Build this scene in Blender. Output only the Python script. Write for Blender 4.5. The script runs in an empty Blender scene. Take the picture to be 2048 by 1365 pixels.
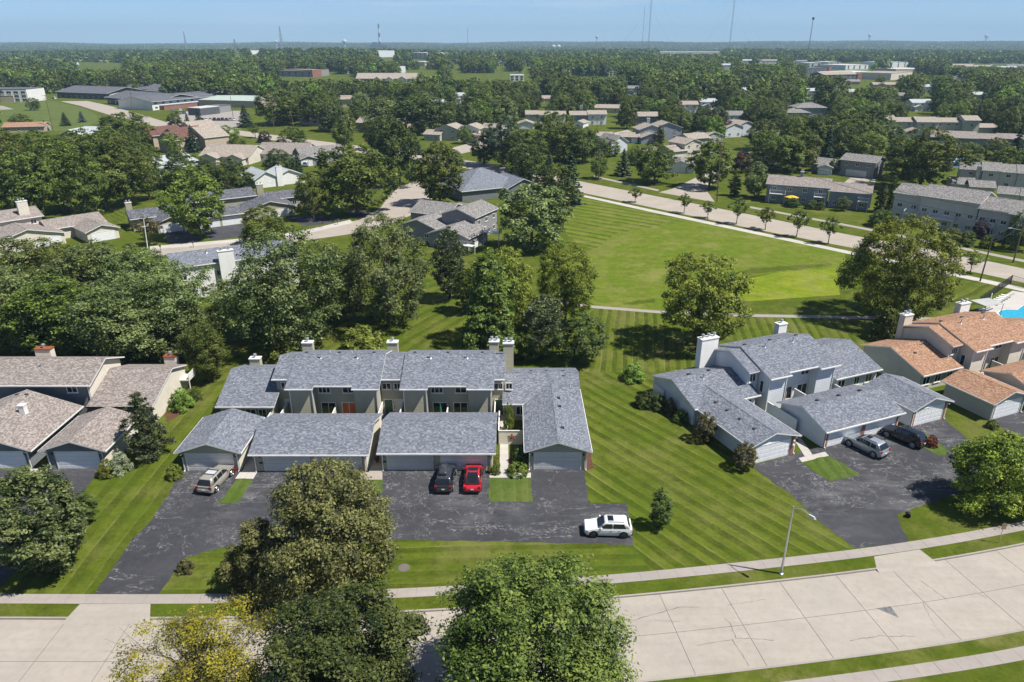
import bpy, math, random
import numpy as np
from mathutils import Vector, Matrix

SC = bpy.context.scene
C = SC.collection
R = math.radians
# ------------------------------------------------------------------ camera, sky, sun, exposure
F, H, CX, CY = 1420.0, 42.3, 1024.0, 682.5          # survey camera: focal length in photo pixels, height in metres
TH = math.atan(600.5 / F)
ST, CT = math.sin(TH), math.cos(TH)
cam = bpy.data.cameras.new('camera')
cam.sensor_width = 36.0
cam.lens = F / 2048 * 36.0
cam.clip_start, cam.clip_end = 0.5, 40000
co = bpy.data.objects.new('camera', cam)
co.location = (0, 0, H)
co.rotation_euler = (math.pi / 2 - TH, 0, 0)
C.objects.link(co)
SC.camera = co

SUN = Vector((0.965, -0.262, 0)).normalized() * math.cos(R(58)) + Vector((0, 0, math.sin(R(58))))
wd = bpy.data.worlds.new('World')
SC.world = wd
wd.use_nodes = True
wt = wd.node_tree
wt.nodes.clear()
sky = wt.nodes.new('ShaderNodeTexSky')
sky.sky_type = 'NISHITA'
sky.sun_disc = False
sky.sun_elevation = R(58)
sky.sun_rotation = R(105)
sky.altitude = 200
sky.air_density = 0.55
sky.dust_density = 0.05
sky.ozone_density = 6.0
tc = wt.nodes.new('ShaderNodeTexCoord')
mp = wt.nodes.new('ShaderNodeMapping')
mp.inputs['Scale'].default_value = (1.0, 1.0, 14.0)
cn = wt.nodes.new('ShaderNodeTexNoise')
cn.inputs['Scale'].default_value = 2.6
cn.inputs['Detail'].default_value = 6
cr = wt.nodes.new('ShaderNodeValToRGB')
cr.color_ramp.elements[0].position, cr.color_ramp.elements[0].color = 0.5, (0, 0, 0, 1)
cr.color_ramp.elements[1].position, cr.color_ramp.elements[1].color = 0.72, (0.4, 0.4, 0.4, 1)
cmix = wt.nodes.new('ShaderNodeMixRGB')
cmix.inputs[2].default_value = (7.5, 7.9, 8.6, 1)
bg = wt.nodes.new('ShaderNodeBackground')
bg.inputs[1].default_value = 0.087
wo = wt.nodes.new('ShaderNodeOutputWorld')
for a, b in ((tc.outputs['Generated'], mp.inputs[0]), (mp.outputs[0], cn.inputs['Vector']), (cn.outputs[0], cr.inputs[0]),
             (cr.outputs[0], cmix.inputs[0]), (sky.outputs[0], cmix.inputs[1]), (cmix.outputs[0], bg.inputs[0]), (bg.outputs[0], wo.inputs[0])):
    wt.links.new(a, b)
sl = bpy.data.lights.new('sun', 'SUN')
sl.energy = 5.0
sl.angle = R(0.53)
sl.color = (1.0, 0.955, 0.88)
so = bpy.data.objects.new('sun', sl)
so.rotation_euler = SUN.to_track_quat('Z', 'Y').to_euler()
so.location = (40, -10, 120)
C.objects.link(so)
vs = SC.view_settings
SC.display_settings.display_device = 'sRGB'
vs.view_transform = 'Standard'
vs.look = 'None'
vs.exposure = 0.55
vs.gamma = 1.0
vs.use_curve_mapping = False
cy = SC.cycles
cy.max_bounces = 4
cy.diffuse_bounces = 2
cy.glossy_bounces = 2
cy.transmission_bounces = 3
cy.volume_bounces = 0
cy.transparent_max_bounces = 4
cy.sample_clamp_indirect = 6
cy.use_adaptive_sampling = True
cy.adaptive_threshold = 0.015
cy.use_denoising = True
try:
    cy.denoiser = 'OPENIMAGEDENOISE'
    cy.denoising_prefilter = 'ACCURATE'
except Exception:
    pass

# ------------------------------------------------------------------ survey helpers: where a seen ground point lies in the world
def ray(px, py):
    u, v = (px - CX) / F, (CY - py) / F
    return u, CT + v * ST, -ST + v * CT
def P(px, py, z=0.0):
    d = ray(px, py)
    t = (z - H) / d[2]
    return d[0] * t, d[1] * t
def topz(px, py, Y):
    d = ray(px, py)
    return H + d[2] * Y / d[1]
def pxm(x, y, z=0.0):
    return F / (y * CT - (z - H) * ST)
def proj(x, y, z=0.0):
    z -= H
    dep = y * CT - z * ST
    return CX + F * x / dep, CY - F * (y * ST + z * CT) / dep
def ang(a, b):
    return math.atan2(b[1] - a[1], b[0] - a[0])

# ------------------------------------------------------------------ object helpers
def tag(o, label=None, cat=None, group=None, kind=None):
    if label: o['label'] = label
    if cat: o['category'] = cat
    if group: o['group'] = group
    if kind: o['kind'] = kind
    return o
def thing(name, label, cat, loc=(0, 0, 0), rz=0.0, group=None):
    o = bpy.data.objects.new(name, None)
    C.objects.link(o)
    o.location = loc
    o.rotation_euler = (0, 0, rz)
    o.empty_display_size = 0.5
    return tag(o, label, cat, group)
def put(name, me, parent=None, loc=(0, 0, 0), rz=0.0):
    o = bpy.data.objects.new(name, me)
    C.objects.link(o)
    if parent: o.parent = parent
    o.location = loc
    if rz: o.rotation_euler = (0, 0, rz)
    return o
def copy_tree(o, parent=None):
    c = o.copy()
    C.objects.link(c)
    c.parent = parent
    for ch in list(o.children): copy_tree(ch, c)
    return c

class MB:
    def __init__(s): s.v, s.f, s.m = [], [], []
    def face(s, pts, m=0):
        n = len(s.v)
        s.v += [tuple(p) for p in pts]
        s.f.append(tuple(range(n, n + len(pts))))
        s.m.append(m)
        return s
    def box(s, x0, x1, y0, y1, z0, z1, m=0):
        n = len(s.v)
        s.v += [(x0, y0, z0), (x1, y0, z0), (x1, y1, z0), (x0, y1, z0), (x0, y0, z1), (x1, y0, z1), (x1, y1, z1), (x0, y1, z1)]
        for q in ((0, 3, 2, 1), (4, 5, 6, 7), (0, 1, 5, 4), (1, 2, 6, 5), (2, 3, 7, 6), (3, 0, 4, 7)):
            s.f.append(tuple(n + i for i in q)); s.m.append(m)
        return s
    def prism(s, poly, zt, t, mt=0, ms=None):
        """poly: list of (x,y); zt(x,y) or number = top height; t = thickness straight down (or zb callable)"""
        if ms is None: ms = mt
        a = sum(poly[i][0] * poly[(i + 1) % len(poly)][1] - poly[(i + 1) % len(poly)][0] * poly[i][1] for i in range(len(poly)))
        if a < 0: poly = poly[::-1]
        n, k = len(s.v), len(poly)
        zf = zt if callable(zt) else (lambda x, y: zt)
        bf = t if callable(t) else (lambda x, y: zf(x, y) - t)
        s.v += [(x, y, zf(x, y)) for x, y in poly] + [(x, y, bf(x, y)) for x, y in poly]
        s.f.append(tuple(n + i for i in range(k))); s.m.append(mt)
        s.f.append(tuple(n + k + i for i in range(k - 1, -1, -1))); s.m.append(ms)
        for i in range(k):
            j = (i + 1) % k
            s.f.append((n + i, n + k + i, n + k + j, n + j)); s.m.append(ms)
        return s
    def tube(s, a, b, r0, r1=None, n=8, m=0, caps=True):
        if r1 is None: r1 = r0
        a, b = Vector(a), Vector(b)
        d = (b - a).normalized()
        u = d.cross(Vector((0.31, 0.17, 0.93)))
        if u.length < 0.05: u = d.cross(Vector((1, 0, 0)))
        u.normalize(); w = d.cross(u)
        k = len(s.v)
        for c, r in ((a, r0), (b, r1)):
            for i in range(n):
                t = 2 * math.pi * i / n
                s.v.append(tuple(c + (u * math.cos(t) + w * math.sin(t)) * r))
        for i in range(n):
            j = (i + 1) % n
            s.f.append((k + i, k + j, k + n + j, k + n + i)); s.m.append(m)
        if caps:
            s.f.append(tuple(k + n + i for i in range(n))); s.m.append(m)
            s.f.append(tuple(k + i for i in range(n - 1, -1, -1))); s.m.append(m)
        return s
    def lathe(s, prof, n=12, c=(0, 0, 0), m=0):
        k = len(s.v)
        for r, z in prof:
            for i in range(n):
                t = 2 * math.pi * i / n
                s.v.append((c[0] + r * math.cos(t), c[1] + r * math.sin(t), c[2] + z))
        for a in range(len(prof) - 1):
            for i in range(n):
                j = (i + 1) % n
                s.f.append((k + a * n + i, k + a * n + j, k + a * n + n + j, k + a * n + n + i)); s.m.append(m)
        s.f.append(tuple(k + (len(prof) - 1) * n + i for i in range(n))); s.m.append(m)
        return s
    def mesh(s, name, mat, smooth=False):
        me = bpy.data.meshes.new(name)
        me.from_pydata(s.v, [], s.f)
        for q in (mat if isinstance(mat, (list, tuple)) else [mat]): me.materials.append(q)
        if len(me.materials) > 1: me.polygons.foreach_set('material_index', s.m)
        uv = me.uv_layers.new(name='UVMap').data
        V = me.vertices
        for p in me.polygons:
            nx, ny, nz = p.normal
            l = math.hypot(nx, ny)
            if l < 0.02: ux, uy, uz, vx, vy, vz = 1, 0, 0, 0, 1, 0
            else:
                ux, uy, uz = -ny / l, nx / l, 0
                vx, vy, vz = -nz * uy, nz * ux, nx * uy - ny * ux
            for li in p.loop_indices:
                q = V[me.loops[li].vertex_index].co
                uv[li].uv = (q.x * ux + q.y * uy, q.x * vx + q.y * vy + q.z * vz)
        if smooth: me.polygons.foreach_set('use_smooth', [True] * len(me.polygons))
        return me
    def build(s, name, mat, parent=None, loc=(0, 0, 0), rz=0.0, smooth=False):
        return put(name, s.mesh(name, mat, smooth), parent, loc, rz)
# ------------------------------------------------------------------ materials
class G:
    def __init__(s, name):
        s.mat = bpy.data.materials.new(name)
        s.mat.use_nodes = True
        s.nt = s.mat.node_tree
        s.nt.nodes.clear()
        s.out = s.nt.nodes.new('ShaderNodeOutputMaterial')
    def __call__(s, t, out=0, **kw):
        n = s.nt.nodes.new('ShaderNode' + t)
        for k, v in kw.items():
            if k[0] == '_': setattr(n, k[1:], v)
            else:
                sk = n.inputs[int(k[1:])] if k[0] == 'i' and k[1:].isdigit() else n.inputs[k.replace('_', ' ')]
                if isinstance(v, bpy.types.NodeSocket): s.nt.links.new(v, sk)
                else: sk.default_value = v
        return n.outputs[out]
    def math(s, op, a, b=0.0, c=0.0): return s('Math', _operation=op, i0=a, i1=b, i2=c)
    def mix(s, f, a, b, mode='MIX'):
        a = c4(a); b = c4(b)
        return s('MixRGB', _blend_type=mode, i0=f, i1=a, i2=b)
    def ramp(s, f, st, interp='LINEAR'):
        n = s.nt.nodes.new('ShaderNodeValToRGB')
        n.color_ramp.interpolation = interp
        e = n.color_ramp.elements
        while len(e) < len(st): e.new(0.5)
        for q, (p, c) in zip(e, st):
            q.position = p
            q.color = c4(c if isinstance(c, (tuple, list)) else (c, c, c))
        s.nt.links.new(f, n.inputs[0])
        return n.outputs[0]
    def noise(s, vec, scale, detail=4, rough=0.55, dist=0.0, out=0):
        return s('TexNoise', out, Vector=vec, Scale=scale, Detail=detail, Roughness=rough, Distortion=dist)
    def pos(s): return s('NewGeometry', 0)
    def done(s, col, rough=0.8, spec=0.3, metal=0.0, normal=None, emit=None, alpha=None):
        n = s.nt.nodes.new('ShaderNodeBsdfPrincipled')
        for k, v in (('Base Color', col), ('Roughness', rough), ('Specular IOR Level', spec), ('Metallic', metal), ('Normal', normal), ('Alpha', alpha)):
            if v is None: continue
            if isinstance(v, bpy.types.NodeSocket): s.nt.links.new(v, n.inputs[k])
            else: n.inputs[k].default_value = c4(v) if k == 'Base Color' else v
        s.nt.links.new(n.outputs[0], s.out.inputs[0])
        return s.mat
def c4(c):
    if isinstance(c, bpy.types.NodeSocket): return c
    if isinstance(c, (int, float)): c = (c, c, c)
    return tuple(c) if len(c) == 4 else (c[0], c[1], c[2], 1.0)
def lum(c, k): return tuple(x * k for x in c)

def m_plain(name, col, rough=0.6, spec=0.4, metal=0.0, var=0.12, scale=1.3):
    g = G(name)
    n = g.noise(g.pos(), scale, 5)
    col2 = g.mix(g.ramp(n, [(0.3, 0), (0.7, 1)]), lum(col, 1 - var), lum(col, 1 + var * 0.6))
    return g.done(col2, rough, spec, metal)
def m_shingle(name, dark, mid, light, pu=0.23, pv=0.14):
    g = G(name)
    uv = g('UVMap')
    sp = g.nt.nodes.new('ShaderNodeSeparateXYZ'); g.nt.links.new(uv, sp.inputs[0])
    v = g.math('DIVIDE', sp.outputs[1], pv)
    row = g.math('FLOOR', v)
    jit = g('TexWhiteNoise', 0, _noise_dimensions='1D', W=row)
    u = g.math('ADD', g.math('DIVIDE', sp.outputs[0], pu), g.math('MULTIPLY', jit, 7.0))
    colm = g.math('FLOOR', u)
    cb = g('CombineXYZ', X=colm, Y=row, Z=0.0)
    wn = g('TexWhiteNoise', 0, _noise_dimensions='2D', Vector=cb)
    colr = g.ramp(wn, [(0.0, dark), (0.28, dark), (0.5, mid), (0.74, mid), (1.0, light)])
    pos = g.pos()
    big = g.noise(pos, 0.5, 2)
    colr = g.mix(g.ramp(big, [(0.3, 0.0), (0.7, 0.16)]), colr, lum(mid, 0.75))
    # dark line under each course and between tabs
    fv = g.math('FRACT', v)
    h = g.math('ADD', g.math('MULTIPLY', g.math('SUBTRACT', 1.0, fv), 0.014), g.math('MULTIPLY', wn, 0.008))
    b = g('Bump', Height=h, Strength=1.0, Distance=1.0)
    return g.done(colr, 0.93, 0.15, normal=b)
def m_siding(name, col, pitch=0.19, vert=False, var=0.1):
    g = G(name)
    uv = g('UVMap')
    sp = g.nt.nodes.new('ShaderNodeSeparateXYZ'); g.nt.links.new(uv, sp.inputs[0])
    v = g.math('DIVIDE', sp.outputs[0 if vert else 1], pitch)
    f = g.math('FRACT', v)
    row = g('TexWhiteNoise', 0, _noise_dimensions='1D', W=g.math('FLOOR', v))
    h = g.math('MULTIPLY', g.math('SUBTRACT', 1.0, f), 0.028)
    b = g('Bump', Height=h, Strength=1.0, Distance=1.0)
    n = g.noise(g.pos(), 0.7, 5)
    c = g.mix(g.ramp(n, [(0.3, 0), (0.75, 1)]), lum(col, 1 - var), lum(col, 1 + var * 0.5))
    c = g.mix(g.math('MULTIPLY', row, 0.14), c, lum(col, 0.8))
    return g.done(c, 0.75, 0.25, normal=b)
def m_brick(name):
    g = G(name)
    uv = g('UVMap')
    c = g('TexBrick', 0, Vector=uv, Color1=(0.30, 0.075, 0.035, 1), Color2=(0.19, 0.045, 0.022, 1), Mortar=(0.30, 0.24, 0.2, 1),
          Scale=1.0, Mortar_Size=0.012, Brick_Width=0.22, Row_Height=0.075)
    return g.done(c, 0.9, 0.2)
def m_concrete(name, col, crack=0.0, rnd=0.25):
    g = G(name)
    p = g.pos()
    n1, n2 = g.noise(p, 0.22, 3, 0.6), g.noise(p, 1.9, 4, 0.65)
    n3 = g.noise(p, 22.0, 1)
    c = g.mix(g.ramp(n1, [(0.3, 0), (0.72, 1)]), lum(col, 0.92), lum(col, 1.12))
    c = g.mix(g.ramp(n2, [(0.45, 0), (0.8, 0.45)]), c, (col[0] * 0.66, col[1] * 0.64, col[2] * 0.62))
    c = g.mix(g.math('MULTIPLY', n3, 0.22), c, lum(col, 0.7))
    sk = g.noise(g('Mapping', Vector=p, Rotation=(0, 0, -.12), Scale=(.07, 1.1, 1)), 1.0, 3, .6)
    c = g.mix(g.ramp(sk, [(.45, 0), (.7, .3)]), c, lum(col, .68))
    oi = g('ObjectInfo', 5)
    c = g.mix(g.math('MULTIPLY', oi, rnd), c, (col[0] * 0.83, col[1] * 0.86, col[2] * 0.9))
    return g.done(c, 0.9, 0.2)
def m_asphalt(name, base=0.033, amount=1.0):
    g = G(name)
    p = g.pos()
    nA, nB, nC = g.noise(p, 0.16, 3, 0.6), g.noise(p, 1.6, 5, 0.75), g.noise(p, 30.0, 1)
    c = g.mix(g.ramp(nA, [(0.32, 0), (0.68, 1)]), (base * 0.85, base * 0.87, base * 1.1), (base * 1.5, base * 1.52, base * 1.8))
    c = g.mix(g.ramp(nB, [(0.42, 0), (0.8, 0.55)]), c, (base * 2.3, base * 2.25, base * 2.3))
    br = g.ramp(g.noise(p, 2.6, 4, 0.8), [(0.4, 0), (0.58, 1)])
    # crack seams where the sealer has worn through: thin meandering contours, broken up, in some stretches only
    for sc, sx, sy, w, off, lo, hi in ((0.22, 1, 1, 0.0065, 0.0, .46, .56), (0.2, .35, 1.5, 0.0075, 31.0, .44, .56), (0.5, 1, .8, 0.008, 57.0, .52, .62)):
        q = g('Mapping', Vector=p, Location=(off, off * 1.7, 0), Scale=(sx, sy, 1))
        n = g.noise(q, sc, 6, 0.66)
        d = g.math('ABSOLUTE', g.math('SUBTRACT', n, 0.5))
        line = g.ramp(d, [(0.0, 1), (w * .5, .9), (w, 0)])
        mk = g.ramp(g.noise(g('Mapping', Vector=p, Location=(off * 2, 5 + off, 0)), 0.11, 2, 0.6), [(lo, 0), (hi, amount)])
        c = g.mix(g.math('MULTIPLY', g.math('MULTIPLY', line, mk), br), c, (0.27, 0.262, 0.26))
    # paler traffic-worn stretches drawn out along the drives
    sn = g.noise(g('Mapping', Vector=p, Location=(3, 9, 0), Scale=(.35, 1.0, 1)), 0.5, 5, .7)
    sm = g.ramp(g.noise(g('Mapping', Vector=p, Location=(13, 2, 0)), 0.09, 2, .6), [(0.46, 0), (0.62, 1)])
    c = g.mix(g.math('MULTIPLY', g.math('MULTIPLY', g.ramp(sn, [(.46, 0), (.66, 1)]), sm), 0.34 * amount), c, (0.25, 0.245, 0.25))
    c = g.mix(g.math('MULTIPLY', nC, 0.25), c, (base * 2.2,) * 3)
    return g.done(c, 0.85, 0.25)
def m_grass(name, a=(0.036, 0.053, 0.004), b=(0.104, 0.132, 0.014), angle=0.0, period=1.5, stripe=0.6, dry=0.3, wob=0.1, tone=1.0, mott=0.35):
    g = G(name)
    p = g.pos()
    n2, n3 = g.noise(p, 0.55, 3, 0.7), g.noise(p, 2.4, 4, 0.82)
    fine = g.noise(p, 24.0, 1, 0.6)
    f = g.math('ADD', g.math('MULTIPLY', n2, 0.6), g.math('MULTIPLY', n3, 0.7))
    f = g.math('ADD', f, g.math('MULTIPLY', fine, 0.5))
    f = g.math('MULTIPLY_ADD', f, 2.3, -1.55)
    if stripe:
        # mowing passes: alternate lay of the grass, with the narrow pale wheel line between passes
        r = g('VectorRotate', Vector=p, Axis=(0, 0, 1), Angle=-angle, _rotation_type='AXIS_ANGLE')
        wv = g.noise(r, 0.1, 1)
        sp = g.nt.nodes.new('ShaderNodeSeparateXYZ'); g.nt.links.new(r, sp.inputs[0])
        y = g.math('ADD', g.math('DIVIDE', sp.outputs[1], period), g.math('MULTIPLY', wv, wob * 4))
        y = g.math('ADD', y, g.math('MULTIPLY', n3, 0.1))
        s1 = g.math('SINE', g.math('MULTIPLY', y, 2 * math.pi))
        s1 = g.ramp(g.math('MULTIPLY_ADD', s1, 0.5, 0.5), [(0.3, 0), (0.7, 1)])
        s2 = g.ramp(g.math('PINGPONG', y, 0.5), [(0.0, 1), (0.085, 0)])
        pm = g.ramp(g.noise(g('Mapping', Vector=r, Scale=(0.06, 0.5, 1)), 0.6, 2, 0.6), [(0.3, 0.2), (0.65, 1)])
        f = g.math('ADD', f, g.math('MULTIPLY', g.math('MULTIPLY', g.math('SUBTRACT', s1, 0.5), pm), 0.7 * stripe))
        f2 = g.math('MULTIPLY', g.math('MULTIPLY', s2, pm), g.math('MULTIPLY', g.ramp(g.noise(g('Mapping', Vector=r, Scale=(.35, 1.2, 1)), 1.0, 3, .7), [(.35, .1), (.62, 1)]), 0.85 * stripe))
    c = g.mix(f, lum(a, tone), lum(b, tone))
    if stripe: c = g.mix(f2, c, (0.20 * tone, 0.215 * tone, 0.065 * tone))
    d0 = g.noise(p, 0.13, 4, 0.7)
    if mott: c = g.mix(g.ramp(g.noise(g('Mapping', Vector=p, Location=(40, 7, 0)), 0.06, 5, 0.72), [(0.36, mott), (0.5, 0), (0.64, mott * .8)]), c, g.mix(g.ramp(d0, [(.45, 0), (.55, 1)]), lum((0.040, 0.074, 0.006), tone), lum((0.150, 0.150, 0.042), tone)))
    c = g.mix(g.ramp(d0, [(0.3, 0.45), (0.5, 0)]), c, lum((0.058, 0.098, 0.007), tone))
    d2 = g.math('MULTIPLY', g.ramp(d0, [(0.5, 0), (0.68, 1)]), g.ramp(n3, [(0.35, 0.2), (0.7, 1)]))
    c = g.mix(g.math('MULTIPLY', d2, dry), c, (0.21, 0.175, 0.085))
    return g.done(c, 0.95, 0.08)
def m_leaf(name, dark, light, hue=0.03, trans=0.26, rough=0.55, spec=0.25):
    g = G(name)
    at = g('Attribute', 2, _attribute_name='v')
    oi = g('ObjectInfo', 5)
    c = g.mix(at, dark, light)
    hsv = g('HueSaturation', 0, Hue=g.math('ADD', 0.5 - hue / 2, g.math('MULTIPLY', oi, hue)), Saturation=1.0,
            Value=g.math('ADD', 1.02, g.math('MULTIPLY', oi, 0.65)), Color=c)
    n = g.nt.nodes.new('ShaderNodeBsdfPrincipled')
    g.nt.links.new(hsv, n.inputs['Base Color'])
    n.inputs['Roughness'].default_value = rough
    n.inputs['Specular IOR Level'].default_value = spec
    t = g.nt.nodes.new('ShaderNodeBsdfTranslucent')
    tcol = g.mix(1.0, hsv, (1.0, 1.05, 0.55), 'MULTIPLY')
    g.nt.links.new(tcol, t.inputs[0])
    mx = g.nt.nodes.new('ShaderNodeMixShader')
    mx.inputs[0].default_value = trans
    g.nt.links.new(n.outputs[0], mx.inputs[1]); g.nt.links.new(t.outputs[0], mx.inputs[2])
    g.nt.links.new(mx.outputs[0], g.out.inputs[0])
    return g.mat
def m_bark(name, col):
    g = G(name)
    p = g('Mapping', Vector=g('TexCoord', 3), Scale=(6, 6, 1.2))
    n = g.noise(p, 1.5, 5, 0.7)
    return g.done(g.mix(n, lum(col, 0.5), lum(col, 1.35)), 0.95, 0.1)
def m_paint(name, col, rough=0.22, coat=1.0, metal=0.0):
    m = m_plain(name, col, rough, 0.5, metal, var=0.03)
    for n in m.node_tree.nodes:
        if n.type == 'BSDF_PRINCIPLED':
            n.inputs['Coat Weight'].default_value = coat
            n.inputs['Coat Roughness'].default_value = 0.06
    return m

M = {}
M['roof_blue'] = m_shingle('shingles_slate', (0.115, 0.126, 0.15), (0.178, 0.192, 0.226), (0.26, 0.277, 0.315))
M['roof_brown'] = m_shingle('shingles_brown', (0.175, 0.15, 0.135), (0.27, 0.235, 0.215), (0.375, 0.335, 0.31))
M['roof_orange'] = m_shingle('shingles_orange', (0.24, 0.135, 0.085), (0.335, 0.20, 0.13), (0.43, 0.28, 0.195))
M['roof_grey'] = m_shingle('shingles_grey', (0.12, 0.115, 0.115), (0.23, 0.22, 0.21), (0.36, 0.34, 0.325))
M['roof_dark'] = m_shingle('shingles_dark', (0.06, 0.063, 0.075), (0.12, 0.125, 0.145), (0.24, 0.25, 0.27))
M['roof_tan'] = m_shingle('shingles_tan', (0.22, 0.185, 0.15), (0.34, 0.295, 0.25), (0.46, 0.41, 0.36))
M['roof_maroon'] = m_shingle('shingles_maroon', (0.09, 0.045, 0.038), (0.15, 0.08, 0.068), (0.22, 0.13, 0.11))
M['roof_pale'] = m_shingle('shingles_pale', (0.30, 0.33, 0.35), (0.42, 0.45, 0.47), (0.55, 0.57, 0.58))
M['sage'] = m_siding('siding_sage', (0.40, 0.38, 0.285))
M['sage_l'] = m_siding('siding_pale_sage', (0.60, 0.57, 0.47))
M['blue_w'] = m_siding('siding_pale_blue', (0.60, 0.635, 0.67), 0.24)
M['cream'] = m_siding('siding_cream', (0.62, 0.57, 0.48))
M['slate_w'] = m_siding('siding_slate', (0.17, 0.18, 0.19))
M['grey_w'] = m_siding('siding_grey', (0.26, 0.26, 0.27))
M['blue_m'] = m_siding('siding_blue', (0.25, 0.28, 0.315))
M['tan_w'] = m_siding('siding_tan', (0.46, 0.38, 0.29))
M['olive_w'] = m_siding('siding_olive', (0.33, 0.32, 0.22))
M['greygreen_w'] = m_siding('siding_grey_green', (0.52, 0.505, 0.47))
M['green_p'] = m_siding('siding_pale_green', (0.43, 0.43, 0.375))
M['white_w'] = m_siding('siding_white', (0.74, 0.74, 0.72))
M['trim'] = m_plain('painted_trim', (0.72, 0.71, 0.68), 0.5)
M['trim_d'] = m_plain('painted_trim_grey', (0.42, 0.42, 0.40), 0.5)
M['gdoor'] = m_plain('garage_door_paint', (0.62, 0.61, 0.59), 0.35, 0.5, var=0.05)
M['gdoor_w'] = m_plain('garage_door_white', (0.76, 0.77, 0.78), 0.35, 0.5, var=0.04)
M['brick'] = m_brick('red_brick')
M['metal'] = m_plain('galvanised_metal', (0.55, 0.57, 0.6), 0.35, 0.5, 0.7)
M['dark_metal'] = m_plain('dark_metal', (0.035, 0.035, 0.037), 0.5)
M['vent'] = m_plain('roof_vent', (0.05, 0.05, 0.055), 0.7)
M['black'] = m_plain('black_rubber', (0.015, 0.015, 0.016), 0.8, 0.2)
M['wood'] = m_plain('weathered_wood', (0.24, 0.17, 0.11), 0.85, 0.2, var=0.3)
M['pole'] = m_plain('pole_timber', (0.16, 0.12, 0.085), 0.9, 0.1, var=0.3)
M['greendoor'] = m_plain('green_door_paint', (0.045, 0.10, 0.055), 0.4)
M['rust'] = m_plain('rust_metal', (0.26, 0.075, 0.03), 0.7)
M['curtain'] = m_plain('curtain', (0.55, 0.15, 0.06), 0.9, 0.1)
M['glass'] = m_plain('window_glass', (0.02, 0.025, 0.032), 0.05, 0.9, var=0.3)
M['glass_car'] = m_plain('car_glass', (0.012, 0.014, 0.016), 0.04, 0.8)
M['concrete'] = m_concrete('street_concrete', (0.37, 0.332, 0.285))
M['walk'] = m_concrete('sidewalk_concrete', (0.33, 0.295, 0.265), 0.0, 0.4)
M['walk_new'] = m_concrete('walk_concrete_pale', (0.47, 0.445, 0.41), 0.0, 0.1)
M['road_tan'] = m_concrete('road_concrete_tan', (0.365, 0.322, 0.275), 0.0)
M['joint'] = m_plain('joint_tar', (0.15, 0.13, 0.115), 0.95, 0.1)
M['asphalt'] = m_asphalt('driveway_asphalt')
M['asphalt2'] = m_asphalt('driveway_asphalt_fresh', 0.034, 0.5)
M['mulch'] = m_plain('mulch', (0.11, 0.055, 0.035), 0.95, 0.1, var=0.5, scale=6)
M['dirt'] = m_plain('dry_soil', (0.30, 0.22, 0.14), 0.95, 0.1, var=0.3, scale=4)
M['water'] = m_plain('pool_water', (0.03, 0.36, 0.52), 0.06, 0.6, var=0.2, scale=2)
M['court'] = m_plain('court_blue', (0.07, 0.16, 0.28), 0.8)
M['bark'] = m_bark('bark_grey', (0.16, 0.125, 0.095))
M['bark_d'] = m_bark('bark_dark', (0.085, 0.065, 0.05))
LEAF = {
 'green': m_leaf('leaf_green', (0.020, 0.037, 0.005), (0.158, 0.195, 0.036)),
 'deep': m_leaf('leaf_deep', (0.012, 0.027, 0.006), (0.116, 0.152, 0.036)),
 'silver': m_leaf('leaf_silver', (0.018, 0.036, 0.008), (0.205, 0.245, 0.085), 0.02),
 'bright': m_leaf('leaf_bright', (0.044, 0.080, 0.009), (0.195, 0.260, 0.045)),
 'yellow': m_leaf('leaf_yellow', (0.030, 0.052, 0.005), (0.235, 0.272, 0.030), 0.03),
 'gold': m_leaf('leaf_gold', (0.070, 0.072, 0.010), (0.310, 0.275, 0.030), 0.03),
 'olive': m_leaf('leaf_olive', (0.036, 0.042, 0.011), (0.220, 0.218, 0.075), 0.03),
 'locust': m_leaf('leaf_locust', (0.022, 0.039, 0.005), (0.150, 0.180, 0.034)),
 'cypress': m_leaf('leaf_cypress', (0.022, 0.048, 0.006), (0.155, 0.205, 0.042)),
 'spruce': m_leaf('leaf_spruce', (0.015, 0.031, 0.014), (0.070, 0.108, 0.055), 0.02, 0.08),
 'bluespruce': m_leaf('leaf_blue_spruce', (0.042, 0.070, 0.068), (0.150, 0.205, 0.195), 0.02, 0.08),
 'pine': m_leaf('leaf_pine', (0.030, 0.044, 0.016), (0.150, 0.178, 0.085), 0.02, 0.1),
 'purple': m_leaf('leaf_purple', (0.012, 0.008, 0.010), (0.050, 0.028, 0.032), 0.02, 0.1),
 'redbush': m_leaf('leaf_red_tinged', (0.038, 0.042, 0.014), (0.165, 0.135, 0.058), 0.03),
 'red': m_leaf('leaf_red', (0.09, 0.010, 0.015), (0.22, 0.028, 0.034), 0.02),
 'lime': m_leaf('leaf_lime', (0.066, 0.090, 0.010), (0.215, 0.240, 0.042)),
 'pale': m_leaf('leaf_pale', (0.10, 0.12, 0.06), (0.33, 0.35, 0.24)),
}
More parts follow.
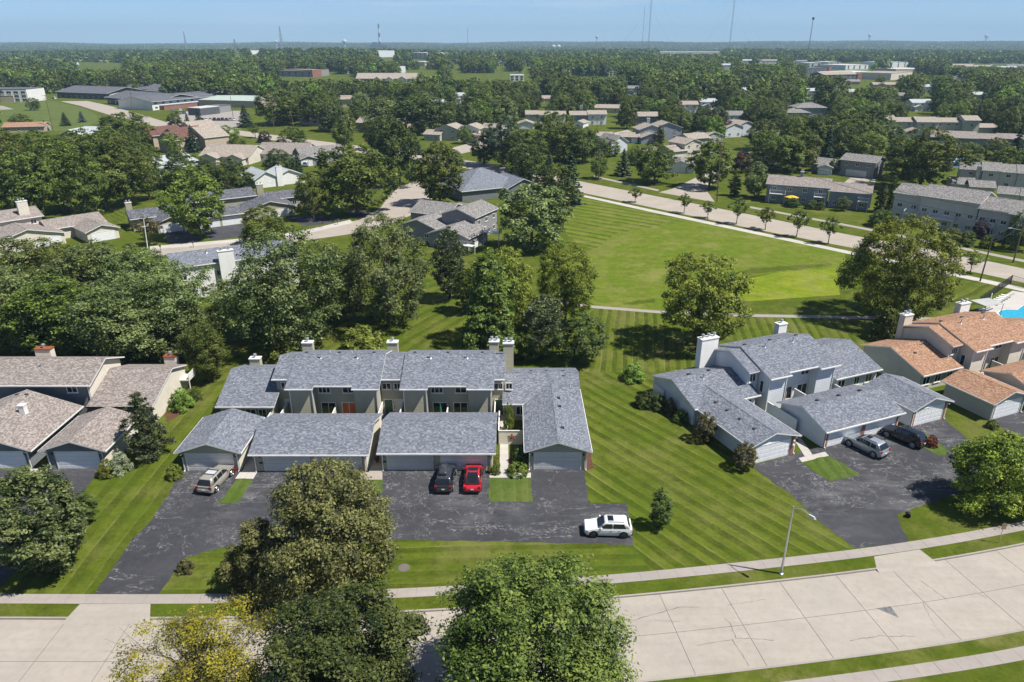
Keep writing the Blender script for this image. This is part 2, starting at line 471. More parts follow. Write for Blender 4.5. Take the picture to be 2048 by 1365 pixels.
# ------------------------------------------------------------------ ground, street, drives
rnd = random.Random(7)
KX = np.array([-400, -90, -60, -40.7, -28.7, -19, -9.2, -4.8, 7, 15.7, 29.7, 37.2, 46.7, 60, 75, 90, 400])
KY = np.array([41.0, 43.4, 43.45, 43.42, 43.36, 43.49, 44.06, 44.33, 45.52, 46.62, 48.72, 50.13, 52.39, 56.0, 60.8, 66, 180])
_xs = np.arange(-120, 120.01, 0.5)
_ys = np.convolve(np.interp(np.arange(-126, 126.01, 0.5), KX, KY), np.ones(25) / 25, 'valid')
def kerb_y(x): return float(np.interp(x, _xs, _ys)) if abs(x) < 120 else float(np.interp(x, KX, KY))
KP = [(x, kerb_y(x)) for x in np.arange(-75, 85.01, 1.0)]
KS = [0.0]
for i in range(1, len(KP)): KS.append(KS[-1] + math.dist(KP[i - 1], KP[i]))
def kerb_at(s, off):
    x = float(np.interp(s, KS, [p[0] for p in KP])); y = float(np.interp(s, KS, [p[1] for p in KP]))
    x2 = float(np.interp(s + 0.6, KS, [p[0] for p in KP])); y2 = float(np.interp(s + 0.6, KS, [p[1] for p in KP]))
    x1 = float(np.interp(s - 0.6, KS, [p[0] for p in KP])); y1 = float(np.interp(s - 0.6, KS, [p[1] for p in KP]))
    l = math.hypot(x2 - x1, y2 - y1) or 1
    return x - (y2 - y1) / l * off, y + (x2 - x1) / l * off
def kstrip(s0, s1, o0, o1, n=4):
    a = [kerb_at(s0 + (s1 - s0) * i / n, o0) for i in range(n + 1)]
    b = [kerb_at(s0 + (s1 - s0) * i / n, o1) for i in range(n + 1)]
    return a + b[::-1]
def structure(o, label, cat='ground'): return tag(o, label, cat, kind='structure')
def rough(poly, step=0.9, amp=0.06):
    out = []
    for i in range(len(poly)):
        a, b = poly[i], poly[(i + 1) % len(poly)]
        n = max(1, int(math.dist(a, b) / step))
        for k in range(n):
            t = k / n
            j = amp if k else amp * 0.4
            out.append((a[0] + (b[0] - a[0]) * t + rnd.uniform(-j, j), a[1] + (b[1] - a[1]) * t + rnd.uniform(-j, j)))
    return out
def sheet(name, pts, mat, z, label, cat='ground', px=True, t=0.05, amp=0.11, step=0.6, parent=None):
    poly = [P(*q) for q in pts] if px else list(pts)
    if amp: poly = rough(poly, step, amp)
    o = MB().prism(poly, z, t).build(name, mat, parent)
    if parent is None: structure(o, label, cat)
    return o

# terrain: level near the houses, gently rolling beyond
def terrain(x, y):
    d = math.hypot(x, y)
    if d < 620: return -0.13
    k = min(1, (d - 620) / 700)
    h = 5 * math.sin(x / 410 + 1.3) * math.sin(y / 530) * k
    h += 13 * math.exp(-((x + 430) / 330) ** 2 - ((y - 1650) / 420) ** 2)
    h += 9 * math.exp(-((x - 420) / 500) ** 2 - ((y - 2300) / 600) ** 2)
    f = min(1, max(0, (d - 4200) / 2600)); f = f * f * (3 - 2 * f)
    a = x / max(y, 1)
    h += f * (10 + 13 * min(1, max(-0.3, (a + 0.1) / 0.6)) + 4 * math.sin(a * 17) + 2.5 * math.sin(a * 41 + 1))
    h -= 9 * k * min(1, max(0, (d - 2400) / 700)) * (1 - f)
    return h - 0.13
mb = MB()
ds = [0, 25, 60, 120, 250, 420, 600, 700, 820, 960, 1100, 1280, 1480, 1700, 1950, 2250, 2600, 3000, 3500, 4100, 4600, 5100, 5700, 6300, 7000, 7800, 9000, 12000, 16000]
az = [R(a) for a in np.arange(-180, 180.1, 3.0)]
idx = {}
for i, d in enumerate(ds):
    for j, a in enumerate(az[:-1]):
        x, y = d * math.sin(a), d * math.cos(a)
        idx[i, j] = len(mb.v); mb.v.append((x, y, terrain(x, y) if d < 9500 else -20))
nj = len(az) - 1
for i in range(len(ds) - 1):
    for j in range(nj):
        q = (idx[i, j], idx[i, (j + 1) % nj], idx[i + 1, (j + 1) % nj], idx[i + 1, j])
        if i == 0: q = (idx[0, 0], idx[1, (j + 1) % nj], idx[1, j])[::-1] if False else (idx[0, j], idx[1, (j + 1) % nj], idx[1, j])
        mb.f.append(q[::-1]); mb.m.append(0)
M['grass_far'] = m_grass('meadow_grass', stripe=0, dry=0.35)
structure(mb.build('terrain', M['grass_far']), 'green rolling land reaching to the horizon', 'terrain')
M['grass'] = m_grass('lawn_grass', stripe=0, dry=0.3)
mb = MB()
xs = list(np.arange(-340, -90, 12.5)) + list(np.arange(-90, 90, 2.0)) + list(np.arange(90, 341, 12.5))
for a, b in zip(xs[:-1], xs[1:]):
    if max(kerb_y(a), kerb_y(b)) > 400: continue
    mb.face([(a, kerb_y(a), 0), (b, kerb_y(b), 0), (b, 430, 0), (a, 430, 0)])
structure(mb.build('lawn', M['grass']), 'green lawns between the townhouses north of the street', 'lawn')
mb = MB()
for a, b in zip(xs[:-1], xs[1:]):
    if abs(a) > 90: continue
    ka = kerb_at(float(np.interp(a, [p[0] for p in KP], KS)), -8.45); kb = kerb_at(float(np.interp(b, [p[0] for p in KP], KS)), -8.45)
    if kb[0] <= ka[0]: continue
    mb.face([(ka[0], -60, 0), (kb[0], -60, 0), (kb[0], kb[1], 0), (ka[0], ka[1], 0)])
M['grass_dry'] = m_grass('verge_grass', stripe=0, dry=0.75)
structure(mb.build('lawn', M['grass_dry']), 'worn grass on the near side of the street', 'lawn')

# street of concrete slabs with kerbs
SL = KS[-1]
st = MB().prism(kstrip(0, SL, 0.0, -8.3, 120), -0.124, 0.05).build('street', M['joint'])
structure(st, 'curving residential street of tan concrete slabs', 'street')
s = 2.2
while s < SL - 6:
    ln = rnd.choice((5.2, 5.4, 5.5))
    for o0, o1 in ((-0.02, -4.13), (-4.17, -8.28)):
        MB().prism(kstrip(s + 0.022, s + ln - 0.022, o0, o1, 3), -0.11, 0.012).build('concrete_slab', M['concrete'], st)
    s += ln
for o0, o1 in ((0.0, 0.17), (-8.3, -8.47)):
    s = 0.0
    while s < SL - 3.2:
        MB().prism(kstrip(s + 0.006, s + 3.0 - 0.006, o0, o1, 2), 0.014, 0.15).build('kerb', M['walk'], st)
        s += 3.0
def crack(px, w=0.03, z=-0.106):
    p = [P(*q) for q in px]
    q = []
    for a, b in zip(p[:-1], p[1:]):
        n = max(2, int(math.dist(a, b) / 0.35))
        q += [(a[0] + (b[0] - a[0]) * k / n + rnd.uniform(-.06, .06), a[1] + (b[1] - a[1]) * k / n + rnd.uniform(-.06, .06)) for k in range(n)]
    q.append(p[-1])
    mb = MB()
    for a, b in zip(q[:-1], q[1:]):
        l = math.dist(a, b) or 1
        nx, ny = -(b[1] - a[1]) / l * w, (b[0] - a[0]) / l * w
        k = rnd.uniform(.35, 1.1)
        mb.face([(a[0] - nx * k, a[1] - ny * k, z), (b[0] - nx * k, b[1] - ny * k, z), (b[0] + nx * k, b[1] + ny * k, z), (a[0] + nx * k, a[1] + ny * k, z)])
    mb.build('crack', M['joint'], st)
crack([(1448, 1236), (1462, 1245), (1472, 1275), (1500, 1275), (1548, 1279)]); crack([(1465, 1278), (1498, 1330)])
crack([(1843, 1160), (1868, 1178), (1893, 1197)]); crack([(1846, 1204), (1870, 1250), (1892, 1276)], 0.022)
crack([(1700, 1279), (1760, 1270), (1830, 1271)]); crack([(1235, 1240), (1270, 1238), (1310, 1226), (1360, 1213), (1400, 1213)])
crack([(1310, 1240), (1360, 1241)], 0.02); crack([(814, 1243), (835, 1245), (870, 1243), (876, 1256)])
crack([(1960, 1187), (1974, 1194)]); crack([(1395, 1290), (1440, 1281), (1465, 1278)], .02); crack([(1530,1196),(1500,1203),(1450,1210)],.015)
MB().prism([P(*q, -.1) for q in ((1753, 1217), (1781, 1213), (1798, 1236))], -0.103, .01).build('patch', m_plain('street_patch_grey', (.16, .16, .165), .9, .1, var=.4, scale=5), st)
MB().prism([P(*q, -.1) for q in ((1712, 1147), (1760, 1145), (1772, 1212), (1654, 1231), (1585, 1242), (1478, 1246),(1475,1182))], -0.1075, .002).build('patch', m_concrete('fresh_grey_slab', (0.42, 0.41, 0.385), 0.0, 0.0), st) if False else None

# sidewalks
def sidewalk(o0, o1, label, s0=0.0, s1=SL):
    w = MB().prism(kstrip(s0, s1, o0, o1, 120), 0.006, 0.04).build('sidewalk', M['joint'])
    structure(w, label, 'sidewalk')
    s = s0
    while s < s1 - 1.7:
        dz = rnd.uniform(0, .006)
        MB().prism(kstrip(s + 0.008, s + 1.6 - 0.008, o0, o1, 1), 0.016 + dz, 0.03).build('sidewalk_slab', M['walk'], w)
        s += 1.6
sidewalk(1.6, 2.68, 'concrete sidewalk along the far side of the street')
sidewalk(-9.75, -10.85, 'concrete sidewalk along the near side of the street', 60, SL)
def apron(pts, label):
    q = [P(*a) for a in pts]      # upper left, upper right, lower right, lower left
    o = MB().prism(q, 0.022, 0.06)
    a, b = q[3], q[2]
    l = math.dist(a, b); nx, ny = (b[1] - a[1]) / l * 0.42, -(b[0] - a[0]) / l * 0.42
    n = len(o.v)
    o.face([(a[0], a[1], .0215), (b[0], b[1], .0215), (b[0] + nx, b[1] + ny, -.106), (a[0] + nx, a[1] + ny, -.106)][::-1])
    structure(o.build('driveway_apron', M['concrete']), label, 'driveway')
apron([(160, 1209), (301, 1208.5), (300, 1239), (132, 1238.5)], 'concrete apron of the long asphalt drive meeting the street')
apron([(1748, 1114), (1839, 1099.5), (1869, 1122.5), (1753, 1138.5)], 'cracked concrete apron by the drive beside the street lamp')

# mown lawns
PI = math.pi
LZ = [.003]
def lawn(pts, label, d0, d1, period, stripe=0.7, dry=0.2, z=None, tone=1.0, **k):
    if z is None: LZ[0] += .0008; z = LZ[0]
    nm = 'mown_%d' % len(bpy.data.materials)
    a = ang(P(*d0), P(*d1))
    sheet('mown_lawn', pts, m_grass(nm, angle=a, period=period, stripe=stripe, dry=dry, tone=tone, **k), z, label, 'lawn', amp=0.0)
lawn([(0, 1186), (186, 1190), (297, 1048), (365, 948), (440, 830), (500, 735), (470, 720), (400, 780), (330, 860), (250, 950), (196, 958), (130, 1050), (60, 1110), (0, 1150)],
     'striped lawn strip between the brown and grey townhouses', (150, 1180), (400, 860), 2.1, 0.75, 0.35)
lawn([(319, 1188), (345, 1150), (380, 1112), (450, 1090), (790, 1080), (1266, 1090), (1300, 1141), (1166, 1154), (880, 1173), (653, 1184)],
     'front lawn with level mowing stripes along the sidewalk', (800, 1130), (1200, 1120), 1.55, 0.65, 0.3)
lawn([(1300, 1141), (1266, 1090), (1253, 1005), (1176, 1005), (1166, 940), (1170, 745), (1300, 745), (1420, 850), (1470, 930), (1505, 935), (1710, 1096), (1400, 1133)],
     'wide lawn of slanting mowing stripes between two drives', (1180, 800), (1700, 1080), 1.7, 1.0, 0.22)
lawn([(430, 770), (500, 640), (860, 560), (1190, 616), (1190, 735), (1040, 720)], 'shaded back lawn under the big maples', (700, 715), (880, 615), 2.3, 0.8, 0.2)
lawn([(1170, 745), (1190, 616), (1310, 627), (1900, 640), (1780, 690), (1560, 690), (1400, 740), (1300, 745)], 'back lawn with pale wheel marks below the footpath', (1215, 740), (1225, 640), 1.5, 1.15, 0.5)
lawn([(1125, 402), (1162, 396), (1390, 440), (1230, 468), (1190, 500), (1120, 480), (1090, 490), (1110, 430)], 'corner of the open field with bold diagonal mowing stripes', (1160, 427), (1300, 449), 3.4, 1.2, 0.35, tone=1.3)
lawn([(1390, 440), (1690, 503), (1690, 540), (1500, 552), (1478, 600), (1310, 622), (1190, 612), (1090, 520), (1190, 500), (1230, 468)], 'open playing field of short olive grass', (1100, 520), (1500, 520), 4.0, 0.1, 0.6, tone=1.5, mott=.4)
lawn([(1478, 562), (1560, 545), (1672, 536), (1680, 590), (1475, 605)], 'bright uncut grass hollow beside the field', (1500, 600), (1650, 560), 5.0, 0.2, 0.6, z=0.0125, tone=1.5, mott=.5, a=(0.06, 0.085, 0.004), b=(0.15, 0.18, 0.012))
lawn([(1690, 503), (2010, 572), (1960, 640), (1690, 640)], 'striped lawn beside the swimming pool fence', (1800, 640), (1960, 560), 2.4, 0.8, 0.1)
lawn([(205, 425), (265, 415), (275, 470), (350, 492), (300, 490), (235, 450)], 'small striped lawn between brown and grey houses', (215, 430), (330, 490), 1.5, 0.9, 0.1)

# asphalt drives
sheet('driveway', [(187, 1190), (319, 1188), (345, 1150), (375, 1114), (440, 1096), (560, 1083), (790, 1081), (1000, 1083), (1266, 1091), (1253, 1007), (1178, 1007), (1169, 941), (1169, 939),
                   (365, 939), (330, 1000), (297, 1048), (265, 1078), (240, 1118)], M['asphalt'], 0.010, 'worn asphalt drive in front of the grey-green townhouses', 'driveway')
sheet('driveway', [(1501, 933), (1583, 990), (1640, 1045), (1711, 1098), (1817, 1085), (1800, 1045), (1794, 1029), (1860, 1006), (1925, 985), (1958, 940), (1948, 890), (1885, 836), (1830, 848), (1790, 856), (1640, 893), (1570, 913)],
      M['asphalt'], 0.010, 'cracked asphalt drive of the pale blue townhouses', 'driveway')
sheet('driveway', [(92, 940), (197, 938), (168, 985), (140, 1010), (60, 1120), (0, 1172), (-90, 1185), (-60, 1060), (30, 1010)], M['asphalt2'], 0.010, 'asphalt drive beside the brown-roofed garages', 'driveway')
sheet('driveway', [(-130, 941), (58, 940), (10, 1000), (-60, 1060)], M['asphalt2'], 0.010, 'asphalt drive cut off by the photo edge', 'driveway')
sheet('driveway', [(1983, 840), (2048, 822), (2140, 850), (2140, 940), (2048, 890)], M['asphalt'], 0.010, 'asphalt drive before the orange-roofed garage', 'driveway')
sheet('driveway', [(326, 468), (372, 461), (405, 481), (350, 493), (340, 487)], M['asphalt2'], 0.010, 'short dark drive by the small reddish tree', 'driveway')
sheet('driveway', [(396, 459), (486, 446), (500, 472), (424, 481)], M['asphalt2'], 0.010, 'dark drive below two white garage doors', 'driveway')
sheet('driveway', [(570, 435), (620, 428), (690, 440), (655, 448), (610, 453)], M['asphalt2'], 0.010, 'dark drive beside the curving tan road', 'driveway')
sheet('driveway', [(690, 425), (720, 420), (760, 432), (720, 440)], M['asphalt2'], 0.010, 'small dark drive under the big round tree', 'driveway')
sheet('driveway', [(1680, 372), (1700, 356), (1745, 358), (1725, 372)], M['road_tan'], 0.010, 'tan concrete drive of the long brown house', 'driveway')
ISL = m_grass('island_grass', (0.042, 0.072, 0.012), (0.095, 0.135, 0.03), angle=PI / 2, period=1.3, stripe=0.5, dry=0.05)
sheet('grass_island', [(476, 958), (506, 958), (494, 980), (482, 998), (470, 1006), (436, 1008)], ISL, 0.03, 'narrow grass strip beside the beige car', 'lawn', step=.5)
sheet('grass_island', [(720, 962), (765, 960), (765, 985), (735, 1000)], ISL, 0.03, 'grass patch behind the olive tree at the garages', 'lawn', step=.5)
sheet('grass_island', [(979, 957), (1062, 957), (1064, 1005), (983, 1005), (977, 998)], ISL, 0.03, 'square of grass between red car and gable garage', 'lawn', step=.5)
sheet('grass_island', [(1604, 925), (1657, 912), (1690, 930), (1718, 950), (1661, 964), (1630, 945)], ISL, 0.03, 'square of grass left of the silver car', 'lawn', step=.5)
sheet('grass_island', [(1834, 873), (1851, 867), (1900, 905), (1892, 911), (1876, 912), (1848, 896)], ISL, 0.03, 'pointed grass island with the red bush', 'lawn', step=.5)
# garden walks, slab by slab
def walk(pts, label, n=3, mat='walk_new', z=0.02):
    q = [P(*a) for a in pts]          # two long sides: a->b and d->c
    base = MB().prism(q, z - .006, .05).build('garden_walk', M['joint'])
    structure(base, label, 'path')
    L = lambda a, b, t: (a[0] + (b[0] - a[0]) * t, a[1] + (b[1] - a[1]) * t)
    for k in range(n):
        t0, t1 = k / n + .012 / n, (k + 1) / n - .012 / n
        MB().prism([L(q[0], q[1], t0), L(q[0], q[1], t1), L(q[3], q[2], t1), L(q[3], q[2], t0)], z, .04).build('walk_slab', M[mat], base)
walk([(481, 943), (516, 943), (507, 958), (470, 958)], 'pale walk between the first and second garage', 2)
walk([(484, 943), (514, 943), (540, 870), (520, 870)], 'shaded passage between the first two garages', 5)
walk([(716, 945), (765, 945), (765, 960), (714, 960)], 'tan walk between the two double garages', 3, 'road_tan')
walk([(738, 945), (764, 945), (772, 830), (752, 830)][::1], 'narrow tan passage between the double garages', 6, 'road_tan')
walk([(979, 946), (1062, 946), (1062, 956), (979, 956)], 'white walk above the square of grass', 5)
walk([(999, 946), (1017, 946), (1016, 800), (1001, 800)], 'white walk leading past the star fence', 9)
walk([(1597, 917), (1650, 904), (1658, 912), (1604, 925)], 'pale walk left of the silver car', 4)
walk([(1610, 914), (1625, 910), (1590, 860), (1578, 864)], 'passage walk beside the pale blue garage', 5)
walk([(58, 948), (98, 940), (106, 937), (60, 937)], 'small pale walk between brown-roofed garages', 2)
walk([(1796, 856), (1818, 852), (1840, 872), (1830, 874)], 'thin walk behind the black car', 3)
sheet('planting_bed', [(985, 905), (998, 905), (996, 946), (985, 946)], M['mulch'], 0.012, 'mulch bed of yellow flowers beside the garage', 'garden bed')
sheet('planting_bed', [(1019, 905), (1062, 905), (1062, 946), (1015, 946)], M['mulch'], 0.012, 'mulch bed of dark shrubs behind clipped hedges', 'garden bed')
sheet('planting_bed', [(325, 815), (345, 800), (385, 815), (335, 845)], M['mulch'], 0.012, 'bare mulch at the corner of the cream gable', 'garden bed')
sheet('planting_bed', [(1172, 900), (1182, 898), (1186, 938), (1172, 942)], M['mulch'], 0.012, 'small mulch bed at the gable garage corner', 'garden bed')
# footpath across the back lawn
pth = [(1120, 606), (1190, 614.5), (1310, 624), (1420, 629), (1500, 631.5), (1640, 634), (1900, 639), (1980, 641)]
q = [P(*a) for a in pth]
o = MB().prism([(x, y + .65) for x, y in q] + [(x, y - .65) for x, y in q][::-1], .016, .05).build('footpath', M['walk'])
structure(o, 'thin concrete footpath crossing behind the townhouses', 'path')
for pts, lb in (([(1112, 470), (1125, 463), (1150, 482), (1138, 488)], 'bare dry patch in the grass below the willow'),
                ([(1475, 545), (1500, 537), (1660, 527), (1665, 532), (1510, 548), (1478, 560)], 'worn dry line across the field edge'),
                ([(1475, 608), (1560, 600), (1690, 592), (1690, 596), (1560, 606), (1480, 613)], 'worn track below the bright grass'),
                ([(1240, 606), (1310, 598), (1310, 606), (1250, 611)], 'dry patch above the footpath')):
    sheet('dry_patch', pts, M['grass_dry'], .010, lb, 'lawn', amp=.3)
# wide road across the right, with kerb walks
def band(name, far, near, mat, z, label, cat='road', t=.06):
    a, b = [P(*q) for q in far], [P(*q) for q in near]
    o = MB().prism(a + b[::-1], z, t).build(name, mat)
    return structure(o, label, cat)
rd = band('road', [(430, 255), (620, 280), (860, 310), (1010, 333), (1170, 365), (1500, 429.6), (1687, 468), (1901, 507), (2048, 538), (2300, 592)],
     [(430, 264), (620, 292), (860, 325), (1010, 350), (1165, 386), (1500, 457), (1698, 495), (1917, 538), (2048, 566), (2300, 622)], M['road_tan'], .012, 'wide tan concrete road behind the open field')
M['yellow_line'] = m_plain('yellow_line_paint', (0.5, 0.36, 0.10), 0.8)
c0 = [P(*q) for q in ((1180, 377), (1500, 443), (1692, 481), (1909, 522), (2048, 551))]
for a, b in zip(c0[:-1], c0[1:]):
    n = int(math.dist(a, b) / 3.05)
    for k in range(n):
        t0, t1 = k / n, k / n + .55 / n
        p0 = (a[0] + (b[0] - a[0]) * t0, a[1] + (b[1] - a[1]) * t0); p1 = (a[0] + (b[0] - a[0]) * t1, a[1] + (b[1] - a[1]) * t1)
        l = math.dist(p0, p1); nx, ny = -(p1[1] - p0[1]) / l * .07, (p1[0] - p0[0]) / l * .07
        MB().face([(p0[0] - nx, p0[1] - ny, .017), (p1[0] - nx, p1[1] - ny, .017), (p1[0] + nx, p1[1] + ny, .017), (p0[0] + nx, p0[1] + ny, .017)]).build('lane_dash', M['yellow_line'], rd)
band('sidewalk', [(1165, 390), (1300, 419), (1500, 461), (1700, 503), (1900, 544), (2048, 576), (2300, 632)], [(1165, 394), (1300, 424), (1500, 466.5), (1700, 509), (1900, 551), (2048, 584), (2300, 642)], M['walk_new'], .014, 'pale sidewalk between open field and street trees', 'sidewalk')
band('sidewalk', [(1500, 413), (1709, 452), (1901, 490), (2048, 520), (2300, 570)], [(1500, 416.5), (1709, 456), (1901, 494.5), (2048, 525), (2300, 576)], M['walk'], .014, 'sidewalk in front of the grey townhouses across the road', 'sidewalk')
band('sidewalk', [(1188, 352), (1250, 365), (1318, 380)], [(1186, 354.5), (1248, 368), (1316, 383)], M['walk'], .014, 'short sidewalk left of the road junction', 'sidewalk')
sheet('road', [(1318, 385), (1345, 378), (1400, 352), (1440, 330), (1462, 333), (1430, 362), (1412, 380), (1430, 405)], M['road_tan'], .009, 'side road joining the wide road by the utility pole', 'road', amp=0)
band('road', [(300, 493), (480, 478), (620, 462), (720, 440), (762, 415), (778, 392), (800, 372), (840, 362)], [(305, 513), (480, 498), (620, 480), (705, 468), (790, 445), (835, 425), (862, 402), (870, 385)], M['road_tan'], .012, 'tan concrete road curving between the houses')
band('sidewalk', [(300, 494), (440, 482), (500, 476), (615, 460), (700, 440)], [(300, 500), (440, 488), (500, 481), (620, 466), (706, 446)], M['walk_new'], .018, 'white sidewalk edging the curving tan road', 'sidewalk')
band('road', [(905, 296), (935, 288), (975, 284)], [(908, 312), (950, 301), (985, 292)], M['road_tan'], .012, 'stub of tan road below the white townhouses')
band('road', [(45, 189), (130, 193), (215, 211), (270, 226), (330, 244), (430, 255)], [(40, 195), (95, 197), (160, 212), (230, 234), (300, 251), (425, 272)], M['road_tan'], .012, 'distant tan road running beside the dark storage rows')
sheet('road', [(1275, 297), (1330, 290), (1345, 297), (1290, 305)], M['road_tan'], .012, 'tan drive by the blue garage', 'road', amp=0)
sheet('road', [(1210, 270), (1255, 260), (1265, 265), (1225, 277)], M['road_tan'], .012, 'tan drive between far garages', 'road', amp=0)
sheet('parking_lot', [(330, 246), (375, 222), (490, 222), (505, 254), (430, 263)], M['walk'], .016, 'pale car park before the green-roofed sheds', 'car park', amp=0)
sheet('playing_field', [(0, 200), (60, 205), (110, 203), (165, 216), (205, 236), (160, 262), (0, 262)], m_grass('park_grass', (0.06, 0.09, 0.018), (0.12, 0.15, 0.045), stripe=0, dry=.2), .006, 'open green field before the white office block', 'field', amp=0)
sheet('car_park', [(-40, 212), (5, 212), (28, 219), (-40, 222)], M['walk'], .016, 'grey paved corner on the far field', 'car park', amp=0)
# ------------------------------------------------------------------ building parts
_mc = {}
def cached(key, fn):
    if key not in _mc: _mc[key] = fn()
    return _mc[key]
def window(par, x, y, z, w, h, panes=2, rz=0.0, frame='trim', glass='glass', name='window'):
    """faces local -y when rz = 0; (x,y,z) lower left corner of the frame"""
    w, h = round(w, 2), round(h, 2)
    def fm():
        b, t = 0.09, 0.07
        m = MB().box(0, w, -t, .02, 0, b).box(0, w, -t, .02, h - b, h).box(0, b, -t, .02, b, h - b).box(w - b, w, -t, .02, b, h - b)
        for k in range(1, panes):
            c = w * k / panes
            m.box(c - .035, c + .035, -t + .015, .02, b, h - b)
        m.box(-.06, w + .06, -t - .05, .0, -.06, -.001)
        return m.mesh('window', M[frame])
    o = put(name, cached(('w', w, h, panes, frame), fm), par, (x, y, z), rz)
    pw = w / panes
    gm = cached(('p', round(pw, 3), h, glass), lambda: MB().box(.03, pw - .03, -.03, .01, .08, h - .08).mesh('pane', M[glass]))
    for k in range(panes): put('pane', gm, o, (pw * k, 0, 0))
    return o
def garage_door(par, x, y, w=4.88, h=2.1, mat='gdoor', rz=0.0, frame='trim'):
    w = round(w, 2)
    def fm():
        return MB().box(-.1, 0, -.05, .03, 0, h + .1).box(w, w + .1, -.05, .03, 0, h + .1).box(0, w, -.05, .03, h, h + .1).mesh('garage_door', M[frame])
    o = put('garage_door', cached(('gd', w, h, frame), fm), par, (x, y, 0), rz)
    ph = h / 4
    def pm():
        m = MB().box(.0, w, -.01, .03, .008, ph - .008)
        n = max(2, int(w / .6))
        for k in range(n):
            a = w * k / n
            m.box(a + .06, a + w / n - .06, -.02, -.0101, .08, ph - .08)
        return m.mesh('door_panel', M[mat])
    me = cached(('gp', w, h, mat), pm)
    for k in range(4): put('door_panel', me, o, (0, 0, ph * k))
    return o
def door(par, x, y, z=0, w=.95, h=2.05, mat='greendoor', rz=0.0, frame='trim'):
    fm = cached(('d', w, h, frame), lambda: MB().box(-.1, 0, -.06, .02, 0, h + .1).box(w, w + .1, -.06, .02, 0, h + .1).box(0, w, -.06, .02, h, h + .1).box(0, w, -.02, .02, 0, .02).mesh('door', M[frame]))
    o = put('door', fm, par, (x, y, z), rz)
    put('door_leaf', cached(('dl', w, h, mat), lambda: MB().box(0, w, -.02, .015, .02, h).box(.15, w - .15, -.035, -.021, 1.15, h - .2).box(.15, w - .15, -.035, -.021, .2, .95).mesh('door_leaf', M[mat])), o)
    put('handle', cached('dh', lambda: MB().tube((.84, -.035, 1), (.84, -.1, 1), .03, n=6).mesh('handle', M['metal'])), o)
    return o
def slope(mb, poly, zf, t=.16): return mb.prism(poly, zf, t, 0, 1)
def gable_x(mb, x0, x1, yf, yr, yb, ze, pitch=1 / 3, fronts=None, t=.16, pb=None):
    """ridge parallel to x; yf front eave edge (z=ze), yr ridge line, yb back eave; fronts: list of (xa, xb, y) with set-back eaves"""
    zr = ze + (yr - yf) * pitch
    pb = pb or pitch
    f = fronts or [(x0, x1, yf)]
    pts = []
    for a, b, y in f: pts += [(a, y), (b, y)]
    slope(mb, pts + [(x1, yr), (x0, yr)], lambda x, y: ze + (y - yf) * pitch, t)
    slope(mb, [(x0, yr), (x1, yr), (x1, yb), (x0, yb)], lambda x, y: zr - (y - yr) * pb, t)
    mb.prism([(x0 + .01, yr - .14), (x1 - .01, yr - .14), (x1 - .01, yr), (x0 + .01, yr)], lambda x, y: zr + .03 + (y - yr) * pitch, .028, 0, 0)
    mb.prism([(x0 + .01, yr), (x1 - .01, yr), (x1 - .01, yr + .14), (x0 + .01, yr + .14)], lambda x, y: zr + .03 - (y - yr) * pb, .028, 0, 0)
    return zr
def gable_y(mb, x0, x1, y0, y1, ze, pitch=1 / 3, xr=None, t=.16):
    xr = (x0 + x1) / 2 if xr is None else xr
    zr = ze + (xr - x0) * pitch
    p2 = (zr - ze) / (x1 - xr)
    slope(mb, [(x0, y0), (xr, y0), (xr, y1), (x0, y1)], lambda x, y: ze + (x - x0) * pitch, t)
    slope(mb, [(xr, y0), (x1, y0), (x1, y1), (xr, y1)], lambda x, y: zr - (x - xr) * p2, t)
    mb.prism([(xr - .14, y0 + .01), (xr, y0 + .01), (xr, y1 - .01), (xr - .14, y1 - .01)], lambda x, y: zr + .03 + (x - xr) * pitch, .028, 0, 0)
    mb.prism([(xr, y0 + .01), (xr + .14, y0 + .01), (xr + .14, y1 - .01), (xr, y1 - .01)], lambda x, y: zr + .03 - (x - xr) * p2, .028, 0, 0)
    return zr
def wall_x(mb, x0, x1, y0, y1, yr, zf, zr, zb, z0=-.2):
    """wall body under a ridge parallel to x (profile in y,z)"""
    pr = [(y0, z0), (y1, z0), (y1, zb), (yr, zr), (y0, zf)]
    mb.face([(x0, y, z) for y, z in pr][::-1]); mb.face([(x1, y, z) for y, z in pr])
    for i in range(5):
        a, b = pr[i], pr[(i + 1) % 5]
        mb.face([(x0, a[0], a[1]), (x0, b[0], b[1]), (x1, b[0], b[1]), (x1, a[0], a[1])][::1])
    return mb
def wall_y(mb, x0, x1, y0, y1, xr, ze, zr, z0=-.2):
    pr = [(x0, z0), (x1, z0), (x1, ze), (xr, zr), (x0, ze)]
    mb.face([(x, y0, z) for x, z in pr]); mb.face([(x, y1, z) for x, z in pr][::-1])
    for i in range(5):
        a, b = pr[i], pr[(i + 1) % 5]
        mb.face([(a[0], y0, a[1]), (a[0], y1, a[1]), (b[0], y1, b[1]), (b[0], y0, b[1])])
    return mb
def gutter(par, a, b, z, mat='trim', name='gutter'):
    mb = MB()
    if abs(a[0] - b[0]) > abs(a[1] - b[1]): mb.box(min(a[0], b[0]), max(a[0], b[0]), a[1] - .11, a[1] - .004, z - .15, z - .01)
    else: mb.box(a[0] - .055, a[0] + .055, min(a[1], b[1]), max(a[1], b[1]), z - .15, z - .01)
    return mb.build(name, M[mat], par)
def downspout(par, x, y, z, mat='trim'):
    return put('downspout', cached(('ds', round(z, 1), mat), lambda: MB().box(-.05, .05, -.04, .04, .12, z - .25).box(-.05, .05, -.22, -.041, .02, .14).box(-.05, .05, -.3, .04, z - .249, z - .12).mesh('downspout', M[mat])), par, (x, y, 0))
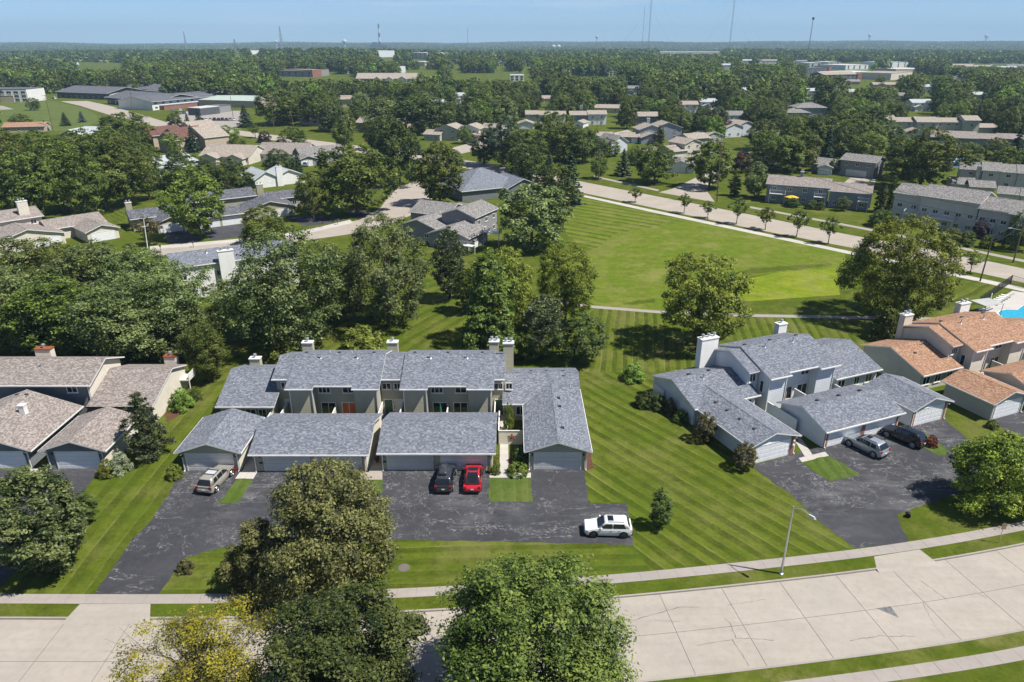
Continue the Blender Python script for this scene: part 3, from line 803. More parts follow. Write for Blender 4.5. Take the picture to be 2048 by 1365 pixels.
def chimney(par, x, y, w, d, z0, z1, wall, flues=2, cap='trim', name='chimney', rows=1):
    o = MB().box(x, x + w, y, y + d, z0, z1).build(name, M[wall], par)
    MB().box(x - .07, x + w + .07, y - .07, y + d + .07, z1 + .002, z1 + .14).build('chimney_cap', M[cap], o)
    fm = cached('flue', lambda: MB().lathe([(.13, 0), (.13, .28), (.22, .28), (.22, .34), (.14, .36), (.14, .44), (.24, .45), (.2, .53), (.05, .58)], 10).mesh('flue', M['metal']))
    for k in range(flues):
        put('flue', fm, o, (x + w * (k + .5) / flues, y + d / 2, z1 + .14))
    return o
def pipe(par, x, y, z, h=.62):
    return put('vent_pipe', cached(('vp', h), lambda: MB().tube((0, 0, -.1), (0, 0, h), .085, n=8).tube((0, 0, h), (0, 0, h + .06), .12, n=8).lathe([(.24, -.06), (.1, .1)], 8).mesh('vent_pipe', M['metal'])), par, (x, y, z))
def vent(par, x, y, z):
    return put('roof_vent', cached('rv', lambda: MB().prism([(-.17, -.17), (.17, -.17), (.17, .17), (-.17, .17)], lambda x, y: .16 - y * .1, .2).mesh('roof_vent', M['vent'])), par, (x, y, z))
def stub(par, x, y, z):
    return put('vent_stub', cached('st', lambda: MB().tube((0, 0, -.1), (0, 0, .28), .05, n=6).mesh('vent_stub', M['trim'])), par, (x, y, z))
def lantern(par, x, y, z=1.75):
    return put('wall_lamp', cached('wl', lambda: MB().box(-.06, .06, -.14, -.01, 0, .22).box(-.09, .09, -.17, 0, .221, .26).mesh('wall_lamp', M['dark_metal'])), par, (x, y, z))

def gable_garage(name, label, loc, rz, w, d, roof, wall, gd='gdoor', xr=None, brick=False, trim='trim', lamp=True, side=None, dw=4.88, dx=None):
    """free-standing garage, ridge running back from the door; origin = front left ground corner"""
    t = thing(name, label, 'garage', (loc[0], loc[1], 0), rz)
    ze = 2.45
    m = MB(); zr = gable_y(m, -.55, w + .55, -.45, d + .35, ze)
    m.build('roof', [M[roof], M[trim]], t)
    p = 1 / 3
    zw = ze + .55 * p - .17
    wall_y(MB(), 0, w, 0, d, w / 2, zw, zw + w / 2 * p).build('wall', M[wall], t)
    if side: MB().box(w + .004, w + .03, .02, d - .02, -.1, zw - .1).build('side_cladding', M[side], t)
    dx = (w - dw) / 2 if dx is None else dx
    garage_door(t, dx, -.012, dw, 2.08, gd)
    gutter(t, (-.55, -.45), (-.55, d + .35), ze); gutter(t, (w + .55, -.45), (w + .55, d + .35), ze)
    downspout(t, w - .08, -.08, ze - .1) ; downspout(t, .08, -.08, ze - .1)
    if lamp: lantern(t, dx + dw + .3, 0); lantern(t, dx - .35, 0)
    if brick:
        for a, b in ((-.01, dx - .14), (dx + dw + .14, w + .01)):
            if b - a > .2: MB().box(a, b, -.11, -.002, -.1, 2.32).build('brick_pier', M['brick'], t)
    return t
def double_garage(name, label, loc, rz, w, d, roof, wall, gd='gdoor', doors=None, brick=False, trim='trim', side='sage_l', vents=0):
    t = thing(name, label, 'garage', (loc[0], loc[1], 0), rz)
    ze = 2.33
    m = MB(); zr = gable_x(m, -.42, w + .42, -.45, d / 2, d + .45, ze)
    m.build('roof', [M[roof], M[trim]], t)
    zw = ze + .45 / 3 - .17
    wall_x(MB(), 0, w, 0, d, d / 2, zw, zw + d / 6, zw).build('wall', M[wall], t)
    if side:
        for a, b in ((-.03, -.004), (w + .004, w + .03)): MB().box(a, b, .03, d - .03, -.1, zw - .05).build('side_cladding', M[side], t)
    for a, ww in doors: garage_door(t, a, -.012, ww, 2.0, gd)
    gutter(t, (-.42, -.45), (w + .42, -.45), ze)
    downspout(t, .1, -.08, ze - .1); downspout(t, w - .1, -.08, ze - .1)
    for a in (doors[0][0] - .4, doors[-1][0] + doors[-1][1] + .35): lantern(t, a, -.115 if brick else 0)
    MB().box(doors[0][0] - .52, doors[0][0] - .2, -.12, -.01, .98, 1.14).build('letter_box', M['dark_metal'], t)
    if brick:
        e = [0] + [x for a, ww in doors for x in (a - .12, a + ww + .12)] + [w]
        for a, b in zip(e[::2], e[1::2]):
            if b - a > .15: MB().box(a - .005, b + .005, -.11, -.002, -.1, 2.2).build('brick_pier', M['brick'], t)
    for k in range(vents): vent(t, w * (k + .8) / (vents + .4), d / 2 + .8, zr - .25)
    return t
def row_module(t, X, yb, roof, wall, side, low_entry=True, win='glass', ent=2.6, drop=.25, trim='trim', sl=('glass', 'glass'), pil=None, lo=.0, entl=0.0):
    """two-storey pair of homes: bays at both ends, set-back middle with sliding doors, entry set back at the right"""
    W = 10.5
    ze = 4.7
    m = MB()
    zr = gable_x(m, X - .3, X + W + .3, yb, yb + 5.9, yb + 10.3, ze, fronts=[(X - .3, X + 3.0, yb), (X + 3.0, X + 7.55, yb + .5), (X + 7.55, X + W + .3, yb)])
    m.build('roof', [M[roof], M[trim]], t)
    zp = lambda y: ze + (y - yb) / 3 - .17
    m = MB()
    for a, b, y in ((X, X + 2.85, yb + .55), (X + 7.7, X + W, yb + .55), (X + 2.85, X + 7.7, yb + 1.7)):
        wall_x(m, a, b, y, yb + 9.9, yb + 5.9, zp(y), zp(yb + 5.9), zp(yb + 1.9))
    m.build('wall', M[wall], t)
    for a, b, y in ((X - .3, X + 3.0, yb), (X + 3.02, X + 7.53, yb + .5), (X + 7.55, X + W + .3, yb)):
        gutter(t, (a, y), (b, y), ze + (y - yb) / 3)
    for xx in (X + 2.75, X + W - .1, X + .1): downspout(t, xx, yb + .5, ze - .1)
    window(t, X + 3.15, yb + 1.7, 3.32, 1.5, .95, 3); window(t, X + 6.05, yb + 1.7, 3.32, 1.4, .95, 2)
    window(t, X + 3.3, yb + 1.7, .05, 1.8, 2.05, 2, glass=sl[0], name='sliding_door'); window(t, X + 5.8, yb + 1.7, .05, 1.75, 2.05, 2, glass=sl[1], name='sliding_door')
    if ent:
        m = MB()
        a, b = X + W + .02, X + W + ent
        zl = ze - drop
        gable_x(m, a, b, yb + 1.85, yb + 5.9, yb + 10.3, zl + 1.85 / 3)
        m.build('roof', [M[roof], M[trim]], t)
        y = yb + 2.4
        wall_x(MB(), a, b, y, yb + 9.9, yb + 5.9, zl + 2.4 / 3 - .17, zl + 5.9 / 3 - .17, zl + .3).build('wall', M[wall], t)
        gutter(t, (a, yb + 1.85), (b, yb + 1.85), zl + 1.85 / 3)
        window(t, a + .15, y, 3.45, 1.15, .9, 2); window(t, a + 1.6, y, 3.45, .85, .9, 2)
        door(t, a + .35, y); door(t, a + 1.65, y, mat='gdoor')
        window(t, a + .0 + 1.34, y, .7, .28, 1.3, 1)
    for dx in (2.9, 7.4): pipe(t, X + dx, yb + 5.1, zr - .3)
    for dx, dy in ((.8, 6.5), (4.9, 6.5), (9.2, 6.5)): vent(t, X + dx, yb + dy, zr - .22)
    for dx in (3.8, 6.5): stub(t, X + dx, yb + 6.4, zr - .15)
    return zr
def end_unit(t, x0, x1, yb, roof, wall, ze=2.5, yr=None, ybk=None, trim='trim', wins=(), walls=True):
    yr = yr if yr is not None else yb + 6.2
    ybk = ybk if ybk is not None else yr + 4.4
    m = MB(); zr = gable_x(m, x0, x1, yb, yr, ybk, ze)
    m.build('roof', [M[roof], M[trim]], t)
    zp = lambda y: ze + (y - yb) / 3 - .17
    y = yb + .5
    wall_x(MB(), x0 + .35, x1 - .35, y, ybk - .4, yr, zp(y), zp(yr), zp(yr) - (ybk - .4 - yr) / 3).build('wall', M[wall], t)
    gutter(t, (x0, yb), (x1, yb), ze)
    for xx, w in wins: window(t, xx, y, .75, w, 1.2, 2)
    return zr
def fence(par, a, b, h, mat, t=.07, name='fence', n=None, top=True):
    """privacy wall of stacked boards between two local points"""
    a, b = Vector((a[0], a[1], 0)), Vector((b[0], b[1], 0))
    L = (b - a).length; rz = math.atan2(b.y - a.y, b.x - a.x)
    o = put(name, MB().box(0, L, -t * .3, t * .3, 0, h).mesh(name, M[mat]), par, a, rz)
    n = max(3, int(h / .3))
    bm = MB().box(.02, L - .02, -t / 2, t / 2, .012, h / n - .012).mesh('board', M[mat])
    for k in range(n): put('board', bm, o, (0, 0, h / n * k))
    if top: put('cap', MB().box(-.02, L + .02, -t, t, h + .002, h + .06).mesh('cap', M['trim']), o)
    return o

# ------------------------------------------------------------------ the grey-green townhouses in the middle
gable_garage('gable_garage', 'grey-green garage behind the beige car, left end of the row', (-34.95, 64.45), 0, 5.95, 7.0, 'roof_blue', 'sage', side='sage_l', dx=.45)
double_garage('double_garage', 'double garage with slate roof behind the olive tree', (-27.3, 64.35), 0, 11.85, 8.1, 'roof_blue', 'sage', doors=[(1.05, 4.75), (6.5, 4.75)])
double_garage('double_garage', 'double garage with slate roof behind the red and dark cars', (-13.85, 64.6), 0, 11.75, 8.1, 'roof_blue', 'sage', doors=[(.65, 4.75), (6.35, 4.75)])
T = thing('townhouse_row', 'long grey-green townhouse row with slate roof and five white-capped chimneys', 'townhouse', (-35, 64.5, 0))
ox, oy = 35, -64.5
yb = 74.45 + oy
end_unit(T, -35.1 + ox, -28.1 + ox, 74.2 + oy, 'roof_blue', 'sage', wins=((1.2, 1.6), (3.2, 1.3), (4.75, 1.0)))
row_module(T, -26.4 + ox, yb, 'roof_blue', 'sage', 'sage_l', ent=2.9, sl=('glass', 'curtain'))
row_module(T, -12.9 + ox, yb, 'roof_blue', 'sage', 'sage_l', ent=1.55)
# narrow set-back piece at the left of the first pair
m = MB(); gable_x(m, -28.75 + ox, -26.72 + ox, yb + 1.85, yb + 5.9, yb + 10.3, 4.45 + 1.85 / 3); m.build('roof', [M['roof_blue'], M['trim']], T)
wall_x(MB(), -28.4 + ox, -26.42 + ox, yb + 2.4, yb + 9.9, yb + 5.9, 5.08, 6.24, 4.7).build('wall', M['sage'], T)
window(T, -27.9 + ox, yb + 2.4, 3.55, 1.0, .9, 2); door(T, -27.6 + ox, yb + 2.4, mat='gdoor')
gutter(T, (-28.75 + ox, yb + 1.85), (-26.72 + ox, yb + 1.85), 5.06)
# right end home with its garage wing
end_unit(T, -1.15 + ox, 8.3 + ox, 74.9 + oy, 'roof_blue', 'sage', yr=80.15 + oy, ybk=84.2 + oy, wins=((.45 + ox, 1.1),))
m = MB(); zg = gable_y(m, 1.3 + ox, 8.45 + ox, 64.25 + oy, 79.2 + oy, 2.45, 1 / 3, 4.85 + ox); m.build('roof', [M['roof_blue'], M['trim']], T)
wall_y(MB(), 1.93 + ox, 7.83 + ox, 64.7 + oy, 77.0 + oy, 4.85 + ox, 2.46, 3.46).build('wall', M['sage'], T)
garage_door(T, 2.41 + ox, 64.69 + oy, 4.88, 2.06)
gutter(T, (1.3 + ox, 64.3 + oy), (1.3 + ox, 74.8 + oy), 2.45); gutter(T, (8.45 + ox, 64.3 + oy), (8.45 + ox, 79 + oy), 2.45)
downspout(T, 1.85 + ox, 64.6 + oy, 2.4); downspout(T, 7.9 + ox, 64.6 + oy, 2.4)
lantern(T, 2.15 + ox, 64.7 + oy); lantern(T, 7.6 + ox, 64.7 + oy)
for yy in (67.6, 72.5, 74.6): vent(T, 5.5 + ox, yy + oy, 3.42)
for xx in (2.4, 4.3, 6.4): vent(T, xx + ox, 80.7 + oy, 4.0)
pipe(T, 6.6 + ox, 79.4 + oy, 3.85); stub(T, 7.1 + ox, 77.6 + oy, 3.3); stub(T, -.2 + ox, 75.8 + oy, 2.7); stub(T, -34 + ox, 77.8 + oy, 3.5); pipe(T, -28.9 + ox, 80.9 + oy, 4.4, .5)
window(T, 1.925 + ox, 72.6 + oy, .8, 1.2, 1.1, 2, rz=-PI / 2)
chimney(T, -34.15 + ox, 84.0 + oy, 1.35, .8, 0, 4.15, 'sage', 1)
chimney(T, -27.25 + ox, 84.6 + oy, 1.35, .8, 0, 6.15, 'sage', 1)
chimney(T, -16.2 + ox, 84.6 + oy, 1.35, .8, 0, 6.2, 'sage', 1)
chimney(T, -2.95 + ox, 84.6 + oy, 1.25, .9, 0, 6.3, 'sage', 2)
chimney(T, -1.1 + ox, 81.6 + oy, 1.3, .9, 0, 7.35, 'sage', 2)
# privacy walls between the patios and entries
for xx, y0, y1, h in ((-27.3, 72.6, 76.8, 1.75), (-21.2, 72.6, 76.1, 1.75), (-15.75, 72.6, 76.8, 1.8), (-13.25, 72.6, 76.8, 1.8), (-7.7, 72.8, 76.1, 1.75), (-2.05, 72.8, 76.8, 1.75), (-28.6, 73.0, 76.8, 1.7)):
    fence(T, (xx + ox, y0 + oy), (xx + ox, y1 + oy), h, 'sage_l', name='privacy_wall')
# courtyard screen with the star
Fc = thing('courtyard_screen', 'pale board screen with a red star beside the white walk', 'fence', (-2.05, 69.85, 0))
fence(Fc, (.55, 0), (3.3, 0), 1.75, 'sage_l', name='screen_panel'); fence(Fc, (.55, .08), (.55, 4.6), 1.75, 'sage_l', name='screen_panel')
pts = []
for k in range(10):
    a = PI / 2 + k * PI / 5; r = .5 if k % 2 == 0 else .2
    pts.append((r * math.cos(a), r * math.sin(a)))
m = MB(); 
for k in range(10):
    a, b = pts[k], pts[(k + 1) % 10]
    m.face([(a[0], 0, a[1]), (b[0], 0, b[1]), (0, -.1, 0)])
    m.face([(b[0], .01, b[1]), (a[0], .01, a[1]), (0, .012, 0)])
s_ = m.build('wall_star', M['rust']); s_.location = (.0, 69.795, 1.0); tag(s_, 'rust red metal star hung on the pale screen', 'wall ornament')

# ------------------------------------------------------------------ the pale blue townhouses at the right (turned 22.5 degrees)
O2, A2 = (25.75, 65.6), R(22.5)
def L2(x, y): return (O2[0] + x * math.cos(A2) - y * math.sin(A2), O2[1] + x * math.sin(A2) + y * math.cos(A2))
T = thing('townhouse_row', 'pale blue townhouse row with slate roof and a tall white double chimney', 'townhouse', (*O2, 0), A2)
end_unit(T, -.95, 8.75, 9.0, 'roof_blue', 'blue_w', yr=14.0, ybk=18.6, wins=((6.6, 1.3),))
m = MB(); gable_y(m, -.6, 6.35, -.4, 13.2, 2.45, 1 / 3, 2.75); m.build('roof', [M['roof_blue'], M['trim']], T)
wall_y(MB(), .05, 5.75, .0, 11.0, 2.8, 2.47, 3.42).build('wall', M['blue_w'], T)
garage_door(T, .45, -.012, 4.75, 2.06, 'gdoor_w')
MB().box(5.3, 5.78, -.12, -.003, -.1, 2.3).build('brick_pier', M['brick'], T); MB().box(.02, .33, -.12, -.003, -.1, 2.3).build('brick_pier', M['brick'], T)
for k in (0, 1): put('wall_lamp', cached('wlw', lambda: MB().lathe([(.1, 0), (.14, .12), (.05, .26)], 8).mesh('wall_lamp', M['trim'])), T, (5.55, -.22, 1.2 + .55 * k))
gutter(T, (-.6, -.4), (-.6, 10.4), 2.45); gutter(T, (6.35, -.4), (6.35, 9), 2.45); downspout(T, 5.95, .0, 2.4); downspout(T, -.1, 9.4, 2.4)
row_module(T, 9.7, 8.45, 'roof_blue', 'blue_w', 'white_w', ent=0)
for a, b, lo in ((7.7, 9.38, 0),):
    m = MB(); gable_x(m, a, b, 10.3, 14.35, 18.75, 4.45 + 1.85 / 3); m.build('roof', [M['roof_blue'], M['trim']], T)
    wall_x(MB(), a + .3, b + .2, 10.85, 18.3, 14.35, 5.08, 6.24, 4.7).build('wall', M['blue_w'], T)
    window(T, a + .55, 10.85, 3.4, 1.0, 1.2, 2)
window(T, 9.69, 10.4, 2.2, .7, 1.6, 1, rz=-PI / 2)
end_unit(T, 20.5, 28.5, 8.7, 'roof_blue', 'blue_w', yr=14.6, ybk=18.9, wins=((21.4, 1.3), (24.2, 1.0), (26.2, 1.2)), ze=2.55)
chimney(T, 5.6, 17.2, 2.6, 1.0, 0, 6.95, 'white_w', 3); chimney(T, 19.6, 18.8, 1.4, .9, 0, 6.35, 'white_w', 1)
for yy in (1.8, 4.2, 6.4, 8.5): vent(T, 1.6, yy, 3.1)
pipe(T, 3.2, 13.2, 3.9); stub(T, 3.3, 11.0, 3.4); vent(T, 2.0, 14.6, 4.0); vent(T, 5.0, 14.6, 4.0); pipe(T, 24, 14.8, 4.4)
fence(T, (9.4, 3.4), (9.4, 8.4), 1.7, 'blue_w', name='privacy_wall'); fence(T, (15.0, 6.6), (15.0, 9.9), 1.7, 'blue_w', name='privacy_wall'); fence(T, (17.4, 6.6), (20.4, 6.6), 1.7, 'blue_w', name='privacy_wall'); fence(T, (20.6, 6.6), (20.6, 9.0), 1.7, 'blue_w', name='privacy_wall')
fence(T, (6.6, 3.2), (6.6, 8.6), 1.7, 'blue_w', name='privacy_wall')
p = MB().box(-.75, .25, 15.5, 18.0, .9, 1.0).box(-.8, -.75, 15.5, 18, 1.0, 1.9); p.build('balcony', M['white_w'], T)
double_garage('double_garage', 'pale blue double garage with brick piers behind the silver car', L2(9.9, -.35), A2, 11.25, 7.0, 'roof_blue', 'blue_w', 'gdoor_w', [(.55, 4.8), (6.1, 4.7)], brick=True, side=None, vents=3)
gable_garage('gable_garage', 'white garage with brick piers right of the black car', L2(23.0, -.7), A2, 5.6, 6.6, 'roof_blue', 'blue_w', 'gdoor_w', brick=True, dw=4.6, lamp=False)

# ------------------------------------------------------------------ the orange-roofed townhouses at the right edge
O3 = (58.13, 75.56)
def L3(x, y): return (O3[0] + x * math.cos(A2) - y * math.sin(A2), O3[1] + x * math.sin(A2) + y * math.cos(A2))
gable_garage('gable_garage', 'cream garage with orange shingles and white door', L3(-.45, 0), A2, 5.6, 6.3, 'roof_orange', 'green_p', 'gdoor_w', dw=4.5, lamp=False)
T = thing('townhouse_row', 'cream townhouse row with orange shingle roof and two white chimneys', 'townhouse', (*O3, 0), A2)
end_unit(T, -2.0, 5.3, 8.4, 'roof_orange', 'green_p', yr=14.0, ybk=18.7, wins=((-1.3, 1.4), (.9, 1.2), (3.1, 1.1)))
row_module(T, 6.6, 7.9, 'roof_orange', 'cream', 'cream', ent=0)
m = MB(); gable_x(m, 4.3, 6.28, 9.75, 13.8, 18.2, 4.45 + 1.85 / 3); m.build('roof', [M['roof_orange'], M['trim']], T)
wall_x(MB(), 4.6, 6.5, 10.3, 17.8, 13.8, 5.08, 6.24, 4.7).build('wall', M['cream'], T)
window(T, 4.95, 10.3, 3.5, 1.2, 1.0, 3); window(T, 6.59, 9.9, 2.0, .7, 1.6, 1, rz=-PI / 2)
end_unit(T, 17.4, 26, 8.4, 'roof_orange', 'cream', yr=14.0, ybk=18.7)
chimney(T, 4.4, 17.6, 1.6, .9, 0, 6.5, 'cream', 2); chimney(T, 16.2, 18.0, 2.0, .9, 0, 6.45, 'white_w', 2)
pipe(T, 3.0, 13.2, 4.0, .5); stub(T, -.2, 14.4, 4.2); vent(T, .6, 12.2, 3.7)
fence(T, (6.5, 5.8), (6.5, 8.4), 1.7, 'cream', name='privacy_wall'); fence(T, (12.6, 5.8), (12.6, 9.4), 1.7, 'cream', name='privacy_wall')
double_garage('double_garage', 'cream double garage with orange shingles cut by the photo edge', L3(7.0, -.2), A2, 11.4, 6.8, 'roof_orange', 'cream', 'gdoor_w', [(.6, 4.8), (6.1, 4.7)], side=None)

# ------------------------------------------------------------------ the brown-roofed townhouses at the left edge
gable_garage('gable_garage', 'dark grey garage with brown shingles beside the lawn strip', (-49.45, 64.85), 0, 6.0, 7.0, 'roof_brown', 'slate_w', 'gdoor_w', side='cream', dw=4.5, dx=.9)
T = thing('double_garage', 'wide brown-roofed garage wing with a white roof vent box', 'garage', (-63, 64.9, 0))
m = MB(); gable_y(m, .0, 12.2, -.45, 9.6, 2.45, .36); m.build('roof', [M['roof_brown'], M['trim']], T)
wall_y(MB(), .6, 11.6, 0, 9.4, 6.1, 2.45, 4.4).build('wall', M['slate_w'], T)
garage_door(T, 6.4, -.012, 4.6, 2.08, 'gdoor_w'); garage_door(T, 1.0, -.012, 4.6, 2.08, 'gdoor_w'); lantern(T, 11.2, 0); downspout(T, 11.5, -.08, 2.35)
gutter(T, (12.2, -.45), (12.2, 9.6), 2.45)
MB().box(8.0, 8.6, 5.0, 5.6, 3, 4.75).box(7.95, 8.65, 4.95, 5.65, 4.8, 4.95).build('roof_vent_box', M['trim'], T)
vent(T, 5.6, 8.6, 4.4); vent(T, 6.6, 8.6, 4.4)
T = thing('townhouse_row', 'brown-roofed townhouse row with a cream gable wall and red-capped chimneys', 'townhouse', (-70, 64.8, 0))
ox = 70; oy = -64.8
end_unit(T, -50.3 + ox, -42.5 + ox, 74.2 + oy, 'roof_brown', 'slate_w', yr=80.5 + oy, ybk=84.6 + oy, wins=((-46.5 + ox, 1.2), (-44.5 + ox, 1.1)))
MB().prism([(0, 74.75 + oy), (.05, 74.75 + oy), (.05, 84.1 + oy), (0, 84.1 + oy)], lambda x, y: 2.5 + min(y - (74.2 + oy), 12.6 - (y - (74.2 + oy))) / 3 - .2, .1).v
wl = MB(); pr = [(74.73, -.2), (84.17, -.2), (84.17, 3.2), (80.5, 4.4), (74.73, 2.48)]
wl.face([(-42.84 + ox, y + oy, z) for y, z in pr]); wl.build('gable_cladding', M['cream'], T)
m = MB(); gable_x(m, -72 + ox, -50.0 + ox, 75.4 + oy, 79.6 + oy, 83.6 + oy, 4.7, .4); m.build('roof', [M['roof_brown'], M['trim']], T)
wall_x(MB(), -71.5 + ox, -50.5 + ox, 75.9 + oy, 83.2 + oy, 79.6 + oy, 4.72, 6.2, 4.6).build('wall', M['slate_w'], T)
wl = MB(); pr = [(75.88, -.2), (83.22, -.2), (83.22, 4.6), (79.6, 6.15), (75.88, 4.7)]
wl.face([(-50.495 + ox, y + oy, z) for y, z in pr]); wl.build('gable_cladding', M['cream'], T)
gutter(T, (-72 + ox, 75.4 + oy), (-50 + ox, 75.4 + oy), 4.7); downspout(T, -50.6 + ox, 75.85 + oy, 4.7); gutter(T, (-50.3 + ox, 74.2 + oy), (-42.5 + ox, 74.2 + oy), 2.5)
window(T, -53.2 + ox, 75.9 + oy, 3.5, 1.3, .9, 2)
chimney(T, -61.5 + ox, 83.7 + oy, 2.0, .9, 0, 5.65, 'cream', 1, 'rust'); chimney(T, -45.6 + ox, 84.7 + oy, 1.5, .9, 0, 4.15, 'cream', 1, 'rust')
for xx, yy in ((-64.6, 78.3), (-57.2, 78.3)): pipe(T, xx + ox, yy + oy, 5.75, .5)
for xx, yy, zz in ((-63, 78, 5.7), (-57.8, 78, 5.7), (-51, 79.4, 6.2), (-49.6, 79.8, 4.3), (-44.2, 78.2, 3.8)): stub(T, xx + ox, yy + oy, zz)
b_ = MB().box(-42.85 + ox, -41.6 + ox, 82.3 + oy, 84.3 + oy, 1.9, 2.05).box(-41.65 + ox, -41.6 + ox, 82.3 + oy, 84.3 + oy, 2.05, 2.9).box(-41.7 + ox, -41.6 + ox, 82.3 + oy, 82.4 + oy, 0, 1.89); b_.build('balcony', M['trim'], T)
# ------------------------------------------------------------------ trees
def leaf_mesh(name, mat, cen, nrm, tan, size, val, asp=0.55):
    """cen (n,3), nrm/tan (n,3), size (n,), val (n,) -> one mesh of bent leaf blades"""
    n = len(cen)
    b = np.cross(nrm, tan)
    s = size[:, None]
    tip, base = cen + tan * s, cen - tan * s
    l, r = cen + b * s * asp - nrm * s * .12, cen - b * s * asp - nrm * s * .12
    V = np.stack([base, l, tip, r], 1).reshape(-1, 3).astype(np.float32)
    me = bpy.data.meshes.new(name)
    me.vertices.add(4 * n); me.loops.add(4 * n); me.polygons.add(n)
    me.vertices.foreach_set('co', V.ravel())
    me.loops.foreach_set('vertex_index', np.arange(4 * n, dtype=np.int32))
    me.polygons.foreach_set('loop_start', np.arange(0, 4 * n, 4, dtype=np.int32))
    me.polygons.foreach_set('loop_total', np.full(n, 4, dtype=np.int32))
    at = me.attributes.new('v', 'FLOAT', 'POINT')
    at.data.foreach_set('value', np.repeat(val, 4).astype(np.float32))
    me.materials.append(mat)
    me.update(calc_edges=True)
    return me
def unit(v): return v / np.maximum(np.linalg.norm(v, axis=1), 1e-6)[:, None]
PROF = {
 'round': lambda h: np.sqrt(np.clip(1 - (2 * h - .92) ** 2 / 1.18, 0, 1)) ** .9,
 'dome': lambda h: np.clip(1 - h ** 2.2, 0, 1) ** .55,
 'oval': lambda h: np.sin(np.pi * np.clip(h * .93 + .05, 0, 1)) ** .62,
 'vase': lambda h: np.clip(np.sin(np.pi * np.clip(h * .62 + .36, 0, 1)), 0, 1) ** .75 * np.clip(.45 + 1.1 * h, 0, 1),
 'cone': lambda h: np.clip(1.03 - h, 0, 1) ** .85,
 'pyr': lambda h: np.clip(1.05 - h, 0, 1) ** .62 * np.clip(.6 + 3 * h, 0, 1),
 'column': lambda h: np.clip(1 - h ** 4, 0, 1) ** .6 * np.clip(.75 + h, 0, 1),
 'ball': lambda h: np.sqrt(np.clip(1 - (2 * h - 1) ** 2, 0, 1)),
 'box': lambda h: np.ones_like(h),
}
def crown(seed, shape, w, z0, z1, nclump, nleaf, leaf, cr=None, fill=.35, lump=.2, up=.35, asp=.55, sparse=0.0, layer=False, droop=0.0, tuft=False):
    g = np.random.default_rng(seed)
    k = np.arange(nclump)
    h = np.clip((k + g.uniform(0, 1, nclump)) / nclump, 0, 1)
    # more clumps where the crown is wide
    pr = PROF[shape]
    hh = np.linspace(0, 1, 200); cdf = np.cumsum(pr(hh) + .12); cdf /= cdf[-1]
    h = np.interp(h, cdf, hh)
    a = k * 2.39996 + g.uniform(-.5, .5, nclump)
    ph = g.uniform(0, 6.28, 6)
    lum_ = 1 + lump * (np.sin(2 * a + ph[0] + 3 * h) * .5 + np.sin(3 * a + ph[1] - 5 * h) * .5 + np.sin(5 * a + ph[2] + 9 * h) * .35)
    q = g.uniform(0, 1, nclump)
    rad = np.where(q < fill, g.uniform(.15, .75, nclump), g.uniform(.8, 1.0, nclump))
    cr = cr or w * .11
    Rm = max(w / 2 - cr * .75, w * .2)
    r = Rm * pr(h) * rad * lum_
    cz = z0 + (z1 - z0) * h
    cc = np.stack([r * np.cos(a), r * np.sin(a), cz - droop * r], 1)
    cs = cr * g.uniform(.65, 1.3, nclump) * (.55 + .45 * pr(h))
    cv = g.normal(0, .2, nclump)
    out = unit(cc - np.array([0, 0, z0 + (z1 - z0) * .42]) + 1e-4)
    w8 = cs ** 2; cnt = np.maximum(3, (nleaf * w8 / w8.sum()).astype(int))
    if sparse: cnt = np.where(g.uniform(0, 1, nclump) < sparse, cnt // 7, cnt)
    ci = np.repeat(np.arange(nclump), cnt)
    n = len(ci)
    d = unit(g.normal(0, 1, (n, 3)) + out[ci] * .75 + np.array([0, 0, up]))
    rr = g.uniform(0, 1, n) ** .45
    sq = np.array([1, 1, .62 if not layer else .3])
    wob = 1 + .35 * np.sin(d[:, 0] * 7 + ci) * np.sin(d[:, 2] * 6 + ci * 2)
    cen = cc[ci] + d * sq * (cs[ci] * rr * wob)[:, None]
    cen[:, 2] = np.maximum(cen[:, 2], .04)
    nr = unit(d * .55 + out[ci] * .25 + np.array([.12, -.05, .7]) + g.normal(0, .5, (n, 3)))
    t = unit(np.cross(nr, g.normal(0, 1, (n, 3))) + 1e-5)
    if tuft: t = unit(d + g.normal(0, .35, (n, 3))); nr = unit(np.cross(t, g.normal(0, 1, (n, 3))) + 1e-5)
    sz = leaf * .5 * (.5 + g.uniform(0, 1, n) ** 1.6 * 1.1)
    val = np.clip(.42 + cv[ci] + g.normal(0, .3, n), 0, 1)
    return cen, nr, t, sz, val, cc
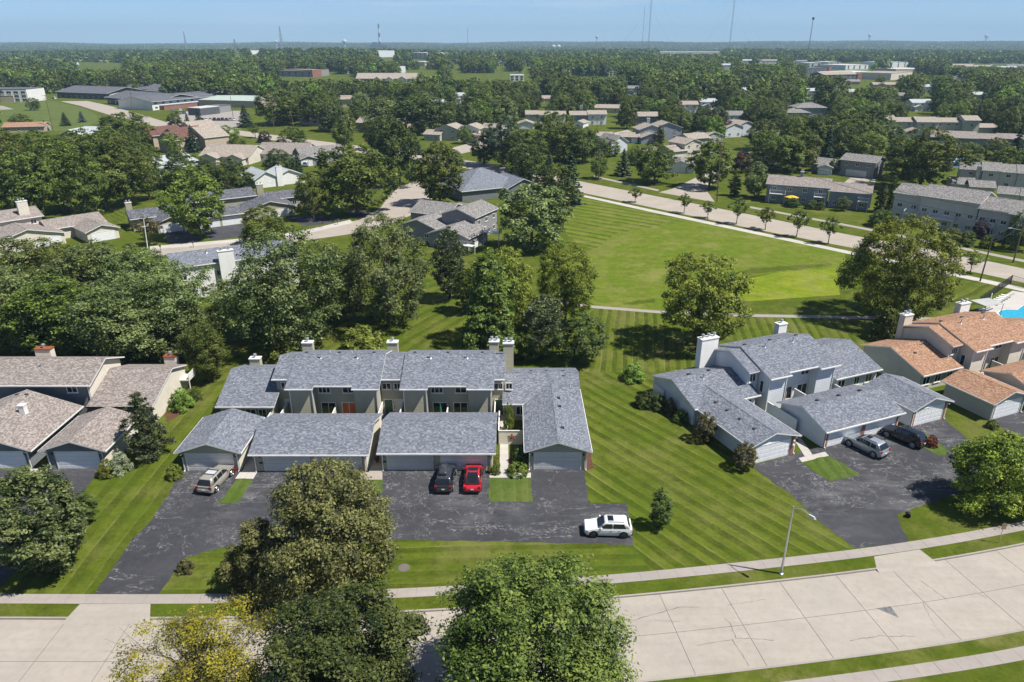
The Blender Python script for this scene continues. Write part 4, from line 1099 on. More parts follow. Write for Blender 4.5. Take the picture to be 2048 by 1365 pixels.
def conifer(seed, w, H_, nb, nleaf, leaf, z0=.3, droop=.25, dens=1.0):
    g = np.random.default_rng(seed)
    k = np.arange(nb)
    h = (k + g.uniform(0, 1, nb)) / nb
    h = h ** 1.25
    z = z0 + (H_ - z0) * h
    L = (w / 2) * (1 - h) ** .85 * g.uniform(.72, 1.08, nb) + .12
    a = k * 2.39996 + g.uniform(-.3, .3, nb)
    cnt = np.maximum(4, (nleaf * L / L.sum()).astype(int))
    ci = np.repeat(k, cnt); n = len(ci)
    t = g.uniform(0, 1, n) ** .6
    dr = np.stack([np.cos(a), np.sin(a), np.zeros(nb)], 1)[ci]
    sd = np.stack([-np.sin(a), np.cos(a), np.zeros(nb)], 1)[ci]
    Lc = L[ci]
    p = dr * (t * Lc)[:, None] + sd * (g.normal(0, .16, n) * Lc * (1.15 - t))[:, None]
    p[:, 2] = z[ci] - droop * Lc * t ** 1.4 + .12 * Lc * t ** 4 + g.normal(0, .05, n) * (1 + .3 * Lc)
    p[:, 2] = np.maximum(p[:, 2], .03)
    tn = unit(dr + sd * g.normal(0, .6, n)[:, None] + np.array([0, 0, -.15]) + g.normal(0, .25, (n, 3)))
    nr = unit(np.array([0, 0, 1.]) + dr * .35 + g.normal(0, .45, (n, 3)))
    nr = unit(nr - tn * (nr * tn).sum(1)[:, None])
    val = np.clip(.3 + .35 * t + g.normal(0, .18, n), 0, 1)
    return p, nr, tn, leaf * .5 * g.uniform(.6, 1.3, n), val, dr * 0
def trunk_mesh(seed, cc, H_, r, z0, mat, limbs=9, lean=0.03, bare=0):
    g = random.Random(seed)
    mb = MB()
    top = z0 + (H_ - z0) * .62
    p = Vector((0, 0, -.15)); n = 5; rr = r * 1.25
    path = [p]
    for i in range(1, n + 1):
        z = top * i / n
        q = Vector((g.uniform(-1, 1) * lean * z, g.uniform(-1, 1) * lean * z, z))
        r2 = r * (1 - .68 * i / n)
        mb.tube(path[-1], q, rr, r2, 7, caps=False); rr = r2; path.append(q)
    if len(cc):
        idx_ = sorted(range(len(cc)), key=lambda i: g.random())[:limbs]
        for i in idx_:
            c = Vector(cc[i])
            t = min(max((c.z - z0 * .4) / max(top, .1) * .62, .22), .98)
            f = t * n; a = int(min(f, n - 1)); s_ = path[a].lerp(path[a + 1], f - a)
            m_ = s_.lerp(c, .5) + Vector((g.uniform(-.3, .3), g.uniform(-.3, .3), .1 * (c - s_).length))
            r0 = r * (.42 - .25 * t)
            mb.tube(s_, m_, r0, r0 * .6, 5, caps=False); mb.tube(m_, c, r0 * .6, r0 * .15, 5, caps=False)
            if bare:
                for _ in range(bare):
                    e = c + Vector((g.uniform(-1, 1), g.uniform(-1, 1), g.uniform(.1, 1))) * g.uniform(.5, 1.6)
                    mb.tube(m_.lerp(c, g.uniform(.4, 1)), e, r0 * .18, .008, 4, caps=False)
    return mb.mesh('trunk', M[mat], True)
class Proto: pass
def proto(seed, shape, H_, w, leafmat, nclump, nleaf, leaf, zc=.22, bark='bark', tr=None, **kw):
    p = Proto(); p.H, p.w, p.mat = H_, w, leafmat
    limbs = kw.pop('limbs', 10); bare = kw.pop('bare', 0)
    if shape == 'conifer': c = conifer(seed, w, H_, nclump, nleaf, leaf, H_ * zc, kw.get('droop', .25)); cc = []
    else: c = crown(seed, shape, w, H_ * zc, H_, nclump, nleaf, leaf, **kw); cc = c[5]
    p.crown = leaf_mesh('crown', LEAF[leafmat], *c[:5], **({'asp': kw['asp']} if 'asp' in kw else {}))
    p.trunk = trunk_mesh(seed, cc, H_, tr or H_ * .018 + .05, H_ * zc, bark, limbs, bare=bare)
    p.alt = {leafmat: p.crown}
    return p
def recol(p, leafmat):
    if leafmat not in p.alt:
        m = p.crown.copy(); m.materials.clear(); m.materials.append(LEAF[leafmat]); p.alt[leafmat] = m
    return p.alt[leafmat]
def plant(p, name, label, cat, x, y, h, w, rz=0.0, group=None, leafmat=None, z=0.0, trunk=True, crown_name='crown'):
    t = thing(name, label, cat, (x, y, z), rz, group)
    t.scale = (w / p.w, w / p.w, h / p.H)
    put(crown_name, recol(p, leafmat or p.mat), t)
    if trunk: put('trunk', p.trunk, t)
    return t
trnd = random.Random(3)
def tree_px(p, bx, by, top, w, label, leafmat=None, name='tree', cat='tree', group=None, trunk=True, dh=1.0, rz=None):
    """tree whose trunk meets the ground at a surveyed point; height and spread taken from the same survey"""
    x, y = P(bx, by)
    h = max(.4, topz(bx, top, y)) * dh
    return plant(p, name, label, cat, x, y, h, w / pxm(x, y, h * .6), trnd.uniform(0, 6.28) if rz is None else rz, group, leafmat, trunk=trunk)

# prototypes, near ones with small leaves
N_ = {}
N_['big'] = proto(11, 'round', 16.5, 12.0, 'green', 260, 105000, .2, .12, lump=.25, fill=.3)
N_['big2'] = proto(12, 'round', 14, 9.6, 'deep', 210, 82000, .2, .10, lump=.22, fill=.3)
N_['sparse'] = proto(13, 'round', 12.5, 9.5, 'gold', 220, 64000, .15, .15, lump=.32, fill=.5, sparse=.33, bare=12, limbs=60)
N_['crab'] = proto(14, 'dome', 9, 9.2, 'olive', 220, 60000, .19, .16, lump=.22, fill=.3, bare=2, limbs=26)
N_['crab2'] = proto(15, 'dome', 6.5, 6, 'olive', 110, 26000, .19, .1, lump=.22, fill=.3)
N_['maple'] = proto(16, 'oval', 10.4, 7.3, 'silver', 170, 42000, .24, .05, lump=.18, fill=.3)
N_['low'] = proto(17, 'dome', 7, 8.2, 'yellow', 130, 30000, .22, .22, lump=.2, fill=.3, limbs=16)
N_['bushtree'] = proto(18, 'oval', 4.4, 2.5, 'deep', 60, 7000, .15, .04, cr=.38)
N_['wispy'] = proto(19, 'pyr', 8, 4.6, 'pine', 95, 16000, .2, .03, 'bark_d', lump=.4, fill=.3, cr=.55, tuft=True)
B1 = [proto(21 + i, 'round', 17, 15.5, 'silver', 210, 30000, .36, .1, lump=.26, fill=.25, limbs=22, cr=1.5) for i in range(2)]
B1.append(proto(23, 'oval', 17, 13, 'silver', 190, 27000, .36, .08, lump=.26, fill=.25, limbs=22, cr=1.4))
BY = proto(24, 'round', 15, 14, 'yellow', 200, 27000, .36, .2, lump=.24, fill=.25, limbs=24, cr=1.25)
BR = proto(25, 'round', 17, 20, 'yellow', 270, 50000, .36, .13, lump=.2, fill=.25, limbs=26, cr=1.5)
CYP = proto(26, 'pyr', 16.5, 9, 'cypress', 190, 26000, .34, .04, lump=.22, fill=.25, cr=.95)
PN = proto(27, 'oval', 13, 8, 'pine', 120, 15000, .34, .12, 'bark_d', lump=.3, tuft=True, cr=.95)
MID = [proto(31 + i, s, 14, 12, 'green', 125, 11500, .5, .12, lump=.26, fill=.25, limbs=12, cr=1.35) for i, s in enumerate(('round', 'round', 'oval', 'dome'))]
VASE = proto(36, 'vase', 16, 15, 'locust', 150, 14000, .46, .16, lump=.3, fill=.3, limbs=18, cr=1.35)
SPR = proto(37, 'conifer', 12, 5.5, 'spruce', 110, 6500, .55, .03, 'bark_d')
COL = proto(38, 'column', 12, 3.6, 'deep', 80, 5000, .42, .01, cr=.6)
YOUNG = proto(39, 'oval', 6.2, 4.2, 'green', 46, 2400, .3, .34, lump=.35, cr=.55, tr=.1)
BUSH = [proto(41 + i, 'dome', 1.6, 2.4, 'green', 42, 5200, .13, .0, cr=.33, lump=.1, fill=.2, tr=.05) for i in range(2)]
TOPI = proto(43, 'ball', 2.6, 2.3, 'redbush', 90, 9000, .11, .03, cr=.26, lump=.03, fill=.1, tr=.06)
CLIP = proto(44, 'dome', 1.3, 2.2, 'lime', 80, 8000, .09, .0, cr=.22, lump=.03, fill=.1, tr=.05)
LO = [proto(51 + i, s, 13, 12, 'green', 46, 1050, 1.4, .1, lump=.28, cr=2.2, limbs=3) for i, s in enumerate(('round', 'dome', 'oval', 'round'))]
LOS = proto(56, 'conifer', 13, 6, 'spruce', 40, 420, 1.5, .03, 'bark_d')

TR = tree_px
# street-side trees at the bottom of the view
plant(N_['big'], 'shade_tree', 'largest green tree at the bottom, on the near kerb', 'tree', 1.05, 33.2, 13.0, 13.0, .4)
plant(N_['big2'], 'shade_tree', 'dark green tree between the yellowing and the largest bottom tree', 'tree', -10.9, 33.2, 10.7, 10.6, 1.2)
plant(N_['sparse'], 'thinning_tree', 'yellowing half-bare tree at the bottom edge', 'tree', -19.4, 33.0, 9.7, 9.8, 2.2)
# around the front lawns
TR(N_['maple'], 103, 1140, 945, 178, 'silvery young maple beside the asphalt drive at the left edge', name='maple_tree')
TR(N_['crab'], 668, 1168, 936, 278, 'brownish olive crabapple hiding the drive and garage', name='crabapple_tree')
TR(N_['crab2'], 525, 1168, 1046, 150, 'lower darker crabapple left of the big olive one', 'olive', name='crabapple_tree')
TR(N_['low'], 1985, 1012, 878, 190, 'low yellow-green spreading tree at the right edge', name='spreading_tree')
TR(N_['bushtree'], 1318, 1056, 978, 50, 'small dark upright bush tree alone on the striped lawn', name='bush_tree', trunk=False)
TR(N_['bushtree'], 176, 1046, 985, 52, 'dark bush behind the silvery maple', name='bush_tree', trunk=False)
TR(N_['wispy'], 300, 915, 786, 92, 'wispy grey-green conifer beside the brown-roofed garage', name='conifer_tree')
# clipped and garden bushes
def bush(p, bx, by, top, w, label, lm=None, dh=1.0, name='bush'): return TR(p, bx, by, top, w, label, lm, name, 'bush', trunk=False, dh=dh)
bush(CLIP, 219, 950, 921, 46, 'yellow-green clipped dome beside the brown-roofed garage door')
bush(CLIP, 351, 956, 929, 34, 'yellow-green clipped dome left of the beige car')
bush(BUSH[0], 243, 944, 905, 44, 'pale silvery shrub under the wispy conifer', 'pale')
bush(BUSH[0], 365, 818, 778, 50, 'bright green bush against the cream gable wall', 'bright')
bush(BUSH[1], 392, 800, 775, 30, 'small green bush behind the bright one', 'green')
bush(BUSH[0], 1266, 760, 727, 52, 'round green bush alone on the lawn between buildings', 'bright')
bush(TOPI, 1408, 882, 828, 47, 'tall reddish clipped bush by the pale blue wall')
bush(TOPI, 1487, 938, 888, 50, 'reddish clipped bush at the white garage corner')
bush(BUSH[1], 1290, 812, 783, 46, 'dark bush at the shaded gable of the pale blue house', 'deep')
bush(BUSH[0], 1318, 818, 790, 40, 'second dark bush at the shaded gable', 'deep')
bush(BUSH[1], 1340, 828, 796, 26, 'loose leggy bush by the pale blue wall', 'redbush')
bush(BUSH[0], 1362, 843, 820, 36, 'low green bush left of the tall reddish one', 'green')
bush(CLIP, 1862, 893, 872, 24, 'small red clipped bush on the pointed grass island', 'red')
bush(BUSH[1], 1983, 856, 840, 26, 'low green bush at the orange-roofed garage corner', 'green')
bush(BUSH[0], 373, 1142, 1118, 36, 'small flowering clump at the drive edge', 'olive')
bush(BUSH[0], 1018, 862, 823, 25, 'light green bush inside the star courtyard', 'bright', 1.4)
bush(BUSH[1], 1043, 925, 898, 44, 'dark shrub beside the gable garage wall', 'deep')
bush(BUSH[0], 1040, 912, 892, 34, 'second dark shrub behind the clipped hedge', 'deep')
for (bx, by, top, w, lb) in ((1036, 947, 927, 48, 'clipped hedge left of the gable garage door'), (992, 948, 930, 20, 'short clipped hedge right of the double garage')):
    bush(CLIP, bx, by, top, w, lb, 'bright', name='hedge')
for i, (bx, by) in enumerate(((988, 925), (993, 915), (989, 905), (994, 935))): tag(bush(BUSH[i % 2], bx, by, by - 15, 14, 'yellow flowering perennial in the bed by the white walk', 'lime'), group='perennials by the white walk')
bush(BUSH[1], 1590, 880, 862, 16, 'dark red shrub in the passage bed by the white garage', 'redbush')
bush(BUSH[0], 565, 722, 683, 74, 'olive bush behind the left end of the slate roof', 'lime', 1.1)
bush(BUSH[1], 725, 706, 662, 96, 'rounded yellow-green bush behind the slate roof ridge', 'lime', 1.2)
bush(BUSH[0], 930, 510, 495, 20, 'dark bush below the white decks', 'deep')
bush(BUSH[0], 1770, 680, 622, 66, 'small bushy tree under the huge yellow-green tree', 'green', 1.1)
# big trees behind the townhouses
for i, (bx, by, top, w, lb) in enumerate((
    (30, 650, 478, 200, 'silver maple at the left edge of the big tree mass'), (115, 640, 482, 190, 'silver maple second from the left in the big mass'),
    (215, 655, 488, 200, 'silver maple in the middle of the big left mass'), (300, 660, 500, 190, 'silver maple before the white-chimney house'),
    (30, 706, 540, 190, 'front silver maple above the brown roof edge'), (140, 712, 555, 210, 'front silver maple behind the first red-capped chimney'),
    (265, 716, 560, 210, 'front silver maple behind the second brown roof'), (385, 700, 540, 190, 'silver maple at the right end of the left mass'),
    (345, 722, 600, 150, 'lower silver maple behind the cream gable'))):
    TR(B1[i % 3], bx, by, top, w, lb, 'green' if i in (1, 5) else None, 'maple_tree')
TR(B1[2], 420, 762, 640, 90, 'lower bushy tree beside the cream gable balcony', 'green')
TR(B1[0], 590, 700, 462, 215, 'tall silver maple behind the first white chimney', name='maple_tree')
TR(B1[2], 530, 672, 520, 130, 'silver maple in front of the white chimney house', 'green', 'maple_tree')
TR(B1[1], 660, 640, 490, 130, 'darker maple between the two tall silver maples', 'deep', 'maple_tree')
TR(B1[1], 778, 652, 436, 190, 'dark tall silver maple with its trunk in the shade', 'silver', 'maple_tree')
TR(PN, 900, 600, 458, 78, 'narrow dark pine below the grey house', name='pine_tree')
TR(PN, 935, 625, 540, 70, 'dark brownish evergreen behind the feathery cypress', 'deep', 'pine_tree')
TR(CYP, 980, 728, 505, 135, 'tall feathery green cypress behind the slate roof', name='cypress_tree')
TR(BY, 1005, 690, 497, 140, 'yellow-green tree behind the feathery cypress', 'yellow')
TR(BY, 1130, 655, 492, 118, 'yellow-green tree beside the open field', 'yellow', dh=1.02)
TR(PN, 1085, 718, 592, 100, 'brownish grey-green tree right of the cypress', 'pine')
TR(MID[2], 1165, 726, 632, 105, 'dark green bushy tree above the right end roof', 'deep')
TR(MID[0], 1050, 722, 655, 70, 'light green small tree behind the last chimneys', 'cypress')
TR(BY, 1393, 692, 510, 188, 'rounded yellow-green tree on the back lawn above the white chimney', 'yellow')
TR(BR, 1782, 642, 440, 212, 'huge spreading yellow-green tree between field and orange roofs', 'yellow')
# middle distance
for a in (
    (MID[0], 1063, 500, 368, 150, 'grey-green willow beside the grey house decks', 'silver'), (MID[1], 1110, 440, 330, 95, 'dense green tree left of the wide road', 'deep'),
    (SPR, 1140, 408, 303, 62, 'tall dark spruce at the field corner', 'spruce'), (SPR, 1097, 400, 305, 50, 'dark spruce second from the field corner', 'spruce'),
    (MID[2], 1050, 372, 290, 85, 'leafy tree behind the blue hip roof', 'deep'), (VASE, 1005, 335, 232, 88, 'tall dark pine-like tree above the blue hip roof', 'spruce'),
    (MID[2], 402, 477, 336, 116, 'bright green oval tree before the olive garages', 'bright'), (MID[0], 627, 440, 345, 74, 'round green tree before the small drive', 'green'),
    (MID[0], 715, 428, 290, 155, 'big round green tree beside the curving road', 'green'), (MID[3], 530, 490, 412, 95, 'low olive-green tree at the white sidewalk', 'locust'),
    (YOUNG, 300, 492, 436, 54, 'small reddish-brown tree beside the white lamp post', 'redbush'), (MID[2], 880, 410, 288, 108, 'tall olive tree at the end of the curving road', 'locust'),
    (MID[0], 800, 372, 245, 95, 'dark green tree behind the big round one', 'deep'), (MID[1], 775, 330, 232, 80, 'dark tree above the grey cottage roof', 'deep'),
    (SPR, 838, 310, 282, 22, 'small blue spruce near the white townhouses', 'bluespruce'), (MID[3], 560, 350, 298, 70, 'dark bushy tree before the brown cottage', 'deep'),
    (SPR, 597, 346, 300, 24, 'small spruce at the brown cottage corner', 'spruce'), (COL, 648, 345, 295, 24, 'columnar green tree by the grey cottage', 'green'),
    (VASE, 40, 430, 285, 150, 'honey locust at the left edge above the brown roofs', 'locust'), (VASE, 130, 425, 275, 160, 'honey locust second from the left edge', 'locust'),
    (VASE, 215, 420, 270, 150, 'honey locust in the middle of the left grove', 'locust'), (VASE, 255, 412, 262, 120, 'honey locust with bare trunk beside the small lawn', 'locust'),
    (VASE, 95, 380, 262, 150, 'rear honey locust of the left grove', 'locust'), (VASE, 185, 370, 258, 150, 'rear honey locust beside the blue roof', 'locust'),
    (VASE, 20, 370, 258, 130, 'rear honey locust at the left edge', 'locust'), (VASE, 300, 400, 310, 80, 'small locust before the olive house', 'locust'),
    (VASE, 180, 448, 300, 120, 'honey locust reaching over the brown roofs', 'locust'), (VASE, 65, 445, 300, 130, 'front honey locust beside the tall chimney', 'locust'), (MID[0], 300, 352, 290, 60, 'green tree left of the small blue-grey roof', 'green'),
    (MID[3], 380, 375, 312, 130, 'wide dark tree behind the olive house', 'deep'), (MID[3], 460, 380, 318, 100, 'wide dark tree behind the pale cottage', 'deep'),
    (MID[0], 262, 300, 225, 96, 'green tree left of the brown townhouse cluster', 'locust'), (MID[3], 225, 290, 240, 70, 'dark tree beside the pale blue roofs', 'deep'),
    (SPR, 388, 305, 250, 32, 'dark spruce before the maroon roofs', 'spruce'), (SPR, 338, 320, 298, 26, 'small blue spruce before the tan houses', 'bluespruce'),
    (YOUNG, 350, 312, 265, 40, 'thin light green tree before the tan houses', 'bright'), (MID[2], 457, 292, 252, 54, 'round yellow-green tree by the maroon roofs', 'bright'),
    (SPR, 165, 245, 222, 18, 'small blue spruce at the far field', 'bluespruce'), (SPR, 132, 252, 225, 24, 'dark spruce at the far field', 'spruce'),
    (SPR, 92, 262, 240, 16, 'little blue spruce beside the orange roof', 'bluespruce'), (MID[3], 42, 252, 228, 46, 'round tree beyond the orange roof', 'green'),
    (MID[0], 70, 221, 196, 26, 'lone round tree on the far field', 'green'), (SPR, 400, 258, 218, 24, 'dark spruce at the pale car park', 'spruce'),
    (SPR, 376, 252, 226, 16, 'smaller spruce left of the car park', 'spruce'), (MID[3], 350, 252, 226, 34, 'dark bush tree before the car park', 'deep'),
    (SPR, 492, 255, 210, 38, 'broad dark spruce before the green sheds', 'spruce'), (MID[3], 530, 285, 262, 30, 'dark purple tree beside the far road', 'purple'),
    (YOUNG, 511, 276, 250, 26, 'small street tree on the far road', 'green'), (MID[1], 560, 250, 178, 90, 'big tree right of the green sheds', 'green'),
    (MID[0], 640, 250, 182, 85, 'big tree with bare trunks beyond the far road', 'locust'), (MID[2], 690, 300, 235, 50, 'oval tree behind the grey cottage', 'locust'),
    (MID[0], 590, 300, 255, 60, 'green tree behind the brown cottage', 'locust'), (MID[2], 660, 262, 200, 50, 'slender tall tree beyond the far road', 'green'),
    (MID[0], 840, 268, 188, 120, 'large round dark tree left of the white townhouses', 'deep'), (MID[1], 770, 262, 200, 80, 'willow-like pale tree left of the large dark one', 'silver'),
    (MID[1], 955, 240, 178, 70, 'tall green tree behind the white townhouses', 'green'), (MID[2], 1010, 262, 195, 60, 'tall silver tree right of the white townhouses', 'silver'),
    (MID[2], 929, 288, 252, 34, 'small round bright tree before the white townhouses', 'bright'), (MID[0], 1106, 305, 224, 90, 'broad green tree hiding the far garages', 'green'),
    (MID[1], 1165, 325, 255, 75, 'dark broad tree before the far garages', 'deep'), (MID[3], 1210, 312, 276, 60, 'olive tree left of the junction', 'locust'),
    (MID[2], 1197, 358, 308, 40, 'yellow-green young tree at the utility pole', 'bright'), (SPR, 1246, 352, 298, 42, 'grey spruce before the road junction', 'pine'),
    (MID[0], 1308, 366, 288, 88, 'round green tree at the road junction corner', 'green'), (COL, 1319, 290, 250, 22, 'dark columnar arborvitae beside the blue house', 'locust'),
    (SPR, 1386, 280, 226, 36, 'tall grey-green spruce by the purple tree', 'spruce'), (MID[0], 1430, 274, 219, 54, 'round dark purple tree', 'purple'),
    (MID[2], 1418, 376, 282, 92, 'green tree beside the tall utility pole', 'green'), (COL, 1468, 392, 340, 26, 'dark columnar tree by the white porch', 'deep'),
    (MID[2], 1508, 396, 326, 54, 'grey-green oval tree before the blue house', 'silver'), (MID[3], 1482, 345, 300, 40, 'purple-leaved tree among the parked cars', 'purple'),
    (MID[0], 1530, 330, 262, 80, 'green tree left of the brown house', 'green'), (MID[1], 1590, 340, 258, 90, 'loose green tree beside the white parked car', 'locust'),
    (VASE, 1838, 380, 256, 175, 'wide leafy ash above the grey townhouses', 'green'), (COL, 1757, 425, 344, 24, 'dark columnar arborvitae beside the grey townhouses', 'deep'),
    (COL, 1776, 424, 350, 22, 'second columnar arborvitae beside the grey townhouses', 'deep'), (MID[0], 1986, 328, 276, 56, 'rounded brownish tree by the tennis court', 'olive'),
    (SPR, 2020, 345, 254, 48, 'tall dark spruce at the right edge', 'spruce'), (MID[1], 2040, 348, 300, 40, 'dark tree at the right edge by the court', 'deep'),
    (MID[3], 1668, 348, 316, 30, 'small bush tree before the brown house', 'green'), (MID[3], 1680, 344, 326, 14, 'little red maple before the brown house', 'red'),
    (MID[2], 1740, 300, 215, 75, 'big green tree above the blue row', 'deep'), (MID[0], 1690, 300, 220, 85, 'big round tree left of the blue row', 'green'),
    (MID[3], 1958, 476, 440, 34, 'dark red shrub tree by the townhouse balcony', 'purple'), (MID[3], 2030, 500, 420, 60, 'dark leafy tree by the leaning pole', 'deep'),
    (MID[3], 1760, 452, 420, 52, 'dark round shrub at the townhouse corner', 'deep'), (MID[3], 1900, 488, 456, 48, 'trimmed grey-green shrub before the townhouses', 'locust'),
    (MID[3], 1932, 492, 462, 34, 'second trimmed shrub before the townhouses', 'locust'), (MID[3], 1972, 496, 470, 30, 'round shrub beside the road', 'locust'),
    (MID[3], 1584, 414, 396, 34, 'green shrub below the yellow umbrella', 'deep'), (MID[3], 1622, 418, 400, 26, 'green shrub under the blue house wall', 'deep'),
    (MID[3], 1640, 420, 404, 20, 'smaller shrub under the blue house wall', 'deep'), (MID[2], 1684, 422, 394, 28, 'pale grey-green tree before the second blue house', 'silver'),
    (MID[1], 1046, 345, 262, 92, 'broad dark tree right of the tall pine-like one', 'deep'), (MID[0], 1128, 322, 246, 84, 'green tree behind the dark broad tree by the far garages', 'green'), (MID[2], 968, 330, 262, 66, 'dark oval tree left of the tall pine-like one', 'deep'),
    (MID[0], 1562, 346, 272, 84, 'leafy tree right of the parked white car', 'green'), (MID[1], 1640, 306, 232, 84, 'dark round tree behind the little white garage', 'deep'), (MID[0], 1600, 298, 232, 76, 'light green tree below the violet-grey roof', 'bright'),
    (MID[3], 1765, 318, 242, 78, 'broad dark tree left of the long blue house', 'deep'), (MID[2], 1520, 300, 240, 60, 'green oval tree right of the pale low house', 'green'), (MID[0], 760, 300, 236, 66, 'green tree above the grey cottage', 'green'),
    (MID[1], 905, 350, 300, 56, 'dark tree left of the blue hip roof', 'deep'), (MID[0], 480, 318, 278, 44, 'small green tree behind the pale cottage', 'locust'), (MID[3], 1270, 330, 292, 46, 'low green tree between the grey spruce and the round corner tree', 'green'),
    (MID[3], 1955, 310, 292, 24, 'small tree behind the tennis court', 'green'), (MID[0], 1930, 330, 285, 60, 'leafy tree above the white garages', 'green')):
    p, bx, by, top, w, lb, lm = a
    nm = {SPR: 'spruce_tree', COL: 'columnar_tree', YOUNG: 'young_tree'}.get(p, 'tree')
    TR(p, bx, by, top, w, lb, lm, nm)
ST_ = 'first second third fourth fifth sixth seventh'.split()
for i, (bx, by, top, w) in enumerate(((1270, 405, 376, 27), (1368, 427, 388, 28), (1415, 437, 403, 30), (1473, 448, 397, 37), (1530, 460, 415, 38), (1593, 474, 420, 40), (1656, 488, 434, 40))):
    TR(YOUNG, bx, by, top, w, '%s young street tree from the left along the wide road' % ST_[i], 'green', 'street_tree', group='young trees along the wide road')
TR(YOUNG, 1940, 546, 502, 40, 'yellow-leaved young street tree right of the huge tree', 'yellow', 'street_tree', group='young trees along the wide road')
# ------------------------------------------------------------------ houses of the middle distance and beyond
def hip(mb, x0, x1, y0, y1, ze, p, t=.16):
    d = (y1 - y0) / 2; k = min(d, (x1 - x0) / 2)
    yr = (y0 + y1) / 2
    a, b = x0 + k, x1 - k
    slope(mb, [(x0, y0), (x1, y0), (b, yr), (a, yr)], lambda x, y: ze + (y - y0) * p, t)
    slope(mb, [(x1, y1), (x0, y1), (a, yr), (b, yr)], lambda x, y: ze + (y1 - y) * p, t)
    slope(mb, [(x0, y0), (a, yr), (x0, y1)], lambda x, y: ze + (x - x0) * d / k * p, t)
    slope(mb, [(x1, y0), (x1, y1), (b, yr)], lambda x, y: ze + (x1 - x) * d / k * p, t)
def block(t, x0, x1, y0, y1, ze, ax, roof, wall, p=.34, oh=.45, nwin=0, gd=(), wside=0, gdm='gdoor_w', win=(1.25, 1.05)):
    m = MB()
    if ax == 'x':
        yr = (y0 + y1) / 2
        gable_x(m, x0 - oh, x1 + oh, y0 - oh, yr, y1 + oh, ze, p)
        zw = ze + oh * p - .17
        wall_x(MB(), x0, x1, y0, y1, yr, zw, zw + (yr - y0) * p, zw).build('wall', M[wall], t)
    elif ax == 'y':
        gable_y(m, x0 - oh, x1 + oh, y0 - oh, y1 + oh, ze, p)
        zw = ze + oh * p - .17
        wall_y(MB(), x0, x1, y0, y1, (x0 + x1) / 2, zw, zw + (x1 - x0) / 2 * p).build('wall', M[wall], t)
    elif ax == 'h':
        hip(m, x0 - oh, x1 + oh, y0 - oh, y1 + oh, ze, p)
        MB().box(x0, x1, y0, y1, -.2, ze - .02).build('wall', M[wall], t)
    else:
        m.box(x0 - .1, x1 + .1, y0 - .1, y1 + .1, ze, ze + .35, 0)
        MB().box(x0, x1, y0, y1, -.5, ze - .003).build('wall', M[wall], t)
    m.build('roof', [M[roof], M['trim']], t)
    if ax != 'f': gutter(t, (x0 - oh, y0 - oh), (x1 + oh, y0 - oh), ze) if ax != 'y' else None
    w, h = win
    for s_ in range(max(1, int((ze + .3) / 2.6))):
        for k in range(nwin):
            c = x0 + (x1 - x0) * (k + .5) / nwin
            if s_ == 0 and any(abs(c - (x0 + (x1 - x0) * f)) < gw / 2 + w / 2 for f, gw in gd): continue
            window(t, c - w / 2, y0 - .005, .85 + 2.65 * s_, w, h, 2)
        for k in range(wside):
            c = y0 + (y1 - y0) * (k + .5) / wside
            window(t, x1 + .005, c - w / 2, .85 + 2.65 * s_, w, h, 2, rz=PI / 2)
    for f, gw in gd: garage_door(t, x0 + (x1 - x0) * f - gw / 2, y0 - .012, gw, 2.05, gdm)
def balcony(t, x0, x1, y, z, d=1.6, mat='trim'):
    o = MB().box(x0, x1, y - d, y - .01, z - .15, z).build('balcony', M[mat], t)
    for a in (x0 + .06, x1 - .06): put('post', cached(('bp', round(z, 1), mat), lambda: MB().box(-.06, .06, -.06, .06, -.1, z - .151).mesh('post', M[mat])), o, (a, y - d + .08, 0))
    n = max(3, int((x1 - x0) / .3))
    r_ = MB().box(x0, x1, y - d, y - d + .05, z + .95, z + 1.02)
    for k in range(n + 1):
        c = x0 + .03 + (x1 - x0 - .06) * k / n
        r_.box(c - .02, c + .02, y - d + .005, y - d + .045, z + .001, z + .949)
    r_.box(x0, x0 + .05, y - d + .051, y - .02, z + .1, z + 1.0).box(x1 - .05, x1, y - d + .051, y - .02, z + .1, z + 1.0)
    r_.build('railing', M[mat], o)
def house(label, pL, pR, roof, wall, blocks, chim=(), bal=(), name='house', cat='house', p=.34, pipes=0, gdm='gdoor_w', group=None, z=None):
    a, b = P(*pL), P(*pR)
    w = math.dist(a, b)
    t = thing(name, label, cat, (a[0], a[1], 0 if z is None else z), ang(a, b), group)
    for q in blocks:
        f0, f1, y0, y1, ze, ax = q[:6]
        k = dict(q[6]) if len(q) > 6 else {}
        block(t, f0 * w, f1 * w, y0, y1, ze, ax, k.pop('roof', roof), k.pop('wall', wall), k.pop('p', p), gdm=gdm, **k)
    for f, y, cw, z1 in chim: chimney(t, f * w, y, cw, .9, 0, z1, 'white_w' if wall in ('white_w', 'blue_w') else wall, 2, 'trim')
    for f0, f1, y, zz in bal: balcony(t, f0 * w, f1 * w, y, zz)
    q = blocks[0]
    for k in range(pipes):
        x = (q[0] + (q[1] - q[0]) * (k + .7) / (pipes + .4)) * w
        pipe(t, x, (q[2] + q[3]) / 2 - 1.2, q[4] + (q[3] - q[2]) / 2 * p - .35, .5)
    return t
HZ = house
HZ('brown-roofed house with a tall chimney at the left edge, mid distance', (-30, 516), (133, 487), 'roof_brown', 'cream', [(.12, 1, 0, 9, 2.5, 'y', dict(gd=[(.76, 5.)], p=.28)), (.0, .93, 9.5, 18, 5.1, 'x', dict(nwin=4))], [(.68, 10.4, 2.1, 8.6), (.4, 19, 1.4, 7.6)], pipes=1)
